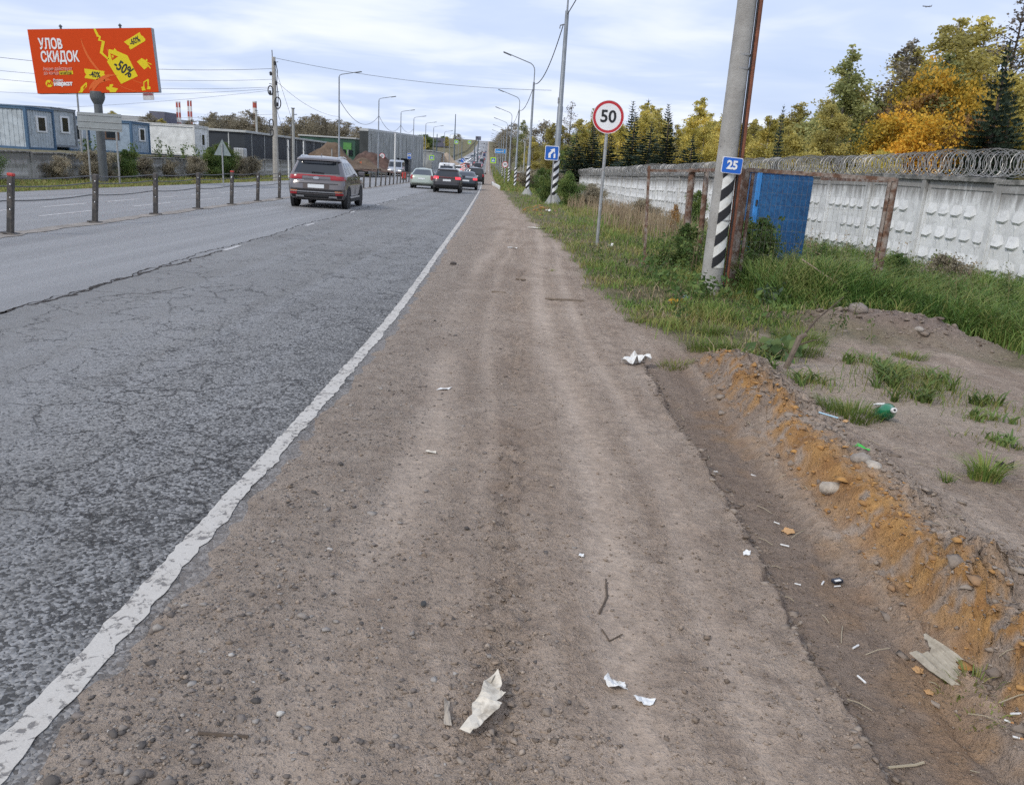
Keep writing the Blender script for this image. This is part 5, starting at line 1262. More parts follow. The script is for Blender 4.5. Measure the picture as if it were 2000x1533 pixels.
def car_fn(kind):
    B = BODIES[kind]; A = np.array(B['s'])
    def q(z):
        return [float(np.interp(z, A[:, 0], A[:, k])) for k in (1, 2, 3)]
    RR = .24; bow = .05
    def rear(z, x, off=0.0):
        yr, yf, W = q(z); r = min(RR, W * .5); ax = abs(x); ax = min(ax, W - .002)
        y = yr + bow * (x / W) ** 2
        if ax > W - r: y += r - math.sqrt(max(r * r - (ax - (W - r)) ** 2, 0))
        return (x, y - off, z)
    def front(z, x, off=0.0):
        yr, yf, W = q(z); r = min(.4, W * .55); ax = min(abs(x), W - .002)
        y = yf - .10 * (x / W) ** 2
        if ax > W - r: y -= r - math.sqrt(max(r * r - (ax - (W - r)) ** 2, 0))
        return (x, y + off, z)
    def sidex(z, y, s, off=0.0):
        yr, yf, W = q(z); return (s * (W + off), y, z)
    return B, A, q, rear, front, sidex
def car_meshes(kind):
    B, A, q, rear, front, sidex = car_fn(kind); M = {}
    zs = np.unique(np.concatenate([A[:, 0], np.linspace(A[0, 0], A[-1, 0], 26)]))
    fx = [-1, -.97, -.92, -.85, -.74, -.55, -.28, 0, .28, .55, .74, .85, .92, .97, 1]
    V = []; F = []
    for z in zs:
        yr, yf, W = q(z)
        ring = [rear(z, k * W) for k in fx]                       # left to right along the rear
        y0 = ring[-1][1]; fr = [front(z, k * W) for k in fx[::-1]]; y1 = fr[0][1]
        ring += [sidex(z, y0 + (y1 - y0) * t, 1) for t in (.2, .4, .6, .8)]
        ring += fr
        ring += [sidex(z, y1 + (y0 - y1) * t, -1) for t in (.2, .4, .6, .8)]
        V += ring; n_ = len(ring)
    m_ = len(zs)
    for i in range(m_ - 1):
        for k in range(n_): k2 = (k + 1) % n_; F.append((i * n_ + k, i * n_ + k2, (i + 1) * n_ + k2, (i + 1) * n_ + k))
    F.append(tuple(range(n_ - 1, -1, -1)))
    yr, yf, W = q(zs[-1]); V.append((0, (yr + yf) / 2, zs[-1] + .025)); c = len(V) - 1
    for k in range(n_): F.append(((m_ - 1) * n_ + k, (m_ - 1) * n_ + (k + 1) % n_, c))
    M['body'] = (MB().add(V, F), True)
    def grid(fn, a, b, nu, nv, mir=False):
        V = [fn(i / nu, j / nv) for j in range(nv + 1) for i in range(nu + 1)]
        return V, [(j * (nu + 1) + i, j * (nu + 1) + i + 1, (j + 1) * (nu + 1) + i + 1, (j + 1) * (nu + 1) + i) for j in range(nv) for i in range(nu)]
    z0, z1, w0, w1 = B['rw']
    def rw(u, v): z = z0 + (z1 - z0) * v; wq = w0 + (w1 - w0) * v; return rear(z, (u * 2 - 1) * wq, .008)
    M['rear_window'] = (MB().add(*grid(rw, 0, 0, 12, 8)), True)
    def ws(u, v):
        z = B['belt'] + .04 + (B['roofz'] - B['belt'] - .02) * v; wq = q(z)[2] - .11; return front(z, (u * 2 - 1) * wq, .01)
    M['windscreen'] = (MB().add(*grid(ws, 0, 0, 12, 8)), True)
    for nm, s in (('side_window', -1), ('side_window_r', 1)):
        yr0, yf0, _ = q(B['belt']); yr1, yf1, _ = q(B['roofz'])
        for (a, b_) in ((.08, .34), (.36, .62), (.64, .97)):
            def sw(u, v, a=a, b_=b_):
                z = B['belt'] + .03 + (B['roofz'] - B['belt'] - .07) * v; yr, yf, W = q(z); f = a + (b_ - a) * u
                lo, hi = yr + .30, yf - .30; return sidex(z, lo + (hi - lo) * f, s, .006)
            M['side_window#%s%d' % (nm[-1], int(a * 100))] = (MB().add(*grid(sw, 0, 0, 6, 5)), True)
    t0, t1 = B['tl']
    for nm, s in (('tail_light', -1), ('tail_light_r', 1)):
        def tl(u, v):
            z = t0 + (t1 - t0) * v; W = q(z)[2]; inn = .50 if kind in ('suv',) else .62
            if kind in ('hatch', 'van', 'offroad'): inn = .78
            return rear(z, s * W * (inn + (.995 - inn) * u), .010)
        M[nm] = (MB().add(*grid(tl, 0, 0, 10, 4)), True)
        def hl(u, v):
            z = .66 + .14 * v; W = q(z)[2]; return front(z, s * W * (.55 + .40 * u), .010)
        M['head_light' + ('_r' if s > 0 else '')] = (MB().add(*grid(hl, 0, 0, 8, 3)), True)
    zb = A[0, 0]
    def lb(u, v):
        z = zb + .01 + (.25 if kind != 'hatch' else .14) * v; W = q(z)[2]; return rear(z, (u * 2 - 1) * W * .99, .007)
    M['lower_bumper'] = (MB().add(*grid(lb, 0, 0, 20, 3)), True)
    def gr(u, v):
        z = .42 + .22 * v; W = q(z)[2]; return front(z, (u * 2 - 1) * W * .55, .008)
    M['grille'] = (MB().add(*grid(gr, 0, 0, 8, 2)), True)
    zp = B['plate']
    M['number_plate'] = (MB().plate(rrect(.52, .115, .01), .012, Matrix.Translation((0, rear(zp, 0)[1] - .022, zp))), False)
    for q_, s in enumerate((-1, 1)): M['sill#%d' % q_] = (MB().box((s * (B['s'][2][3] - .02), B['L'] / 2, zb + .05), (.08, 2.2, .16)), False)
    W = B['s'][3][3]
    for q_, (y, s) in enumerate([(y, s) for y in B['wy'] for s in (-1, 1)]):
        M['wheel_arch#%d' % q_] = (MB().lathe([(B['wr'] + .075, -.10), (B['wr'] + .075, .006), (B['wr'] + .03, .008)], 26, Matrix.Translation((s * (W - .004), y, B['wr'])) @ Matrix.Rotation(s * R(90), 4, 'Y')), False)
    for nm, s in (('mirror', -1), ('mirror_r', 1)):
        z = B['belt'] + .06; yf = q(B['belt'])[1] - .55
        M[nm] = (MB().bbox((s * (W + .10), yf, z), (.22, .10, .15), .03), False)
    return {k: (v[0].build('tmp', None, None, v[1]).data) for k, v in M.items()}
def wheel_meshes(r, wd=.22):
    t = MB().lathe([(r * .64, -wd / 2 + .02), (r * .9, -wd / 2), (r, -wd / 2 + .04), (r, wd / 2 - .04), (r * .9, wd / 2), (r * .64, wd / 2 - .02)], 24, Matrix.Rotation(R(90), 4, 'Y'))
    rim = MB().lathe([(r * .66, -wd / 2 + .03), (r * .66, wd / 2 - .03), (r * .60, wd / 2 - .07)], 24, Matrix.Rotation(R(90), 4, 'Y'))
    sp = MB()
    for s in (-1, 1):
        for k in range(5):
            a = 2 * PI * k / 5; M = Matrix.Rotation(a, 3, 'X')
            sp.box(M @ Vector((s * (wd / 2 - .045), 0, r * .33)), (.03, r * .17, r * .62), M)
    for m, nme in ((t, 'tyre'), (rim, 'rim'), (sp, 'spokes')): pass
    return [x.build('tmp', None, None, True).data for x in (t, rim, sp)]
CARM = {}; WHM = {}
DARKRIM = pmat('rim_barrel_dark', (.03, .03, .032), .6, metal=.3, var=0)
def purge_tmp():
    for o in [o for o in COL.objects if o.name.startswith('tmp')]: bpy.data.objects.remove(o)
def setm(me, m):
    me.materials.clear(); me.materials.append(m)
SLOTM = dict(rear_window=CGLASS, windscreen=CGLASS, side_window=CGLASS, side_window_r=CGLASS, tail_light=TAIL, tail_light_r=TAIL, head_light=HEADL, head_light_r=HEADL,
             lower_bumper=PLAST, grille=PLAST, number_plate=PLATE, sill=PLAST, wheel_arch=PLAST, mirror=PLAST, mirror_r=PLAST)
PAINTS = {}
def carpaint(name, col, rough=.32, metal=.35):
    return pmat('car_paint_' + name, col, rough, metal=metal, var=.05, vscale=2, coat=.6, spec=.5)
def car(kind, x, y, lab, paint, heading=0.0, oncoming=False, brake=False, far=False, group=None, name='car', cat='car'):
    if kind not in CARM:
        CARM[kind] = car_meshes(kind); WHM[kind] = wheel_meshes(BODIES[kind]['wr']); purge_tmp()
        for k, me in CARM[kind].items(): setm(me, SLOTM.get(k.split('#')[0], PLAST))
        for me, m in zip(WHM[kind], (TYRE, DARKRIM, RIM)): setm(me, m)
    B = BODIES[kind]; M = CARM[kind]
    z = float(ZR(y)) + .005; dz = float(ZR(y + 3) - ZR(y - 3)) / 6
    r = empty(name, (x, y, z)); r.rotation_euler = (math.atan(dz) * (-1 if oncoming else 1), 0, heading + (PI if oncoming else 0)); tagp(r, lab, cat, group)
    for k, me in M.items():
        nm = k.split('#')[0]; nm = nm[:-2] if nm.endswith('_r') else nm
        if far and nm in ('sill', 'grille', 'mirror', 'number_plate'): continue
        if k.startswith('tail') : inst(nm, me, r, mat=TAILON if brake else None)
        elif k == 'body': inst(nm, me, r, mat=paint)
        elif k.startswith('mirror'): inst(nm, me, r, mat=paint)
        else: inst(nm, me, r)
    W = B['s'][3][3]; t, rm, sp = WHM[kind]
    for yy in B['wy']:
        for s in (-1, 1):
            if far: inst('wheel', t, r, (s * (W - .10), yy, B['wr'])); continue
            wh = empty('wheel', (0, 0, 0)); wh.parent = r; wh.location = (s * (W - .095), yy, B['wr'])
            inst('tyre', t, wh); inst('rim', rm, wh); inst('spokes', sp, wh)
    return r
def hd(y): return math.atan2(-(float(XR(y + 3)) - float(XR(y - 3))), 6)
# the brown crossover close by
BRN = carpaint('brown_grey', (.165, .150, .150), .22, .6)
hero = car('suv', -6.72, 26.3, 'brown grey crossover car with red light bar driving away in the left lane', BRN, hd(28) + .01)
def hero_parts(h):
    B, A, q, rear, front, sidex = car_fn('suv')
    def strip(name, z0, z1, xa, xb, off, m, nu=16):
        V = [rear(z0 + (z1 - z0) * j, xa + (xb - xa) * i / nu, off) for j in (0, 1) for i in range(nu + 1)]
        F = [(i, i + 1, nu + 2 + i, nu + 1 + i) for i in range(nu)]
        return MB().add(V, F).build(name, m, h, True)
    strip('light_bar', 1.015, 1.05, -.62, .62, .014, TAIL)
    strip('chrome_strip', .505, .535, -.86, .86, .016, CHROME); strip('bumper_panel', .50, .60, -.90, .90, .0095, pmat('dark_bumper', (.03, .028, .03), .5, var=.1))
    strip('skid_plate', .29, .42, -.38, .38, .014, pmat('skid_plate_grey', (.07, .07, .072), .5, var=.1))
    strip('tailgate_crease', .775, .795, -.70, .70, .010, PLAST); strip('plate_recess', .62, .775, -.42, .42, .0085, pmat('brown_shade', (.085, .07, .066), .4, metal=.4, var=.05))
    for s in (-1, 1):
        strip('reflector', .43, .50, s * .62, s * .86, .020, TAIL); strip('indicator', .52, .56, s * .60, s * .84, .022, pmat('amber_lens', (.5, .22, .12), .3, var=0))
        strip('exhaust_surround', .34, .40, s * .40, s * .66, .022, CHROME); strip('exhaust', .29, .345, s * .43, s * .63, .020, SIGNK)
        V = [sidex(q_, y, s, .0) for y, q_ in ((.7, 1.57), (1.4, 1.60), (2.1, 1.57))]
        MB().path([(s * .60, .55, 1.595), (s * .62, .9, 1.64), (s * .62, 1.7, 1.645), (s * .62, 2.1, 1.60)], .018, 6).build('roof_rail', CHROME, h, True)
        MB().box((s * .935, 2.05, .36), (.025, 2.0, .05)).build('side_trim', CHROME, h)
        for yy in (1.55, 2.5): MB().bbox((s * .915, yy, .95), (.03, .2, .035), .008).build('door_handle', BRN, h)
        for yy in (1.28, 2.22): MB().box((s * .922, yy, .68), (.006, .008, .62)).build('door_gap', SIGNK, h)
    MB().plate([(.10 * math.cos(-t), .045 * math.sin(-t)) for t in np.linspace(0, 2 * PI, 20, endpoint=False)], .012, Matrix.Translation((0, rear(.955, 0)[1] - .022, .955))).build('badge', CHROME, h)
    MB().plate(rrect(.24, .03, .01), .01, Matrix.Translation((-.52, rear(.87, -.52)[1] - .018, .87))).build('lettering', CHROME, h)
    MB().plate([(-.18, .02), (.22, .0), (.22, -.025), (-.18, -.02)], .02, Matrix.Translation((.02, rear(1.13, 0)[1] - .04, 1.13))).build('rear_wiper', SIGNK, h)
    MB().add([(-.015, .95, 1.64), (.015, .95, 1.64), (0, 1.12, 1.64), (0, .93, 1.73)], [(0, 1, 3), (1, 2, 3), (2, 0, 3)]).build('antenna_fin', BRN, h)
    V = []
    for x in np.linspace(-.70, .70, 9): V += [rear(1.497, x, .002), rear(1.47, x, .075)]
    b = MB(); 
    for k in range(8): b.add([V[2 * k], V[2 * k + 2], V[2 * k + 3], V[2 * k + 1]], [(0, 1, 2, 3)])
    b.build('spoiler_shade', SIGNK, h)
hero_parts(hero)
SILVG = carpaint('pale_green_silver', (.42, .47, .40), .3, .4); DKB = carpaint('graphite', (.04, .036, .038)); DKS = carpaint('dark_blue_grey', (.03, .04, .05)); BLKP = carpaint('black', (.012, .014, .014), .25, .2)
WHP = carpaint('white', (.72, .73, .74), .3, 0); SIL = carpaint('silver', (.42, .44, .47), .3, .5); GRYP = carpaint('mid_grey', (.16, .17, .18)); REDP = carpaint('dark_red', (.25, .03, .03)); BLUP = carpaint('navy', (.03, .06, .16))
def L2(y): return float(XR(y)) - 5.35
def L1(y): return float(XR(y)) - 1.95
c2 = car('crossover', -5.15, 54, 'dark graphite crossover with lit brake lights in the middle of the road', DKB, hd(50), brake=True)
MB().box((0, .09, .985), (1.15, .02, .02)).build('light_bar', TAIL, c2, loc=(0, -.005, 0))
car('hatch', -7.7, 61, 'pale green silver liftback car left of the dark crossover', SILVG, hd(62))
car('sedan', -4.75, 66, 'dark blue grey sedan half hidden right of the dark crossover', DKS, hd(68), brake=True)
car('offroad', -5.55, 92, 'black boxy off road car in front of the dark sedan', BLKP, hd(95))
van = car('van', -9.25, 96, 'white van with black lettering on its rear behind the green liftback', WHP, hd(98), name='van', cat='van')
inst('lettering', text_mesh('M 113', .26, SIGNK, .006), van, (0, .02, 1.9))
G1 = 'cars in the right carriageway queue'; G2 = 'oncoming cars on the left carriageway'
car('sedan', L1(128), 128, 'white sedan just ahead of the black off road car', WHP, hd(128), far=True, group=G1)
car('suv', L1(152), 152, 'dark grey car second ahead of the black off road car', GRYP, hd(150), far=True, group=G1)
car('sedan', L1(175), 175, 'silver sedan third ahead of the black off road car', SIL, hd(170), far=True, group=G1)
car('hatch', L2(122), 122, 'red car half hidden beyond the white van', REDP, hd(122), far=True, brake=True, group=G1)
car('suv', L2(165), 165, 'white crossover in the left lane beyond the van, nearest of the white ones', WHP, hd(160), far=True, brake=True, group=G1)
car('suv', L2(205), 205, 'silver crossover just past the nearest white crossover in the left lane', SIL, hd(200), far=True, group=G1)
car('offroad', L2(245), 245, 'second white tall car in the left lane further up', WHP, hd(240), far=True, group=G1)
rc = random.Random(21); PL = [WHP, SIL, GRYP, BLKP, WHP, DKS, REDP, BLUP]; KD = ['suv', 'sedan', 'hatch', 'crossover', 'offroad', 'van']
for k, y in enumerate([290, 340, 400, 470, 560, 680, 820, 1000, 1200]):
    if k % 3 != 1: car(KD[rc.randrange(6)], L1(y), y + rc.uniform(-8, 8), 'small far car climbing the hill in the right hand lane', PL[rc.randrange(8)], hd(y), far=True, group=G1)
    car(KD[rc.randrange(5)], L2(y + 12), y + 12, 'small far car climbing the hill in the left hand lane', PL[rc.randrange(4)], hd(y), far=True, group=G1)
def O1(y): return float(XM(y)) - 1.7
def O2(y): return float(XM(y)) - 4.9
car('van', O2(118), 118, 'silver oncoming van with headlights beside the white van', SIL, hd(118), True, far=True, group=G2, name='van', cat='van')
car('suv', O1(205), 205, 'white oncoming car left of the striped obstacle marker', WHP, hd(200), True, far=True, group=G2)
for k, y in enumerate([265, 300, 330, 355, 380, 410, 440, 475, 510, 550, 600, 660, 730, 820, 930, 1080, 1250]):
    car(KD[rc.randrange(6)], O1(y), y, 'small far oncoming car in the long queue down the hill', [WHP, WHP, SIL, WHP, GRYP, BLKP][rc.randrange(6)], hd(y), True, far=True, group=G2)
for k, y in enumerate([188, 215, 232, 262, 275, 310, 325, 365, 380, 430, 450, 500, 520, 600, 640]):
    a = k % 2; car(KD[(k * 5) % 6], (L1 if a else L2)(y), y, 'small far car climbing the hill in the %s hand lane' % ('right' if a else 'left'), PL[(k * 3) % 8], hd(y), far=True, group=G1, brake=k % 3 == 0)

# ------------------------------------------------------------------ vegetation
def blades(X, Y, Hh, wd, lean, rng, segs=3, z=None, droop=.5):
    """grass blades as tapering strips; returns verts, quads, tris, tone"""
    n = len(X); z = ground(X, Y) if z is None else z
    a = rng.uniform(0, 2 * PI, n); dx, dy = np.cos(a), np.sin(a)
    b = a + rng.normal(PI / 2, .5, n); wx, wy = np.cos(b), np.sin(b)
    le = lean * rng.uniform(.2, 1.3, n) * Hh
    rows = []
    for j in range(segs):
        t = j / segs; hz = Hh * (t - droop * .5 * t * t * t); o = le * t * t
        w_ = wd * (1 - .75 * t ** 1.5)
        cx_ = X + dx * o; cy_ = Y + dy * o; cz_ = z - .01 + hz
        rows.append(np.stack([cx_ - wx * w_, cy_ - wy * w_, cz_], -1)); rows.append(np.stack([cx_ + wx * w_, cy_ + wy * w_, cz_], -1))
    tip = np.stack([X + dx * le, Y + dy * le, z - .01 + Hh * (1 - droop * .5)], -1); rows.append(tip)
    m = len(rows); V = np.stack(rows, 1)          # n,m,3
    base = (np.arange(n) * m)[:, None]
    Q = np.concatenate([base + np.array([[2 * j, 2 * j + 1, 2 * j + 3, 2 * j + 2]]) for j in range(segs - 1)]) if segs > 1 else np.zeros((0, 4), int)
    T = base + np.array([[2 * segs - 2, 2 * segs - 1, 2 * segs]])
    return V.reshape(-1, 3), Q, T, m
def grass_obj(name, X, Y, Hh, wd, lean, tone, mat, seed, lab, segs=3, droop=.5, kind='stuff', parent=None, origin=None):
    rng = np.random.default_rng(seed)
    V, Q, T, m = blades(X, Y, Hh, wd, lean, rng, segs, None, droop)
    if origin is not None: V = V - np.array(origin)
    me = npmesh(name, V, [Q, T], mat, False, dict(tone=np.repeat(tone, m)))
    o = inst(name, me, parent, origin if origin is not None and parent is None else (0, 0, 0))
    if lab: tagp(o, lab, None, None, kind)
    return o
GRASS = leafmat('grass_green', (.30, .255, .095), (.205, .255, .060), (.115, .205, .045), .3)
TALL = leafmat('tall_grass_green', (.25, .26, .085), (.150, .225, .050), (.075, .150, .034), .3)
DRY = leafmat('dry_reed', (.33, .245, .15), (.42, .33, .21), (.21, .145, .095), .2)
rv = np.random.default_rng(77)
def scatter(n, xa, xb, ya, yb, inv=True):
    Y = 1 / rv.uniform(1 / yb, 1 / ya, n) if inv else rv.uniform(ya, yb, n); return rv.uniform(xa, xb, n), Y
# verge grass
X, Y = scatter(150000, -3.5, 11, 6.6, 70)
_, mk = ground(X, Y, True, True)
dens = mk['veg'] * (.12 + .88 * sstep(-.35, .25, fbm(X, Y, 1.4, 4, 81)))
k = (rv.uniform(0, 1, len(X)) < dens) & (X < WX(Y) - .1) & ~((Y < 9.7) & (X > 3.4) & (X < 5.6))
X, Y = X[k], Y[k]
hh = (.05 + .10 * rv.uniform(.3, 1, len(X)) + .20 * sstep(-.1, .6, fbm(X, Y, 1.3, 3, 83))) * (.7 + .9 * sstep(0, 3, X - GX(Y)))
tone = np.clip(.5 + .7 * fbm(X, Y, 1.0, 3, 82) + rv.normal(0, .25, len(X)), 0, 1)
grass_obj('verge_grass', X, Y, hh, .0035 + .00022 * Y, .7, tone, GRASS, 1, 'short green grass on the verge around the poles')
X2, Y2 = scatter(26000, -3, 9, 7.0, 50)
_, mk2 = ground(X2, Y2, True, True); k2 = (rv.uniform(0, 1, len(X2)) < mk2['veg'] * sstep(-.2, .3, fbm(X2, Y2, 1.1, 3, 102))) & (X2 < WX(Y2) - .1) & ~((Y2 < 9.7) & (X2 > 3.4) & (X2 < 5.6)); X2, Y2 = X2[k2], Y2[k2]
grass_obj('dead_grass', X2, Y2, rv.uniform(.05, .22, len(X2)), .003 + .0002 * Y2, 1.2, rv.uniform(0, 1, len(X2)), DRY, 6, 'dead straw coloured blades matted into the verge grass', 3, .8)
# tall drooping grass before the wall
X, Y = scatter(80000, 3.2, 12.5, 7.2, 30)
edge = np.where(X < 5.2, 10.0, 10.0 - (X - 5.2) * 1.2)
k = (Y > edge + .35 * fbm(X, Y, 2, 3, 85)) & (X < WX(Y) - .05) & (X > 3.3 + .15 * np.clip(Y - 12.5, 0, 3) + np.clip(Y - 14, 0, 30) * .12) & ~((abs(X - 4.26) < .5) & (abs(Y - 13.85) < .4))
X, Y = X[k], Y[k]
hh = .32 + .55 * rv.uniform(.3, 1, len(X)) + .25 * fbm(X, Y, .7, 3, 86) + .22 * np.exp(-((X - 5.0) / 1.6) ** 2 - ((Y - 13) / 1.6) ** 2)
grass_obj('tall_grass', X, Y, np.clip(hh, .2, 1.25) * sstep(-.5, .9, Y - np.where(X < 5.2, 10.0, 10.0 - (X - 5.2) * 1.2)), .0065 + .00028 * Y, .85, np.clip(.45 + .7 * fbm(X, Y, 1.3, 3, 87) + rv.normal(0, .3, len(X)), 0, 1), TALL, 2, 'tall drooping green grass in front of the white wall', 4, .55)
# dry reeds
X, Y = scatter(9000, 2.2, 8.5, 19, 60)
k = (rv.uniform(0, 1, len(X)) < sstep(-.15, .25, fbm(X, Y, .35, 3, 88)) * sstep(1.6, 3.2, X - GX(Y))) & (X < WX(Y) - .2)
X, Y = X[k], Y[k]
grass_obj('dry_reeds', X, Y, rv.uniform(.45, 1.05, len(X)), .004 + .0003 * Y, .3, rv.uniform(0, 1, len(X)), DRY, 3, 'dry brown reeds and dead stalks between verge and wall', 3, .2)
# left verge
Y = 1 / rv.uniform(1 / 110, 1 / 22, 26000); X = XL(Y) - .2 - rv.uniform(0, 1, len(Y)) ** 1.0 * 5.0
grass_obj('left_verge_grass', X, Y, .10 + .22 * rv.uniform(0, 1, len(X)) * sstep(.5, 4, XL(Y) - X), .006 + .0004 * Y, .6, np.clip(rv.normal(.25, .3, len(X)), 0, 1), GRASS, 4, 'rough grass on the verge left of the road', 3, .5)
# sparse low grass on the far right verge
Y = 1 / rv.uniform(1 / 330, 1 / 70, 9000); X = XR(Y) + 1.8 + rv.uniform(0, 8, len(Y)) ** 1
grass_obj('far_verge_grass', X, Y, rv.uniform(.15, .45, len(X)), .03 + .0004 * Y, .5, np.clip(rv.normal(.4, .3, len(X)), 0, 1), GRASS, 5, 'rough grass on the far right verge', 2, .5)

def leaves(P, size, rng, up=.3, aspect=.55, tone=None):
    """diamond leaves folded along the middle: 4 verts, 2 tris"""
    n = len(P); d = rng.normal(0, 1, (n, 3)); d /= np.linalg.norm(d, axis=1)[:, None] + 1e-9
    e = rng.normal(0, 1, (n, 3)); e -= d * (e * d).sum(1)[:, None]; e /= np.linalg.norm(e, axis=1)[:, None] + 1e-9
    nn = np.cross(d, e); s = (size * rng.uniform(.6, 1.3, n))[:, None]
    V = np.stack([P - d * s * .5, P + e * s * aspect * .5 + nn * s * .08, P + d * s * .5, P - e * s * aspect * .5 + nn * s * .08], 1)
    b = (np.arange(n) * 4)[:, None]; F = np.concatenate([b + np.array([[0, 1, 2]]), b + np.array([[0, 2, 3]])])
    return V.reshape(-1, 3), F
BARK = {'birch': pmat('birch_bark', (.42, .40, .37), .9, var=.3, vscale=2, dirt=(.06, .055, .05), dirtamt=.9, dscale=3), 'dark': pmat('dark_bark', (.075, .058, .045), .95, var=.3, vscale=4), 'grey': pmat('grey_bark', (.16, .14, .12), .95, var=.3, vscale=4)}
def tree_mesh(seed, H, cw, c0, nl, ls, kind='round', dens=1.0, droop=0.0):
    """returns trunk MB and crown leaf arrays; H height, cw crown half width, c0 crown start"""
    rng = np.random.default_rng(seed); t = MB(); pts = []; tones = []
    r0 = H * .0125; lean = rng.normal(0, .012, 2)
    axis = lambda z: np.array([lean[0] * z + .06 * math.sin(z * .7 + seed), lean[1] * z, z])
    t.path([axis(z) for z in np.linspace(-.2, H * .97, 9)], [r0 * (1 - .9 * q) + .01 for q in np.linspace(0, 1, 9)], 6)
    nb = int(26 + H * 1.6)
    for i in range(nb):
        q = (i + rng.uniform(0, 1)) / nb; z = c0 + (H * .97 - c0) * q
        prof = {'round': math.sin(PI * min(1, .18 + q * .80)) ** .7, 'cone': (1 - q) ** .75 * (.55 + .45 * min(1, q * 5)) + .04, 'birch': math.sin(PI * min(1, .12 + .86 * q ** .8)) ** .8, 'umbrella': .5 + .5 * math.sin(PI * (.05 + .9 * q))}[kind]
        L = cw * prof * rng.uniform(.65, 1.18); a = rng.uniform(0, 2 * PI); el = rng.uniform(.15, .8) if kind != 'cone' else rng.uniform(.35, .8)
        p0 = axis(z - L * math.sin(el) * .35); d = np.array([math.cos(a) * math.cos(el), math.sin(a) * math.cos(el), math.sin(el) * .8])
        p1 = p0 + d * L * .55 + np.array([0, 0, .05 * L]); p2 = p0 + d * L + np.array([0, 0, -droop * L * .5])
        t.path([p0, p1, p2], [r0 * .32 * (1 - q * .6) + .008, r0 * .18 * (1 - q * .5) + .006, .006], 4, False)
        k_ = max(4, int(nl / nb * (L / cw) * 1.25)); ct = rng.uniform(0, 1)
        ntw = 5
        for tw in range(ntw):
            f = rng.uniform(.25, 1.0); c = p0 * (1 - f) ** 2 + 2 * p1 * f * (1 - f) + p2 * f * f
            dd = rng.normal(0, 1, 3); dd[2] = dd[2] * .5 - droop * 1.2; dd /= np.linalg.norm(dd); tl = L * rng.uniform(.18, .42) + .15
            if tw < 2: t.path([c, c + dd * tl], [.008, .003], 3, False)
            m_ = max(3, int(k_ * 2.3) // ntw); s = rng.uniform(0, 1, m_)[:, None]
            pp = c + dd * tl * s + rng.normal(0, .12 * L + .07, (m_, 3)) * np.array([1, 1, .8])
            pts.append(pp); tones.append(np.clip(ct + rng.normal(0, .18, m_), 0, 1))
    P = np.concatenate(pts); tn = np.concatenate(tones)
    if dens < 1: k = rng.uniform(0, 1, len(P)) < dens; P, tn = P[k], tn[k]
    V, F = leaves(P, ls * 1.2, rng, aspect=.7); return t, V, F, np.repeat(tn, 4)
def spruce_mesh(seed, H, cw):
    rng = np.random.default_rng(seed); t = MB(); t.path([(0, 0, -.2), (0, 0, H * .5), (0, 0, H * .99)], [H * .013, H * .008, .01], 6)
    Vs = []; tn = []; z = H * .06; 
    while z < H * .985:
        q = z / H; L = cw * (1 - q) ** .85 * rng.uniform(.8, 1.15) + .06; nb = max(4, int(9 * (1 - q) + 3))
        for b in range(nb):
            a = 2 * PI * b / nb + rng.uniform(-.3, .3); Lb = L * rng.uniform(.7, 1.12); sl = -.35 + .5 * q + rng.normal(0, .06); ct = rng.uniform(0, 1)
            d = np.array([math.cos(a), math.sin(a), sl]); s = np.array([-math.sin(a), math.cos(a), 0])
            k_ = max(6, int(Lb * 15)); f = rng.uniform(.08, 1, k_); sg = rng.choice([-1, 1], k_)
            w_ = Lb * .34 * (1 - f * .75) * rng.uniform(.4, 1.2, k_)
            c = np.array([0, 0, z]) + d * (Lb * f)[:, None] + np.array([0, 0, 1]) * (.12 * Lb * f * f)[:, None]
            e = c + s * (sg * w_)[:, None] + d * (w_ * .6)[:, None] + np.array([0, 0, -1]) * (.22 * w_ + .02)[:, None]
            wd = .11 + .03 * H / 10; up = np.array([0, 0, wd])
            Vs.append(np.stack([c - up * .4, c + d * wd * 1.2 + up * .3, e, e * .5 + c * .5 - up * 1.3], 1)); tn.append(np.clip(ct * .6 + .4 * f, 0, 1))
        z += H * .022 + .05 * rng.uniform(.6, 1.3)
    V = np.concatenate(Vs); n = len(V); b = (np.arange(n) * 4)[:, None]; F = np.concatenate([b + np.array([[0, 1, 2]]), b + np.array([[0, 2, 3]])])
    return t, V.reshape(-1, 3), F, np.repeat(np.concatenate(tn), 4)
L_YEL = leafmat('leaf_yellow', (.36, .32, .085), (.58, .49, .12), (.78, .64, .19), .45); L_OLV = leafmat('leaf_olive', (.32, .285, .10), (.50, .44, .14), (.70, .60, .20), .5)
L_ORA = leafmat('leaf_orange', (.36, .28, .05), (.62, .40, .055), (.82, .46, .06), .4); L_GRN = leafmat('leaf_green', (.18, .20, .08), (.30, .32, .12), (.46, .45, .18), .45)
L_SPR = leafmat('needle_dark', (.026, .044, .032), (.044, .068, .044), (.072, .094, .054), .1); L_BRN = leafmat('leaf_brown', (.20, .175, .125), (.28, .245, .175), (.37, .32, .22)); L_PUR = leafmat('leaf_dull_red', (.22, .14, .085), (.36, .21, .09), (.50, .30, .08), .4)
L_BUSH = leafmat('bush_green', (.06, .105, .032), (.10, .165, .045), (.20, .24, .065)); L_GRY = leafmat('twig_grey', (.15, .13, .11), (.20, .175, .15), (.26, .23, .19), .1)
TREES = {}
ORD = ['first', 'second', 'third', 'fourth', 'fifth', 'sixth', 'seventh', 'eighth', 'ninth', 'tenth', 'eleventh', 'twelfth', 'thirteenth', 'fourteenth', 'fifteenth', 'sixteenth', 'seventeenth', 'eighteenth']
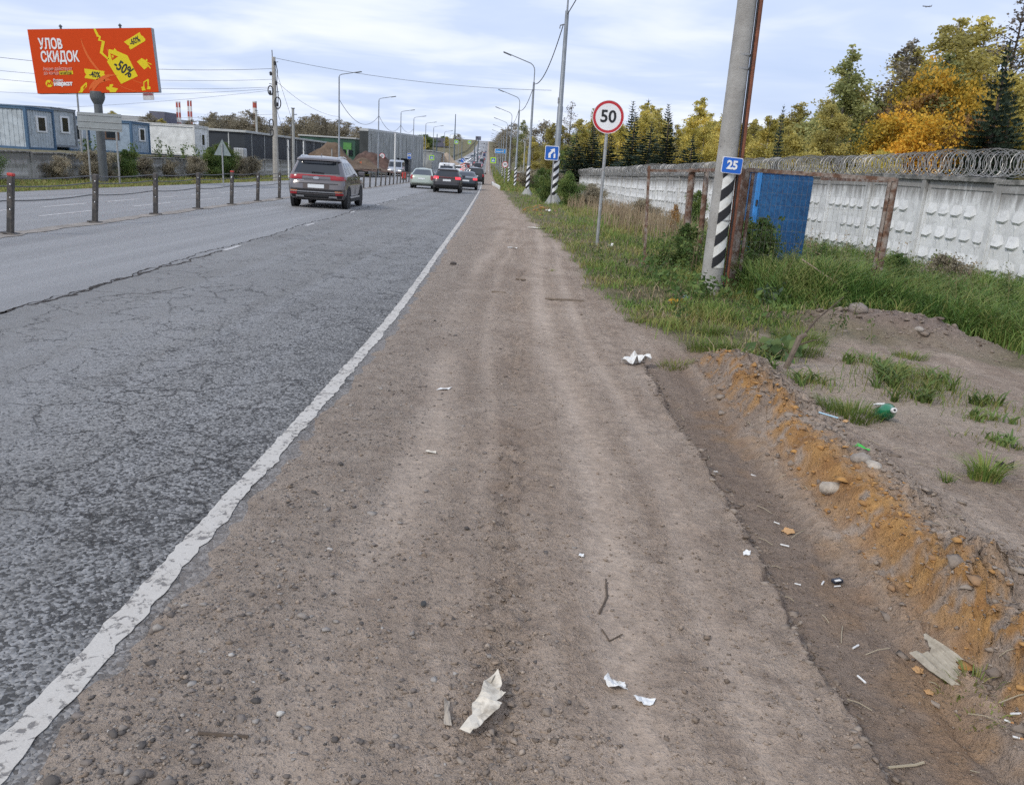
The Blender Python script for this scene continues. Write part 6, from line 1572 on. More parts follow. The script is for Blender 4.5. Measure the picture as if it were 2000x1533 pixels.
def tree_kind(key, maker, bark, leafm):
    t, V, F, tn = maker; tm = t.mesh('trunk', BARK[bark]); tm.polygons.foreach_set('use_smooth', [True] * len(tm.polygons))
    TREES[key] = (tm, npmesh('crown', V, F, leafm, False, dict(tone=tn)))
for k in range(3): tree_kind('spruce%d' % k, spruce_mesh(100 + k, 10, (1.9, 2.3, 1.6)[k]), 'dark', L_SPR)
for k in range(3): tree_kind('birch%d' % k, tree_mesh(200 + k, 12, (2.1, 2.5, 1.9)[k], 2.2, 6500, .17, 'birch', droop=.5), 'birch', (L_YEL, L_YEL, L_OLV)[k])
tree_kind('olive0', tree_mesh(210, 13, 2.9, 2.5, 8500, .17, 'birch', droop=.45), 'birch', L_OLV); tree_kind('olive1', tree_mesh(211, 13, 2.5, 2.0, 7500, .17, 'round', droop=.2), 'grey', L_OLV)
tree_kind('poplar', tree_mesh(220, 14, 3.3, 2.2, 6500, .19, 'cone'), 'grey', L_GRN); tree_kind('sparse', tree_mesh(221, 14, 2.5, 3, 3000, .17, 'birch', droop=.7), 'birch', L_BRN)
tree_kind('willow', tree_mesh(222, 15, 3.2, 4, 8000, .18, 'birch', droop=.85), 'birch', L_OLV); tree_kind('greenbirch', tree_mesh(223, 14, 2.9, 3, 6000, .18, 'birch', droop=.6), 'birch', L_GRN)
tree_kind('maple', tree_mesh(230, 8, 3.7, 1.0, 10500, .18, 'umbrella'), 'dark', L_ORA); tree_kind('maple2', tree_mesh(231, 8, 3.0, 1.0, 7500, .18, 'round'), 'dark', L_YEL); tree_kind('rowan', tree_mesh(232, 7, 2.4, .8, 6000, .16, 'round'), 'dark', L_PUR)
tree_kind('bare', tree_mesh(240, 11, 3.0, 2.5, 2600, .20, 'round'), 'grey', L_BRN); tree_kind('bare2', tree_mesh(241, 11, 3.6, 2.0, 3600, .22, 'round'), 'grey', L_BRN); tree_kind('twiggy', tree_mesh(242, 14, 2.2, 3.5, 900, .16, 'birch'), 'dark', L_GRY)
tree_kind('bushtree', tree_mesh(243, 6, 2.6, .4, 6500, .16, 'round'), 'dark', L_BUSH); tree_kind('brownbush', tree_mesh(244, 4, 2.4, .2, 4500, .16, 'round'), 'dark', L_BRN)
NAMES = dict(spruce='spruce_tree', birch='birch_tree', olive='birch_tree', poplar='poplar_tree', sparse='birch_tree', willow='birch_tree', greenbirch='birch_tree', maple='maple_tree', rowan='rowan_tree', bare='bare_tree', twiggy='bare_tree', bushtree='leafy_tree', brownbush='shrub')
rt = random.Random(31)
def plant(key, x, y, h, lab, group=None, z=None, wide=1.0, cat='tree'):
    base = key.rstrip('0123456789'); H0 = dict(spruce=10, birch=12, olive=13, poplar=14, sparse=14, willow=15, greenbirch=14, maple=8, rowan=7, bare=11, twiggy=14, bushtree=6, brownbush=4)[base]
    s = h / H0; r = empty(NAMES[base], (x, y, g1(x, y) - .05 if z is None else z), rt.uniform(0, 6.28)); r.scale = (s * wide, s * wide, s); tagp(r, lab, cat, group)
    tm, cm = TREES[key]; inst('trunk', tm, r); inst('crown', cm, r); return r
# big trees behind the wall at the right
def TP(px, d): return (px - 1027) / 1550 * d * .92     # lateral place of a bearing at distance d
plant('poplar', 22.2, 60, 12.4, 'tall green leaved poplar rising left of the big right hand trees', wide=1.35)
plant('greenbirch', 25.3, 62, 9.4, 'dark green tree squeezed between the poplar and the thin birch', wide=1.3)
plant('olive1', 19.9, 56, 8.0, 'olive brown tree under the tall poplar on its left', wide=1.2)
plant('sparse', 28.1, 64, 13.9, 'thin leaved weeping birch right of the poplar', wide=1.5)
plant('willow', 30.9, 63, 15.4, 'tall weeping birch with dull yellow leaves near the right edge', wide=1.45); plant('greenbirch', 28.4, 59, 12.2, 'green weeping birch left of the tallest dull yellow one', wide=1.4)
plant('maple', 25.3, 55, 7.2, 'broad bright orange maple crown behind the wall', wide=1.0); plant('maple2', 22.4, 53, 5.0, 'low yellow round crown left of the orange maple', wide=1.1)
plant('maple', 28.4, 59, 10.4, 'second orange tinted crown high behind the broad maple', wide=.75); plant('maple2', 31.5, 57, 9.5, 'yellow crown showing beside the big dark spruce', wide=.8)
plant('rowan', 27.2, 58, 9.0, 'dull red leaved tree above the orange maple', wide=1.2)
plant('spruce0', 28.3, 51.5, 11.6, 'big dark spruce at the right edge of the picture', wide=1.5); plant('spruce1', 30.6, 54, 9.0, 'second dark spruce right of the big one', wide=1.4)
plant('willow', 33.6, 58, 13.6, 'golden birch crown cut by the right picture edge', wide=1.4); plant('twiggy', 33.0, 60, 16.0, 'leafless tree reaching the top right corner', wide=1.2)
plant('olive0', 34.5, 66, 16, 'olive birch behind the big spruce', wide=1.4); plant('spruce2', 26.6, 50, 5.2, 'small spruce under the orange maple right side', wide=1.3); plant('rowan', 28.3, 54, 7.4, 'dull red bushy tree beside the big spruce')
plant('olive0', 24.8, 66, 11.5, 'olive birch filling the gap behind the maple', wide=1.4); plant('olive1', 30.0, 68, 14, 'olive crown high behind the weeping birches', wide=1.4); plant('olive0', 21.0, 66, 9.0, 'olive tree behind the tall poplar', wide=1.4)
plant('olive1', 17.9, 58, 6.6, 'brownish rounded tree beside the thin dark spruce', wide=1.2); plant('birch0', 17.2, 60, 7.4, 'pale yellow birch right of the thin dark spruce', wide=1.2); plant('maple2', 18.3, 55, 4.6, 'low yellow bush tree behind the blue cabinet', wide=1.2)
plant('spruce2', 19.6, 55.5, 5.2, 'dark little spruce under the tall poplar left of the maple', wide=1.2); plant('spruce2', 23.6, 57, 6.5, 'dark spruce in the gap behind the low yellow crown', wide=1.2)
plant('spruce2', 15.6, 52, 7.3, 'slim pointed dark spruce behind the concrete pole', wide=.8)
# mixed middle forest
for (x, d, h, key, lab) in [(5.6, 96, 6.4, 'spruce1', 'low dark spruce at the left end of the forest'), (7.7, 98, 7.7, 'spruce0', 'dark spruce just left of the speed sign'), (9.0, 92, 6.6, 'spruce1', 'dark spruce behind the speed sign pole'),
        (11.1, 88, 8.2, 'spruce0', 'dark spruce right of the speed sign, first'), (12.3, 84, 7.2, 'spruce1', 'dark spruce right of the speed sign, second'), (13.0, 78, 7.6, 'spruce0', 'dark spruce right of the speed sign, third, broad'), (14.6, 74, 5.8, 'spruce1', 'low broad dark spruce left of the mesh fence'),
        (16.5, 135, 14.5, 'spruce0', 'tall spruce top above the birches, left one of three'), (19.3, 138, 15.3, 'spruce2', 'tall spruce top above the birches, middle one of three'), (22.0, 134, 14.3, 'spruce0', 'tall spruce top above the birches, right one of three'), (14.6, 140, 13.8, 'spruce2', 'narrow spruce top right behind the speed sign')]:
    plant(key, x, d, h * (1.12 if d < 100 else 1.0), lab, wide=1.75 if d < 100 else 1.25)
gB = 'yellow birches of the forest beyond the wall'
for k, px in enumerate(range(1135, 1440, 19)):
    d = 112 + (k * 37 % 21); h = 9.0 + (k * 53 % 11) * .40 + (px - 1135) * .006
    plant('birch%d' % (k % 3), TP(px + (k * 7 % 9), d), d, h, ORD[k] + ' yellow birch from the left in the forest band beyond the wall', gB, wide=1.15)
for k, px in enumerate(range(1380, 1640, 24)):
    d = 84 + (k * 29 % 17); h = 8.6 + (k * 31 % 7) * .34
    plant('birch%d' % ((k + 1) % 3), TP(px, d), d, h, ORD[k] + ' golden birch from the left, right of the concrete pole', 'golden birches right of the concrete pole', wide=1.2)
for k, px in enumerate(range(1100, 1450, 30)):
    d = 150 + (k * 17 % 23); plant('olive%d' % (k % 2), TP(px, d), d, 11.0 + (k * 13 % 7) * .4, 'olive tree deep in the forest behind the yellow birches', 'back row of the forest', wide=1.2)
for k, px in enumerate(range(1480, 2080, 42)):
    d = 92 + (k * 23 % 19); plant('olive%d' % (k % 2), TP(px, d), d, 9.5 + (px - 1480) * .010, 'olive tree deep in the forest behind the right hand trees', 'back row behind the right hand trees', wide=1.25)
# trees by the far right verge
for (x, d, h, key, lab) in [(-1.0, 178, 12.6, 'greenbirch', 'green topped tree nearest the far lamp posts'), (3.0, 170, 12.4, 'bare2', 'brown leaved round tree by the far right verge'), (4.6, 150, 11.4, 'olive1', 'olive tree before the brown round one'), (1.2, 165, 9, 'olive0', 'yellowish tree behind the far blue sign'),
        (7.2, 150, 15.2, 'twiggy', 'tall leafless tree left of the mast'), (9.0, 135, 9.6, 'bushtree', 'dark green tree just left of the mast'), (-4.0, 215, 13, 'bare', 'brown tree further along the right verge'), (-8, 280, 13, 'bare2', 'brown tree at the bend of the right verge'), (-12, 350, 13, 'bare', 'small brown tree beyond the blue sign on the verge')]:
    plant(key, x, d, h, lab)
for k in range(5): plant('spruce%d' % (k % 3), 5.5 + k * 1.5, 118 - k * 3, 4.5 + (k % 3) * .6, ORD[k] + ' dark spruce of the row behind the striped pole', 'spruce row behind the striped pole', wide=1.2)
r = empty('brick_ruin', (1.6, 132, g1(1.6, 132))); tagp(r, 'low orange brick ruin behind the far right fence', 'building')
MB().box((0, 0, .9), (6, 4, 1.9)).build('wall', pmat('ruin_brick', (.33, .16, .10), .9, var=.3, vscale=1.5), r); MB().box((.5, 0, 1.95), (7, 4.6, .2)).build('slab', LAMPC, r); MB().box((-1, -2.02, .8), (.8, .06, 1.2)).build('opening', SIGNK, r)
# far trees on the left
for k, (px, h) in enumerate([(392, 12), (408, 13), (430, 13.5), (448, 12.5), (470, 14.5), (488, 13), (552, 13), (575, 13.5), (598, 14), (622, 13), (645, 12.5), (668, 12), (688, 10.5), (610, 13), (585, 12.5)]):
    d = 225 + (k * 37 % 40); plant('bare%s' % ('' if k % 2 else '2'), TP(px - 4, d), d, h * .93, ORD[k] + ' brown leafless tree of the left skyline, counted along the clump', 'brown trees on the left skyline', z=.4, wide=1.3)
for k in range(16):
    d = 330 + (k * 61 % 120); x = -60 - k * 11 - (k * 7 % 5); plant('bare2' if k % 2 else 'olive1', x, d, 10 + k % 4, 'hazy tree in the distant row left of the road', 'distant trees left of the road', wide=1.5)
for k in range(14):
    d = 430 + k * 75; s = 1 if k % 2 else -1; plant(('olive1', 'bare2', 'bushtree')[k % 3], -.047 * d + s * (30 + (k * 17 % 23)) - 4, d, 10 + k % 4, 'small far tree beside the hill road', 'far trees beside the hill road', wide=1.6)
# shrubs along the left wall
for k, (y, dx, h, key) in enumerate([(29, .8, 2.2, 'bushtree'), (31.5, .6, 1.6, 'bushtree'), (39.5, .9, 1.5, 'brownbush'), (41.5, .7, 1.5, 'brownbush'), (44, .8, 1.7, 'bushtree'), (46.5, .7, 1.3, 'brownbush'), (50, .8, 1.2, 'brownbush'), (54, .9, 1.5, 'brownbush'), (56.5, 1.2, 2.2, 'bushtree'), (58, 1.5, 2.6, 'bushtree'), (60, .6, 1.7, 'brownbush'), (63, 1.2, 1.7, 'brownbush'), (67, 1.0, 1.7, 'brownbush'), (37, .7, 1.2, 'brownbush')]):
    plant(key, float(LW(y)) + dx, y, h, {0: 'tall leafy shrub at the left picture edge before the wall', 8: 'green shrub left of the utility pole', 9: 'largest green shrub at the utility pole'}.get(k, ORD[k] + ' scrubby shrub from the camera against the low grey wall'), 'shrubs along the low grey wall', cat='shrub', wide=.8 if key == 'brownbush' else .9)
SAPS = [(43, 1.0), (44.4, 1.3), (49, 1.0), (52.5, 1.5), (54.5, 1.3), (56.8, 1.6), (59.5, 1.4), (62, 1.2), (64.5, 1.5)]
# shrubs on the right verge
for (x, y, h, key, w_, lab) in [(3.75, 12.9, 1.15, 'bushtree', .8, 'dark leafy bush before the left side of the blue cabinet'), (5.05, 13.4, .85, 'bushtree', .8, 'leafy bush behind the mesh near the right rusty post'), (6.2, 13.2, .9, 'bushtree', 1.0, 'leafy bush right of the mesh fence before the wall'), (7.7, 12.6, .7, 'bushtree', 1.1, 'low leafy bush in the tall grass at far right'), (3.0, 14.6, .9, 'bushtree', .7, 'leafy bush between the rusty posts left of the pole'), (8.4, 16.0, .9, 'brownbush', 1.0, 'brownish bush against the near white wall')]:
    plant(key, x, y, h, lab, cat='shrub', wide=w_)
for k, (x, y, h, key, w_, lab) in enumerate([(2.3, 42.5, 1.9, 'bushtree', .8, 'leafy green shrub at the striped mast'), (1.1, 44.5, 1.6, 'bushtree', .7, 'leafy shrub just left of the striped mast'), (2.6, 62, 1.9, 'brownbush', 1.2, 'brown green scrub behind the first curved lamp post'), (1.6, 72, 2.3, 'bushtree', 1.0, 'dark green scrub behind the second curved lamp post'),
        (4.2, 50, 1.4, 'brownbush', 1.2, 'brown dry scrub against the white wall, nearer'), (4.6, 58, 1.6, 'brownbush', 1.2, 'brown dry scrub against the white wall, farther'), (.6, 90, 2.2, 'brownbush', 1.2, 'brown scrub right of the far kerb'), (5.6, 38, 1.1, 'brownbush', 1.1, 'low dead scrub before the white wall right of the sign'), (6.3, 30, 1.7, 'bushtree', .6, 'green climbing shrub on the white wall left of the mesh fence'), (5.4, 29, 1.1, 'rowan', .5, 'dark dead stalk clump left of the mesh fence')]):
    plant(key, x, y, h, lab, cat='shrub', wide=w_)
# leafy climber in the mesh corner and broad leaved weeds
def weed_mass(name, spots, h, n, ls, m, lab, seed, spread=.16, stemc=(.15, .14, .06), stalk=False):
    rng = np.random.default_rng(seed); P = []; tn = []; t = MB()
    for (x, y) in spots:
        z0 = g1(x, y); hh_ = h * rng.uniform(.45, 1.15); a = rng.uniform(0, 2 * PI); d = np.array([math.cos(a), math.sin(a), 0]) * spread * rng.uniform(.2, 1.3)
        p0 = np.array([x, y, z0 - .02]); p1 = p0 + d * .35 + np.array([0, 0, hh_ * .6]); p2 = p0 + d + np.array([0, 0, hh_])
        t.path([p0, p1, p2], [.005, .004, .002], 3, False)
        f = rng.uniform(.12 if not stalk else .5, 1, n); c = p0 * ((1 - f) ** 2)[:, None] + p1 * (2 * f * (1 - f))[:, None] + p2 * (f * f)[:, None]
        P.append(c + rng.normal(0, ls * .75, c.shape) * np.array([1, 1, .6])); tn.append(np.clip(rng.uniform(0, 1) * .6 + rng.uniform(0, .4, n), 0, 1))
    V, F = leaves(np.concatenate(P), ls, rng, aspect=.5); n0 = len(V)
    o = inst(name, npmesh(name, V, F, m, False, dict(tone=np.repeat(np.concatenate(tn), 4)))); tagp(o, lab, None, None, 'stuff')
    tagp(t.build(name + '_stems', pmat('weed_stem_' + name, stemc, .9)), lab.replace('leaves', 'stems').replace('heads', 'stalks'), None, None, 'stuff')
def weed(name, x, y, spread, h, n, ls, m, lab, seed, stems=5, group=None, cat='plant', asp=.6):
    rng = np.random.default_rng(seed); z0 = g1(x, y); r = empty(name, (x, y, z0)); tagp(r, lab, cat, group); t = MB(); P = []; tn = []
    for s in range(stems):
        a = rng.uniform(0, 2 * PI); d = np.array([math.cos(a) * spread, math.sin(a) * spread, 0]) * rng.uniform(.3, 1); hh_ = h * rng.uniform(.55, 1)
        p = [np.zeros(3), d * .4 + np.array([0, 0, hh_ * .55]), d + np.array([0, 0, hh_])]; t.path(p, [.006, .005, .002], 4, False)
        f = rng.uniform(.1, 1, max(1, n // stems)); c = p[0] * ((1 - f) ** 2)[:, None] + p[1] * (2 * f * (1 - f))[:, None] + p[2] * (f * f)[:, None]
        P.append(c + rng.normal(0, ls * .8, c.shape) * np.array([1, 1, .5])); tn.append(np.clip(rng.normal(.5, .28, len(f)), 0, 1))
    V, F = leaves(np.concatenate(P), ls, rng, aspect=asp); t.build('stems', pmat('weed_stem', (.10, .11, .04), .8), r)
    inst('foliage', npmesh('foliage', V, F, m, False, dict(tone=np.repeat(np.concatenate(tn), 4))), r)
for k, (y, h) in enumerate(SAPS): weed('sapling', float(LW(y)) - .9, y, .35, h, 110, .15, L_BUSH, ('leftmost', 'second', 'third', 'fourth', 'fifth', 'sixth', 'seventh', 'eighth', 'last')[k] + ' leafy sapling from the left poking over the low grey wall', 60 + k, 5, 'saplings behind the low grey wall')
weed('climber', 3.55, 12.45, .42, 1.15, 420, .085, L_BUSH, 'leafy green climber in the corner of the mesh fence', 1, 14)
weed('climber', 3.85, 12.7, .40, .75, 320, .08, L_BUSH, 'low leafy climber under the blue cabinet', 2, 12)
weed('climber', 2.95, 13.6, .35, .8, 260, .06, L_BUSH, 'green weeds left of the concrete pole beside rusty posts', 3, 12); weed('climber', 2.55, 14.4, .3, .7, 220, .055, L_BUSH, 'dark green weeds at the thin angle post', 4, 10)
NET = leafmat('nettle', (.09, .12, .035), (.14, .175, .05), (.24, .25, .08))
for k, (x, y, h, lab) in enumerate([(5.35, 12.25, 1.0, 'tall nettle stem climbing the right rusty post'), (5.0, 12.3, .85, 'nettle stems inside the mesh near the right post'), (5.95, 12.6, .95, 'tall weed stems right of the mesh fence'), (6.9, 13.0, .8, 'arching weed against the white wall'), (7.6, 14.5, .9, 'second arching weed before the white wall'), (4.8, 12.4, .7, 'weeds poking through the lower mesh')]):
    weed('tall_weed', x, y, .28, h, 120, .05, NET, lab, 20 + k, 6)
rw_ = np.random.default_rng(5)
def spots(n, xa, xb, ya, yb, ok=lambda x, y: True):
    o = []
    while len(o) < n:
        x = rw_.uniform(xa, xb); y = 1 / rw_.uniform(1 / yb, 1 / ya)
        if ok(x, y) and x < float(WX(y)) - .1: o.append((x, y))
    return o
weed_mass('mixed_weeds', spots(150, 3.3, 7.6, 10.6, 17, lambda x, y: not (abs(x - 4.26) < .5 and abs(y - 13.85) < .4)), .85, 26, .055, NET, 'ragged weed leaves mixed into the tall grass around the mesh fence', 1)
weed_mass('verge_weeds', spots(170, 1.2, 4.2, 8.6, 22, lambda x, y: x > float(GX(y)) + .35), .30, 16, .045, L_BUSH, 'low broad weed leaves mixed into the verge grass', 2, .12)
weed_mass('broad_weeds', spots(95, 2.0, 6.4, 9.2, 15.5, lambda x, y: (x > float(GX(y)) + .9) and not (3.3 < x < 5.7 and y < 10.2) and not (abs(x - 4.26) < .5 and abs(y - 13.85) < .4)), .42, 20, .095, L_BUSH, 'broad dark weed leaves around the concrete pole and fence foot', 7, .18)
weed_mass('dead_stalks', spots(130, 2.6, 8.5, 13, 45, lambda x, y: x > float(GX(y)) + 1.5), .95, 14, .045, DRY, 'dead brown seed heads between verge and wall', 3, .14, (.20, .14, .09), True)
weed_mass('wall_weeds', spots(60, 6.2, 10.5, 12, 26, lambda x, y: x > float(WX(y)) - 1.6), .75, 22, .05, NET, 'weed leaves along the foot of the white wall', 4, .2)
weed('burdock', 2.42, 7.15, .26, .16, 60, .13, leafmat('burdock_leaf', (.08, .14, .055), (.12, .19, .07), (.19, .25, .09)), 'broad leaved burdock beside the dead stump', 31, 9)
weed('burdock', 3.35, 10.4, .3, .35, 90, .10, leafmat('grey_green_leaf', (.06, .095, .06), (.09, .125, .08), (.12, .15, .09)), 'grey green leafy plant in the grass right of the pole', 32, 9)
weed('sapling', 2.0, 10.0, .04, .16, 14, .06, L_ORA, 'small orange leaved seedling on the verge left of the pole', 33, 2)
WEEDS = []
for k, (x, y, s, n_, lab) in enumerate([(3.29, 6.4, .22, 60, 'large leafy weed clump on the bare ground'), (3.1, 6.0, .16, 40, 'smaller weed clump in front of the large one'), (3.55, 6.75, .16, 36, 'weed clump right behind the large one'), (2.36, 6.1, .14, 30, 'low leafy weed right of the dead stump'), (3.1, 4.85, .09, 16, 'tiny weed at the right picture edge'), (3.65, 5.9, .15, 26, 'sprawling weed right of the bottle'), (3.35, 5.5, .12, 20, 'small thin weed beyond the green bottle'), (3.45, 7.4, .16, 34, 'weed clump below the spoil heap')]):
    WEEDS.append((x, y, s, n_, lab, 40 + k))
def tuft(x, y, rad, h, n, lab, seed, tone=.6):
    rng = np.random.default_rng(seed); a = rng.uniform(0, 2 * PI, n); q = rad * np.sqrt(rng.uniform(0, 1, n)); X = x + q * np.cos(a); Y = y + q * np.sin(a) * .8
    o = grass_obj('grass_tuft', X, Y, h * rng.uniform(.4, 1, n), .0028, .8, np.clip(rng.normal(tone, .25, n), 0, 1), GRASS, seed, None, 4, .7, parent=None, origin=(x, y, g1(x, y))); tagp(o, lab, 'grass tuft')
tuft(2.28, 5.15, .22, .17, 520, 'dense green grass tuft left of the green bottle', 1); tuft(2.62, 4.12, .085, .22, 260, 'upright grass tuft alone on the bare ground at right', 2); tuft(2.36, 4.02, .04, .10, 50, 'tiny grass sprig left of the lone tuft', 3)
tuft(2.1, 8.4, .16, .22, 300, 'bright grass tuft beyond the burdock', 4); tuft(1.45, 6.95, .16, .10, 180, 'low grey green grass at the start of the rut', 5, .35); tuft(1.9, 7.5, .25, .2, 520, 'grass clump at the head of the clay ridge', 6); tuft(2.7, 7.6, .3, .22, 620, 'long bladed grass clump right of the stump', 7)
tuft(1.62, 2.35, .10, .07, 90, 'thin grass growing in the rut near the corrugated scrap', 8, .3); tuft(1.58, 2.2, .07, .05, 60, 'sparse dull grass in front of the corrugated scrap', 9, .25); tuft(4.1, 8.1, .18, .14, 240, 'grass tuft at the foot of the spoil heap', 10); tuft(3.0, 8.3, .3, .25, 560, 'grass clump left of the spoil heap', 11); tuft(3.5, 7.0, .14, .13, 200, 'grass tuft among the leafy weeds', 12)
tuft(1.35, 8.9, .14, .10, 160, 'flat grass patch at the shoulder edge', 13, .5); tuft(.55, 13.2, .06, .05, 50, 'small weed in the middle of the dirt shoulder', 14, .4)

WLEAF = leafmat('weed_leaf', (.20, .20, .065), (.145, .21, .055), (.10, .16, .045))
for (x, y, s_, n_, lab, sd) in WEEDS:
    s_ *= 1.35; n_ = int(n_ * 1.6)
    rng = np.random.default_rng(sd); r = empty('weed', (x, y, g1(x, y))); tagp(r, lab, 'plant'); og = (x, y, g1(x, y))
    m_ = max(4, n_ // 9); cx_ = x + rng.normal(0, s_ * .75, m_); cy_ = y + rng.normal(0, s_ * .6, m_); per = 11
    X = np.repeat(cx_, per) + rng.normal(0, .018, m_ * per); Y = np.repeat(cy_, per) + rng.normal(0, .018, m_ * per)
    grass_obj('leaf_rosettes', X, Y, s_ * rng.uniform(.45, 1.0, len(X)), .0095, 1.15, np.clip(rng.normal(.55, .3, len(X)), 0, 1), WLEAF, sd, None, 5, .75, parent=r, origin=og)['kind'] = 'stuff'
    q = int(n_ * 3); grass_obj('grass_blades', x + rng.normal(0, s_ * .8, q), y + rng.normal(0, s_ * .65, q), s_ * rng.uniform(.3, .9, q), .003, .8, np.clip(rng.normal(.4, .3, q), 0, 1), GRASS, sd + 1, None, 3, .6, parent=r, origin=og)['kind'] = 'stuff'

# ------------------------------------------------------------------ dead wood
WOOD = pmat('dead_wood', (.16, .125, .095), .9, var=.3, vscale=12, bump=.4, bscale=40); TWIG = pmat('twig_wood', (.10, .075, .055), .9, var=.3, vscale=20)
r = empty('dead_stump', (2.33, 6.55, g1(2.33, 6.55))); tagp(r, 'broken dead sapling stump with a long thin branch', 'stump')
MB().path([(-.05, 0, -.05), (0, 0, .12), (.05, .02, .27), (.10, .02, .30)], [.026, .022, .026, .016], 7).build('stem', WOOD, r, True)
MB().path([(.07, .02, .28), (.2, .1, .42), (.45, .25, .60)], [.011, .008, .003], 5).build('branch', TWIG, r); MB().path([(.03, .01, .2), (.14, -.03, .26), (.2, -.02, .27)], [.008, .006, .002], 5).build('branch', TWIG, r)
def stick(pts, rad, lab, m=TWIG, name='stick', lift=.006):
    z = [g1(p[0], p[1]) + (p[2] if len(p) > 2 else 0) + lift for p in pts]; o0 = (pts[0][0], pts[0][1], z[0])
    o = MB().path([(p[0] - o0[0], p[1] - o0[1], zz_ - o0[2]) for p, zz_ in zip(pts, z)], rad, 5).build(name, m, None, True, loc=o0); tagp(o, lab, 'stick')
stick([(3.95, 11.3, .65), (4.3, 11.0, .45), (4.75, 10.5, .12)], .012, 'long bare branch leaning out of the tall grass', pmat('pale_branch', (.33, .26, .19), .9, var=.2), 'branch')
stick([(.43, 2.92), (.42, 2.78), (.38, 2.66)], .0045, 'thin curved dark twig right of centre in the foreground'); stick([(.38, 2.55), (.40, 2.48), (.45, 2.52)], .003, 'tiny forked twig below the curved one'); stick([(-.82, 1.87), (-.68, 1.875)], .005, 'short straight twig near the bottom left')
stick([(1.18, 1.98), (1.27, 2.0), (1.30, 2.01)], .004, 'pale dry stem in the rut near the bottom', pmat('straw_stem', (.40, .34, .24), .9, var=.1)); stick([(.35, 10.15), (.62, 10.1), (.85, 10.12)], .018, 'longer dark stick lying across the shoulder', WOOD); stick([(-.35, 10.4), (-.16, 10.38)], .016, 'short dark stick left of the longer one', WOOD)
stick([(-.05, 11.9), (.1, 11.85)], .014, 'bit of wood on the shoulder further off', WOOD)
rs = random.Random(9); b_ = MB()
for k in range(70):
    x, y = rs.uniform(1.2, 3.0), 1 / rs.uniform(1 / 6.5, 1 / 1.9); a = rs.uniform(0, 3.14); l = rs.uniform(.03, .13); z0 = g1(x, y) + .005; z1 = g1(x + l * math.cos(a), y + l * math.sin(a)) + .006
    b_.path([(x, y, z0), (x + l * .5 * math.cos(a), y + l * .5 * math.sin(a) + .004, (z0 + z1) / 2 + .004), (x + l * math.cos(a), y + l * math.sin(a), z1)], .0018, 4)
tagp(b_.build('straw_bits', pmat('straw_stem', (.40, .34, .24), .9, var=.1)), 'dry straw bits lying about the rut and clay bank', None, None, 'stuff')

# ------------------------------------------------------------------ litter
PAPER = pmat('dirty_paper', (.66, .60, .50), .85, var=.12, vscale=8, dirt=(.22, .18, .13), dirtamt=.7, dscale=14); WPAP = pmat('white_paper', (.74, .74, .72), .8, var=.08, vscale=10, dirt=(.42, .37, .30), dirtamt=.55, dscale=22)
def scrap(x, y, outline, lab, m, seed, crumple=.02, rz=0.0, name='paper_scrap', cat='paper', lift=.004):
    """crumpled sheet with real folds: triangulated fan over jittered inner points"""
    rng = random.Random(seed); bm = bmesh.new(); vs = [bm.verts.new((a, b, 0)) for a, b in outline]; f = bm.faces.new(vs)
    bmesh.ops.triangulate(bm, faces=[f]); bmesh.ops.subdivide_edges(bm, edges=list(bm.edges), cuts=2, use_grid_fill=True)
    for v in bm.verts: v.co.z = abs(rng.gauss(0, crumple)) * .6 + crumple * .8 * (1 + math.sin(v.co.x * 55 + v.co.y * 37 + seed)); v.co.x += rng.gauss(0, crumple * .12)
    bmesh.ops.triangulate(bm, faces=list(bm.faces))
    me = bpy.data.meshes.new(name); bm.to_mesh(me); bm.free(); me.materials.append(m)
    o = inst(name, me, None, (x, y, g1(x, y) + lift), (0, 0, rz)); s = o.modifiers.new('thickness', 'SOLIDIFY'); s.thickness = .0012; tagp(o, lab, cat)
scrap(-.02, 2.06, [(-.055, -.14), (-.02, -.155), (.0, -.13), (.01, -.09), (.045, -.03), (.05, .0), (.03, .005), (.052, .05), (.03, .06), (.035, .09), (.012, .15), (.0, .09), (-.02, .10), (-.022, .03), (-.04, -.02), (-.03, -.07)], 'large torn dirty white paper in the foreground', PAPER, 1, .007, -.12)
scrap(-.135, 2.03, [(-.012, -.06), (.01, -.065), (.006, 0), (.012, .05), (-.006, .065), (-.008, .0)], 'narrow torn strip left of the large torn paper', pmat('grubby_strip', (.36, .31, .25), .9), 2, .005, .15)
scrap(.39, 2.22, [(-.03, -.02), (.0, -.028), (.04, -.02), (.03, -.005), (.038, .012), (.01, .01), (.0, .03), (-.02, .028), (-.035, .005)], 'white paper scrap right of the large torn paper', WPAP, 3, .012, .2)
scrap(.475, 2.15, [(-.035, .01), (-.01, .022), (.035, .015), (.03, -.012), (.0, -.02), (-.02, -.018)], 'smaller white paper scrap beside the other', WPAP, 4, .008, -.2)
scrap(1.06, 6.8, [(-.16, -.06), (-.05, -.09), (.04, -.04), (.12, -.07), (.16, .03), (.09, .07), (.0, .1), (-.04, .03), (-.12, .02)], 'crumpled white tissue at the head of the rut', WPAP, 5, .035, .3, 'tissue')
scrap(1.08, 3.2, [(-.018, -.014), (.01, -.016), (.018, .01), (.0, .02), (-.016, .012)], 'small white scrap at the rut edge', WPAP, 6, .006, 0)
scrap(-.18, 16.6, [(-.1, -.04), (.1, -.03), (.11, .04), (-.09, .05)], 'white rectangle of litter on the shoulder further off', WPAP, 7, .01, 0); scrap(.42, 22.8, [(-.3, -.1), (.2, -.12), (.35, .1), (-.1, .15)], 'flattened pale plastic in a hollow of the shoulder', PAPER, 8, .02, 0, 'plastic_scrap', 'litter')
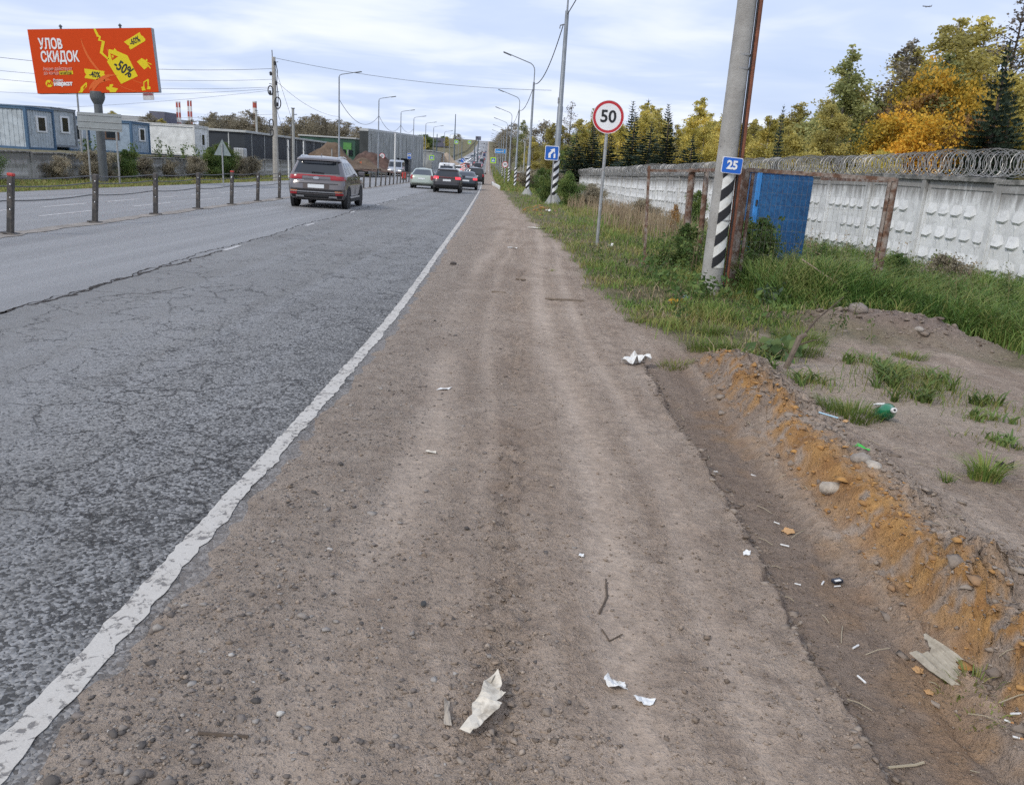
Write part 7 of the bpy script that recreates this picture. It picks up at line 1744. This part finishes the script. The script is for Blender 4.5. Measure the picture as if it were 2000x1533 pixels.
scrap(-.5, 5.58, [(-.06, -.02), (.02, -.015), (.07, .02), (.0, .02)], 'pale thin scrap on the gravel left of the tracks', WPAP, 9, .006, .3); scrap(-.44, 4.25, [(-.03, -.015), (.03, -.015), (.03, .015), (-.03, .015)], 'pale chip lying on the gravel shoulder', PAPER, 10, .006, .1)
scrap(.34, 3.11, [(-.012, -.01), (.01, -.014), (.014, .01), (-.004, .018)], 'tiny white scrap in the middle of the tracks', WPAP, 11, .005, 0); scrap(2.0, 18.0, [(-.06, -.05), (.06, -.04), (.05, .05), (-.04, .06)], 'crumpled white packet in the grass by the sign pole', WPAP, 12, .03, 0); scrap(2.32, 11.0, [(-.05, -.03), (.04, -.04), (.06, .03), (-.03, .04)], 'pale blue wrapper in the grass left of the pole', pmat('pale_blue_plastic', (.45, .56, .68), .4), 13, .02, .4, 'wrapper', 'litter')
scrap(1.0, 32.5, [(-.12, -.1), (.1, -.1), (.12, .1), (-.1, .1)], 'white litter lump far along the verge edge', WPAP, 14, .05, 0)
def corrugated():
    b = MB(); V = []; F = []; n_ = 15
    for i in range(n_):
        for j in range(5):
            u = i / (n_ - 1) - .5; v = j / 4 - .5; V.append((u * .15 * (1 - .25 * abs(v)), v * .17 + .035 * math.sin(u * 7), .012 * (i % 2) + .03 * (1 - 4 * u * u) * (.5 + v)))
    for i in range(n_ - 1):
        for j in range(4): k = i * 5 + j; F.append((k, k + 5, k + 6, k + 1))
    o = b.add(V, F).build('corrugated_scrap', pmat('old_cardboard', (.40, .36, .29), .9, var=.25, vscale=20, dirt=(.2, .17, .13), dirtamt=.6, dscale=18), None, loc=(1.585, 2.46, g1(1.585, 2.46) + .012), rot=(R(8), R(-6), .5)); s = o.modifiers.new('thickness', 'SOLIDIFY'); s.thickness = .003; tagp(o, 'weathered corrugated scrap lying in the rut at lower right', 'litter')
corrugated()
FILT = pmat('filter_orange', (.52, .27, .11), .8, var=.1)
bl = ['by the white scrap', 'right of it', 'pair member left', 'pair member right']
for k, (x, y, a, orange, lab) in enumerate([(1.27, 3.07, -.3, 0, 'white cigarette end lying in the rut left of the litter cluster'), (1.39, 3.10, 1.0, 0, 'short white cigarette end upright in the litter cluster'), (1.44, 3.07, .3, 0, 'white cigarette end in front of the dark packet'), (1.34, 2.62, .7, 0, 'white cigarette end alone in the middle of the rut'), (1.22, 4.38, .1, 0, 'white cigarette end near the far rut edge'), (1.44, 4.36, -.7, 0, 'white cigarette end close under the clay bank'),
        (1.38, 3.72, -.7, 0, 'white cigarette end beside the fallen leaf'), (1.33, 3.44, -.3, 0, 'white cigarette end below the fallen leaf'), (1.63, 2.16, -.5, 1, 'orange filter cigarette end at the right picture edge'), (1.66, 2.18, .2, 0, 'white cigarette end beside the orange one at the right edge'), (1.61, 2.08, -.3, 1, 'second orange filter cigarette end near the right edge'), (1.28, 2.42, -1.2, 0, 'white cigarette end low in the rut near the corrugated scrap'), (1.92, 2.72, 0, 0, 'white cigarette end on the dried mud at right')]):
    r = empty('cigarette_end', (x, y, g1(x, y) + .006), a); r.rotation_euler[1] = .05; r.scale = ((.65, .9, .75, 1.0)[k % 4],) + ((.75, .9)[k % 2],) * 2; tagp(r, lab, 'cigarette end')
    MB().path([(-.018, 0, 0), (.008, 0, 0)], .0042, 8).build('paper', WPAP, r); MB().path([(.008, 0, 0), (.022, 0, 0)], .0044, 8).build('filter', FILT if orange else WPAP, r)
r = empty('cigarette_packet', (1.455, 3.11, g1(1.455, 3.11) + .005), .4); tagp(r, 'crushed dark and white packet in the litter cluster', 'packet'); MB().bbox((0, 0, .008), (.05, .028, .016), .004).build('box', pmat('packet_dark', (.03, .035, .05), .4), r); MB().bbox((-.01, -.012, .017), (.03, .012, .004), .001).build('flap', WPAP, r)
def leaf_on_ground(x, y, s, lab, seed, m):
    P = []
    for k in range(20): a = 2 * PI * k / 20; q = s * (.55 + .45 * (1 if k % 4 == 0 else (.55 if k % 2 else .35))); P.append((q * math.cos(a), q * math.sin(a)))
    scrap(x, y, P, lab, m, seed, .004, seed, 'fallen_leaf', 'leaf')
LF = pmat('fallen_leaf_tan', (.50, .30, .14), .8, var=.2)
leaf_on_ground(1.40, 3.60, .035, 'tan fallen maple leaf in the rut', 3, LF); leaf_on_ground(1.50, 2.47, .022, 'small tan leaf left of the corrugated scrap', 4, LF); leaf_on_ground(1.5, 2.38, .018, 'tiny tan leaf below the corrugated scrap', 5, LF); leaf_on_ground(2.15, 4.9, .025, 'dull leaf under the grass tuft by the bottle', 6, LF)
def bottle():
    r = empty('plastic_bottle', (2.50, 5.12, g1(2.50, 5.12) + .052)); r.rotation_euler = (R(70), R(-6), R(-4)); r.scale = (1.15,) * 3; tagp(r, 'crushed green plastic bottle lying with its white cap towards the camera', 'bottle')
    G = pmat('green_plastic', (.03, .30, .14), .15, var=.15, vscale=12, spec=.7); G.node_tree.nodes['Principled BSDF'].inputs['Transmission Weight'].default_value = .45
    b = MB().lathe([(.012, .125), (.013, .118), (.018, .10), (.034, .072), (.047, .045), (.050, .01), (.046, -.02), (.050, -.05), (.048, -.10), (.03, -.115)], 14)
    for i, v in enumerate(b.v): x, y, z = v; b.v[i] = (x * (1 - .25 * (z < 0) * (y > 0)), y * (.75 if y > 0 and z < .03 else 1), z)
    b.build('bottle_body', G, r, True); MB().lathe([(.015, .122), (.0155, .124), (.0155, .143), (.013, .146)], 12).build('cap', WPAP, r); MB().lathe([(.007, .1465), (.007, .1475)], 10).build('cap_mark', SIGNK, r)
    MB().bbox((-.02, .045, -.03), (.05, .012, .06), .004).build('label_rest', WPAP, r)
bottle()
scrap(2.03, 4.36, [(-.05, -.012), (.0, -.02), (.045, -.005), (.05, .01), (-.02, .018)], 'bright green plastic scrap on the clay bank', pmat('bright_green_plastic', (.05, .45, .06), .4), 15, .008, -.6, 'plastic_scrap', 'litter')
stick([(2.02, 5.02), (2.20, 4.98)], .006, 'pale blue plastic straw left of the grass tuft', pmat('pale_blue_straw', (.42, .62, .75), .4), 'straw', .008)
scrap(2.88, 4.36, [(-.05, -.03), (.03, -.03), (.06, .01), (.0, .035), (-.06, .02)], 'black rag lying on the bare ground at right', pmat('black_rag', (.015, .015, .016), .9), 16, .02, .2, 'rag', 'litter')

# ------------------------------------------------------------------ overhead wires
WIRE = pmat('overhead_wire', (.05, .052, .055), .6, var=0)
def wire(a, b, sag, lab, rad=.011, n_=22):
    P = [(a[0] + (b[0] - a[0]) * q, a[1] + (b[1] - a[1]) * q, a[2] + (b[2] - a[2]) * q - sag * 4 * q * (1 - q)) for q in np.linspace(0, 1, n_)]
    o = MB().path([(p[0] - a[0], p[1] - a[1], p[2] - a[2]) for p in P], rad, 4).build('overhead_wire', WIRE, None, loc=a); tagp(o, lab, 'wire')
T0 = (-17.85, 59, 8.0)
wire(T0, (1.50, 61, 7.2), .45, 'single wire crossing the road from the utility pole', .016)
for k, (zb, xb, yb, s, rad) in enumerate([(6.6, -38, 50, .6, .016), (5.7, -38, 50, .5, .012), (5.25, -38, 50, .55, .012), (4.6, -40, 58, .4, .012), (3.85, -40, 66, .2, .010), (3.5, -40, 70, .2, .010)]):
    wire((-18.0, 59, (7.3, 6.6, 6.1, 6.0, 5.9, 4.3)[k]), (xb, yb, zb), s, 'wire running left from the utility pole, number %s from the top' % ('one', 'two', 'three', 'four', 'five', 'six')[k], rad)
wire((-17.8, 59, 6.5), (-17.25, 76, 5.2), .5, 'sagging wire from the utility pole to the nearest left lamp'); wire((-17.25, 76, 6.7), (-17.95, 100, 6.7), 1.5, 'thick sagging wire between the first two left lamps', .022); wire((-17.25, 76, 5.2), (-17.95, 100, 4.9), .9, 'thin low wire between the first two left lamps', .01)
wire((-17.95, 100, 6.8), (-18.8, 123, 6.8), 1.3, 'sagging wire between the second and third left lamps', .022); wire((-18.8, 123, 6.8), (-18.95, 138, 7), .8, 'sagging wire between the third and fourth left lamps', .02)
wire((1.45, 44, 8.8), (.25, 61, 7.55), .75, 'twisted cable sagging from the mast to the first curved lamp', .028); wire((1.62, 44, 9.3), (2.75, 11.5, 9.0), .35, 'cable leaving the mast towards the near concrete pole', .024); wire((.25, 61, 7.6), (-1.1, 88, 7.6), .7, 'cable sagging between the first two curved lamps', .026); wire((-1.1, 88, 7.6), (-2.4, 113, 7.6), .6, 'cable sagging between the second and third curved lamps', .024)

# ------------------------------------------------------------------ aeroplane
def plane():
    r = empty('aeroplane', (1338, 3000, 620.6), 0); r.rotation_euler = (0, R(2), R(0)); tagp(r, 'tiny airliner crossing the sky at upper right', 'aeroplane')
    g = pmat('airliner_grey', (.20, .21, .24), .5, var=0)
    MB().path([(-16, 0, -.3), (-14, 0, 0), (10, 0, 0), (16, 0, .6)], [.4, 1.7, 1.7, .3], 8).build('fuselage', g, r); MB().add([(12, 0, 1), (16, 0, 1), (17, 0, 6.5), (15.2, 0, 6.5)], [(0, 1, 2, 3)]).build('tail_fin', g, r)
    for s in (-1, 1):
        MB().add([(-3, 0, -.6), (3, 0, -.6), (8, s * 16, .8), (6.5, s * 16, .8)], [(0, 1, 2, 3)]).build('wing', g, r); MB().path([(-3, s * 5, -1.8), (1, s * 5, -1.8)], .9, 7).build('engine', g, r)
plane()
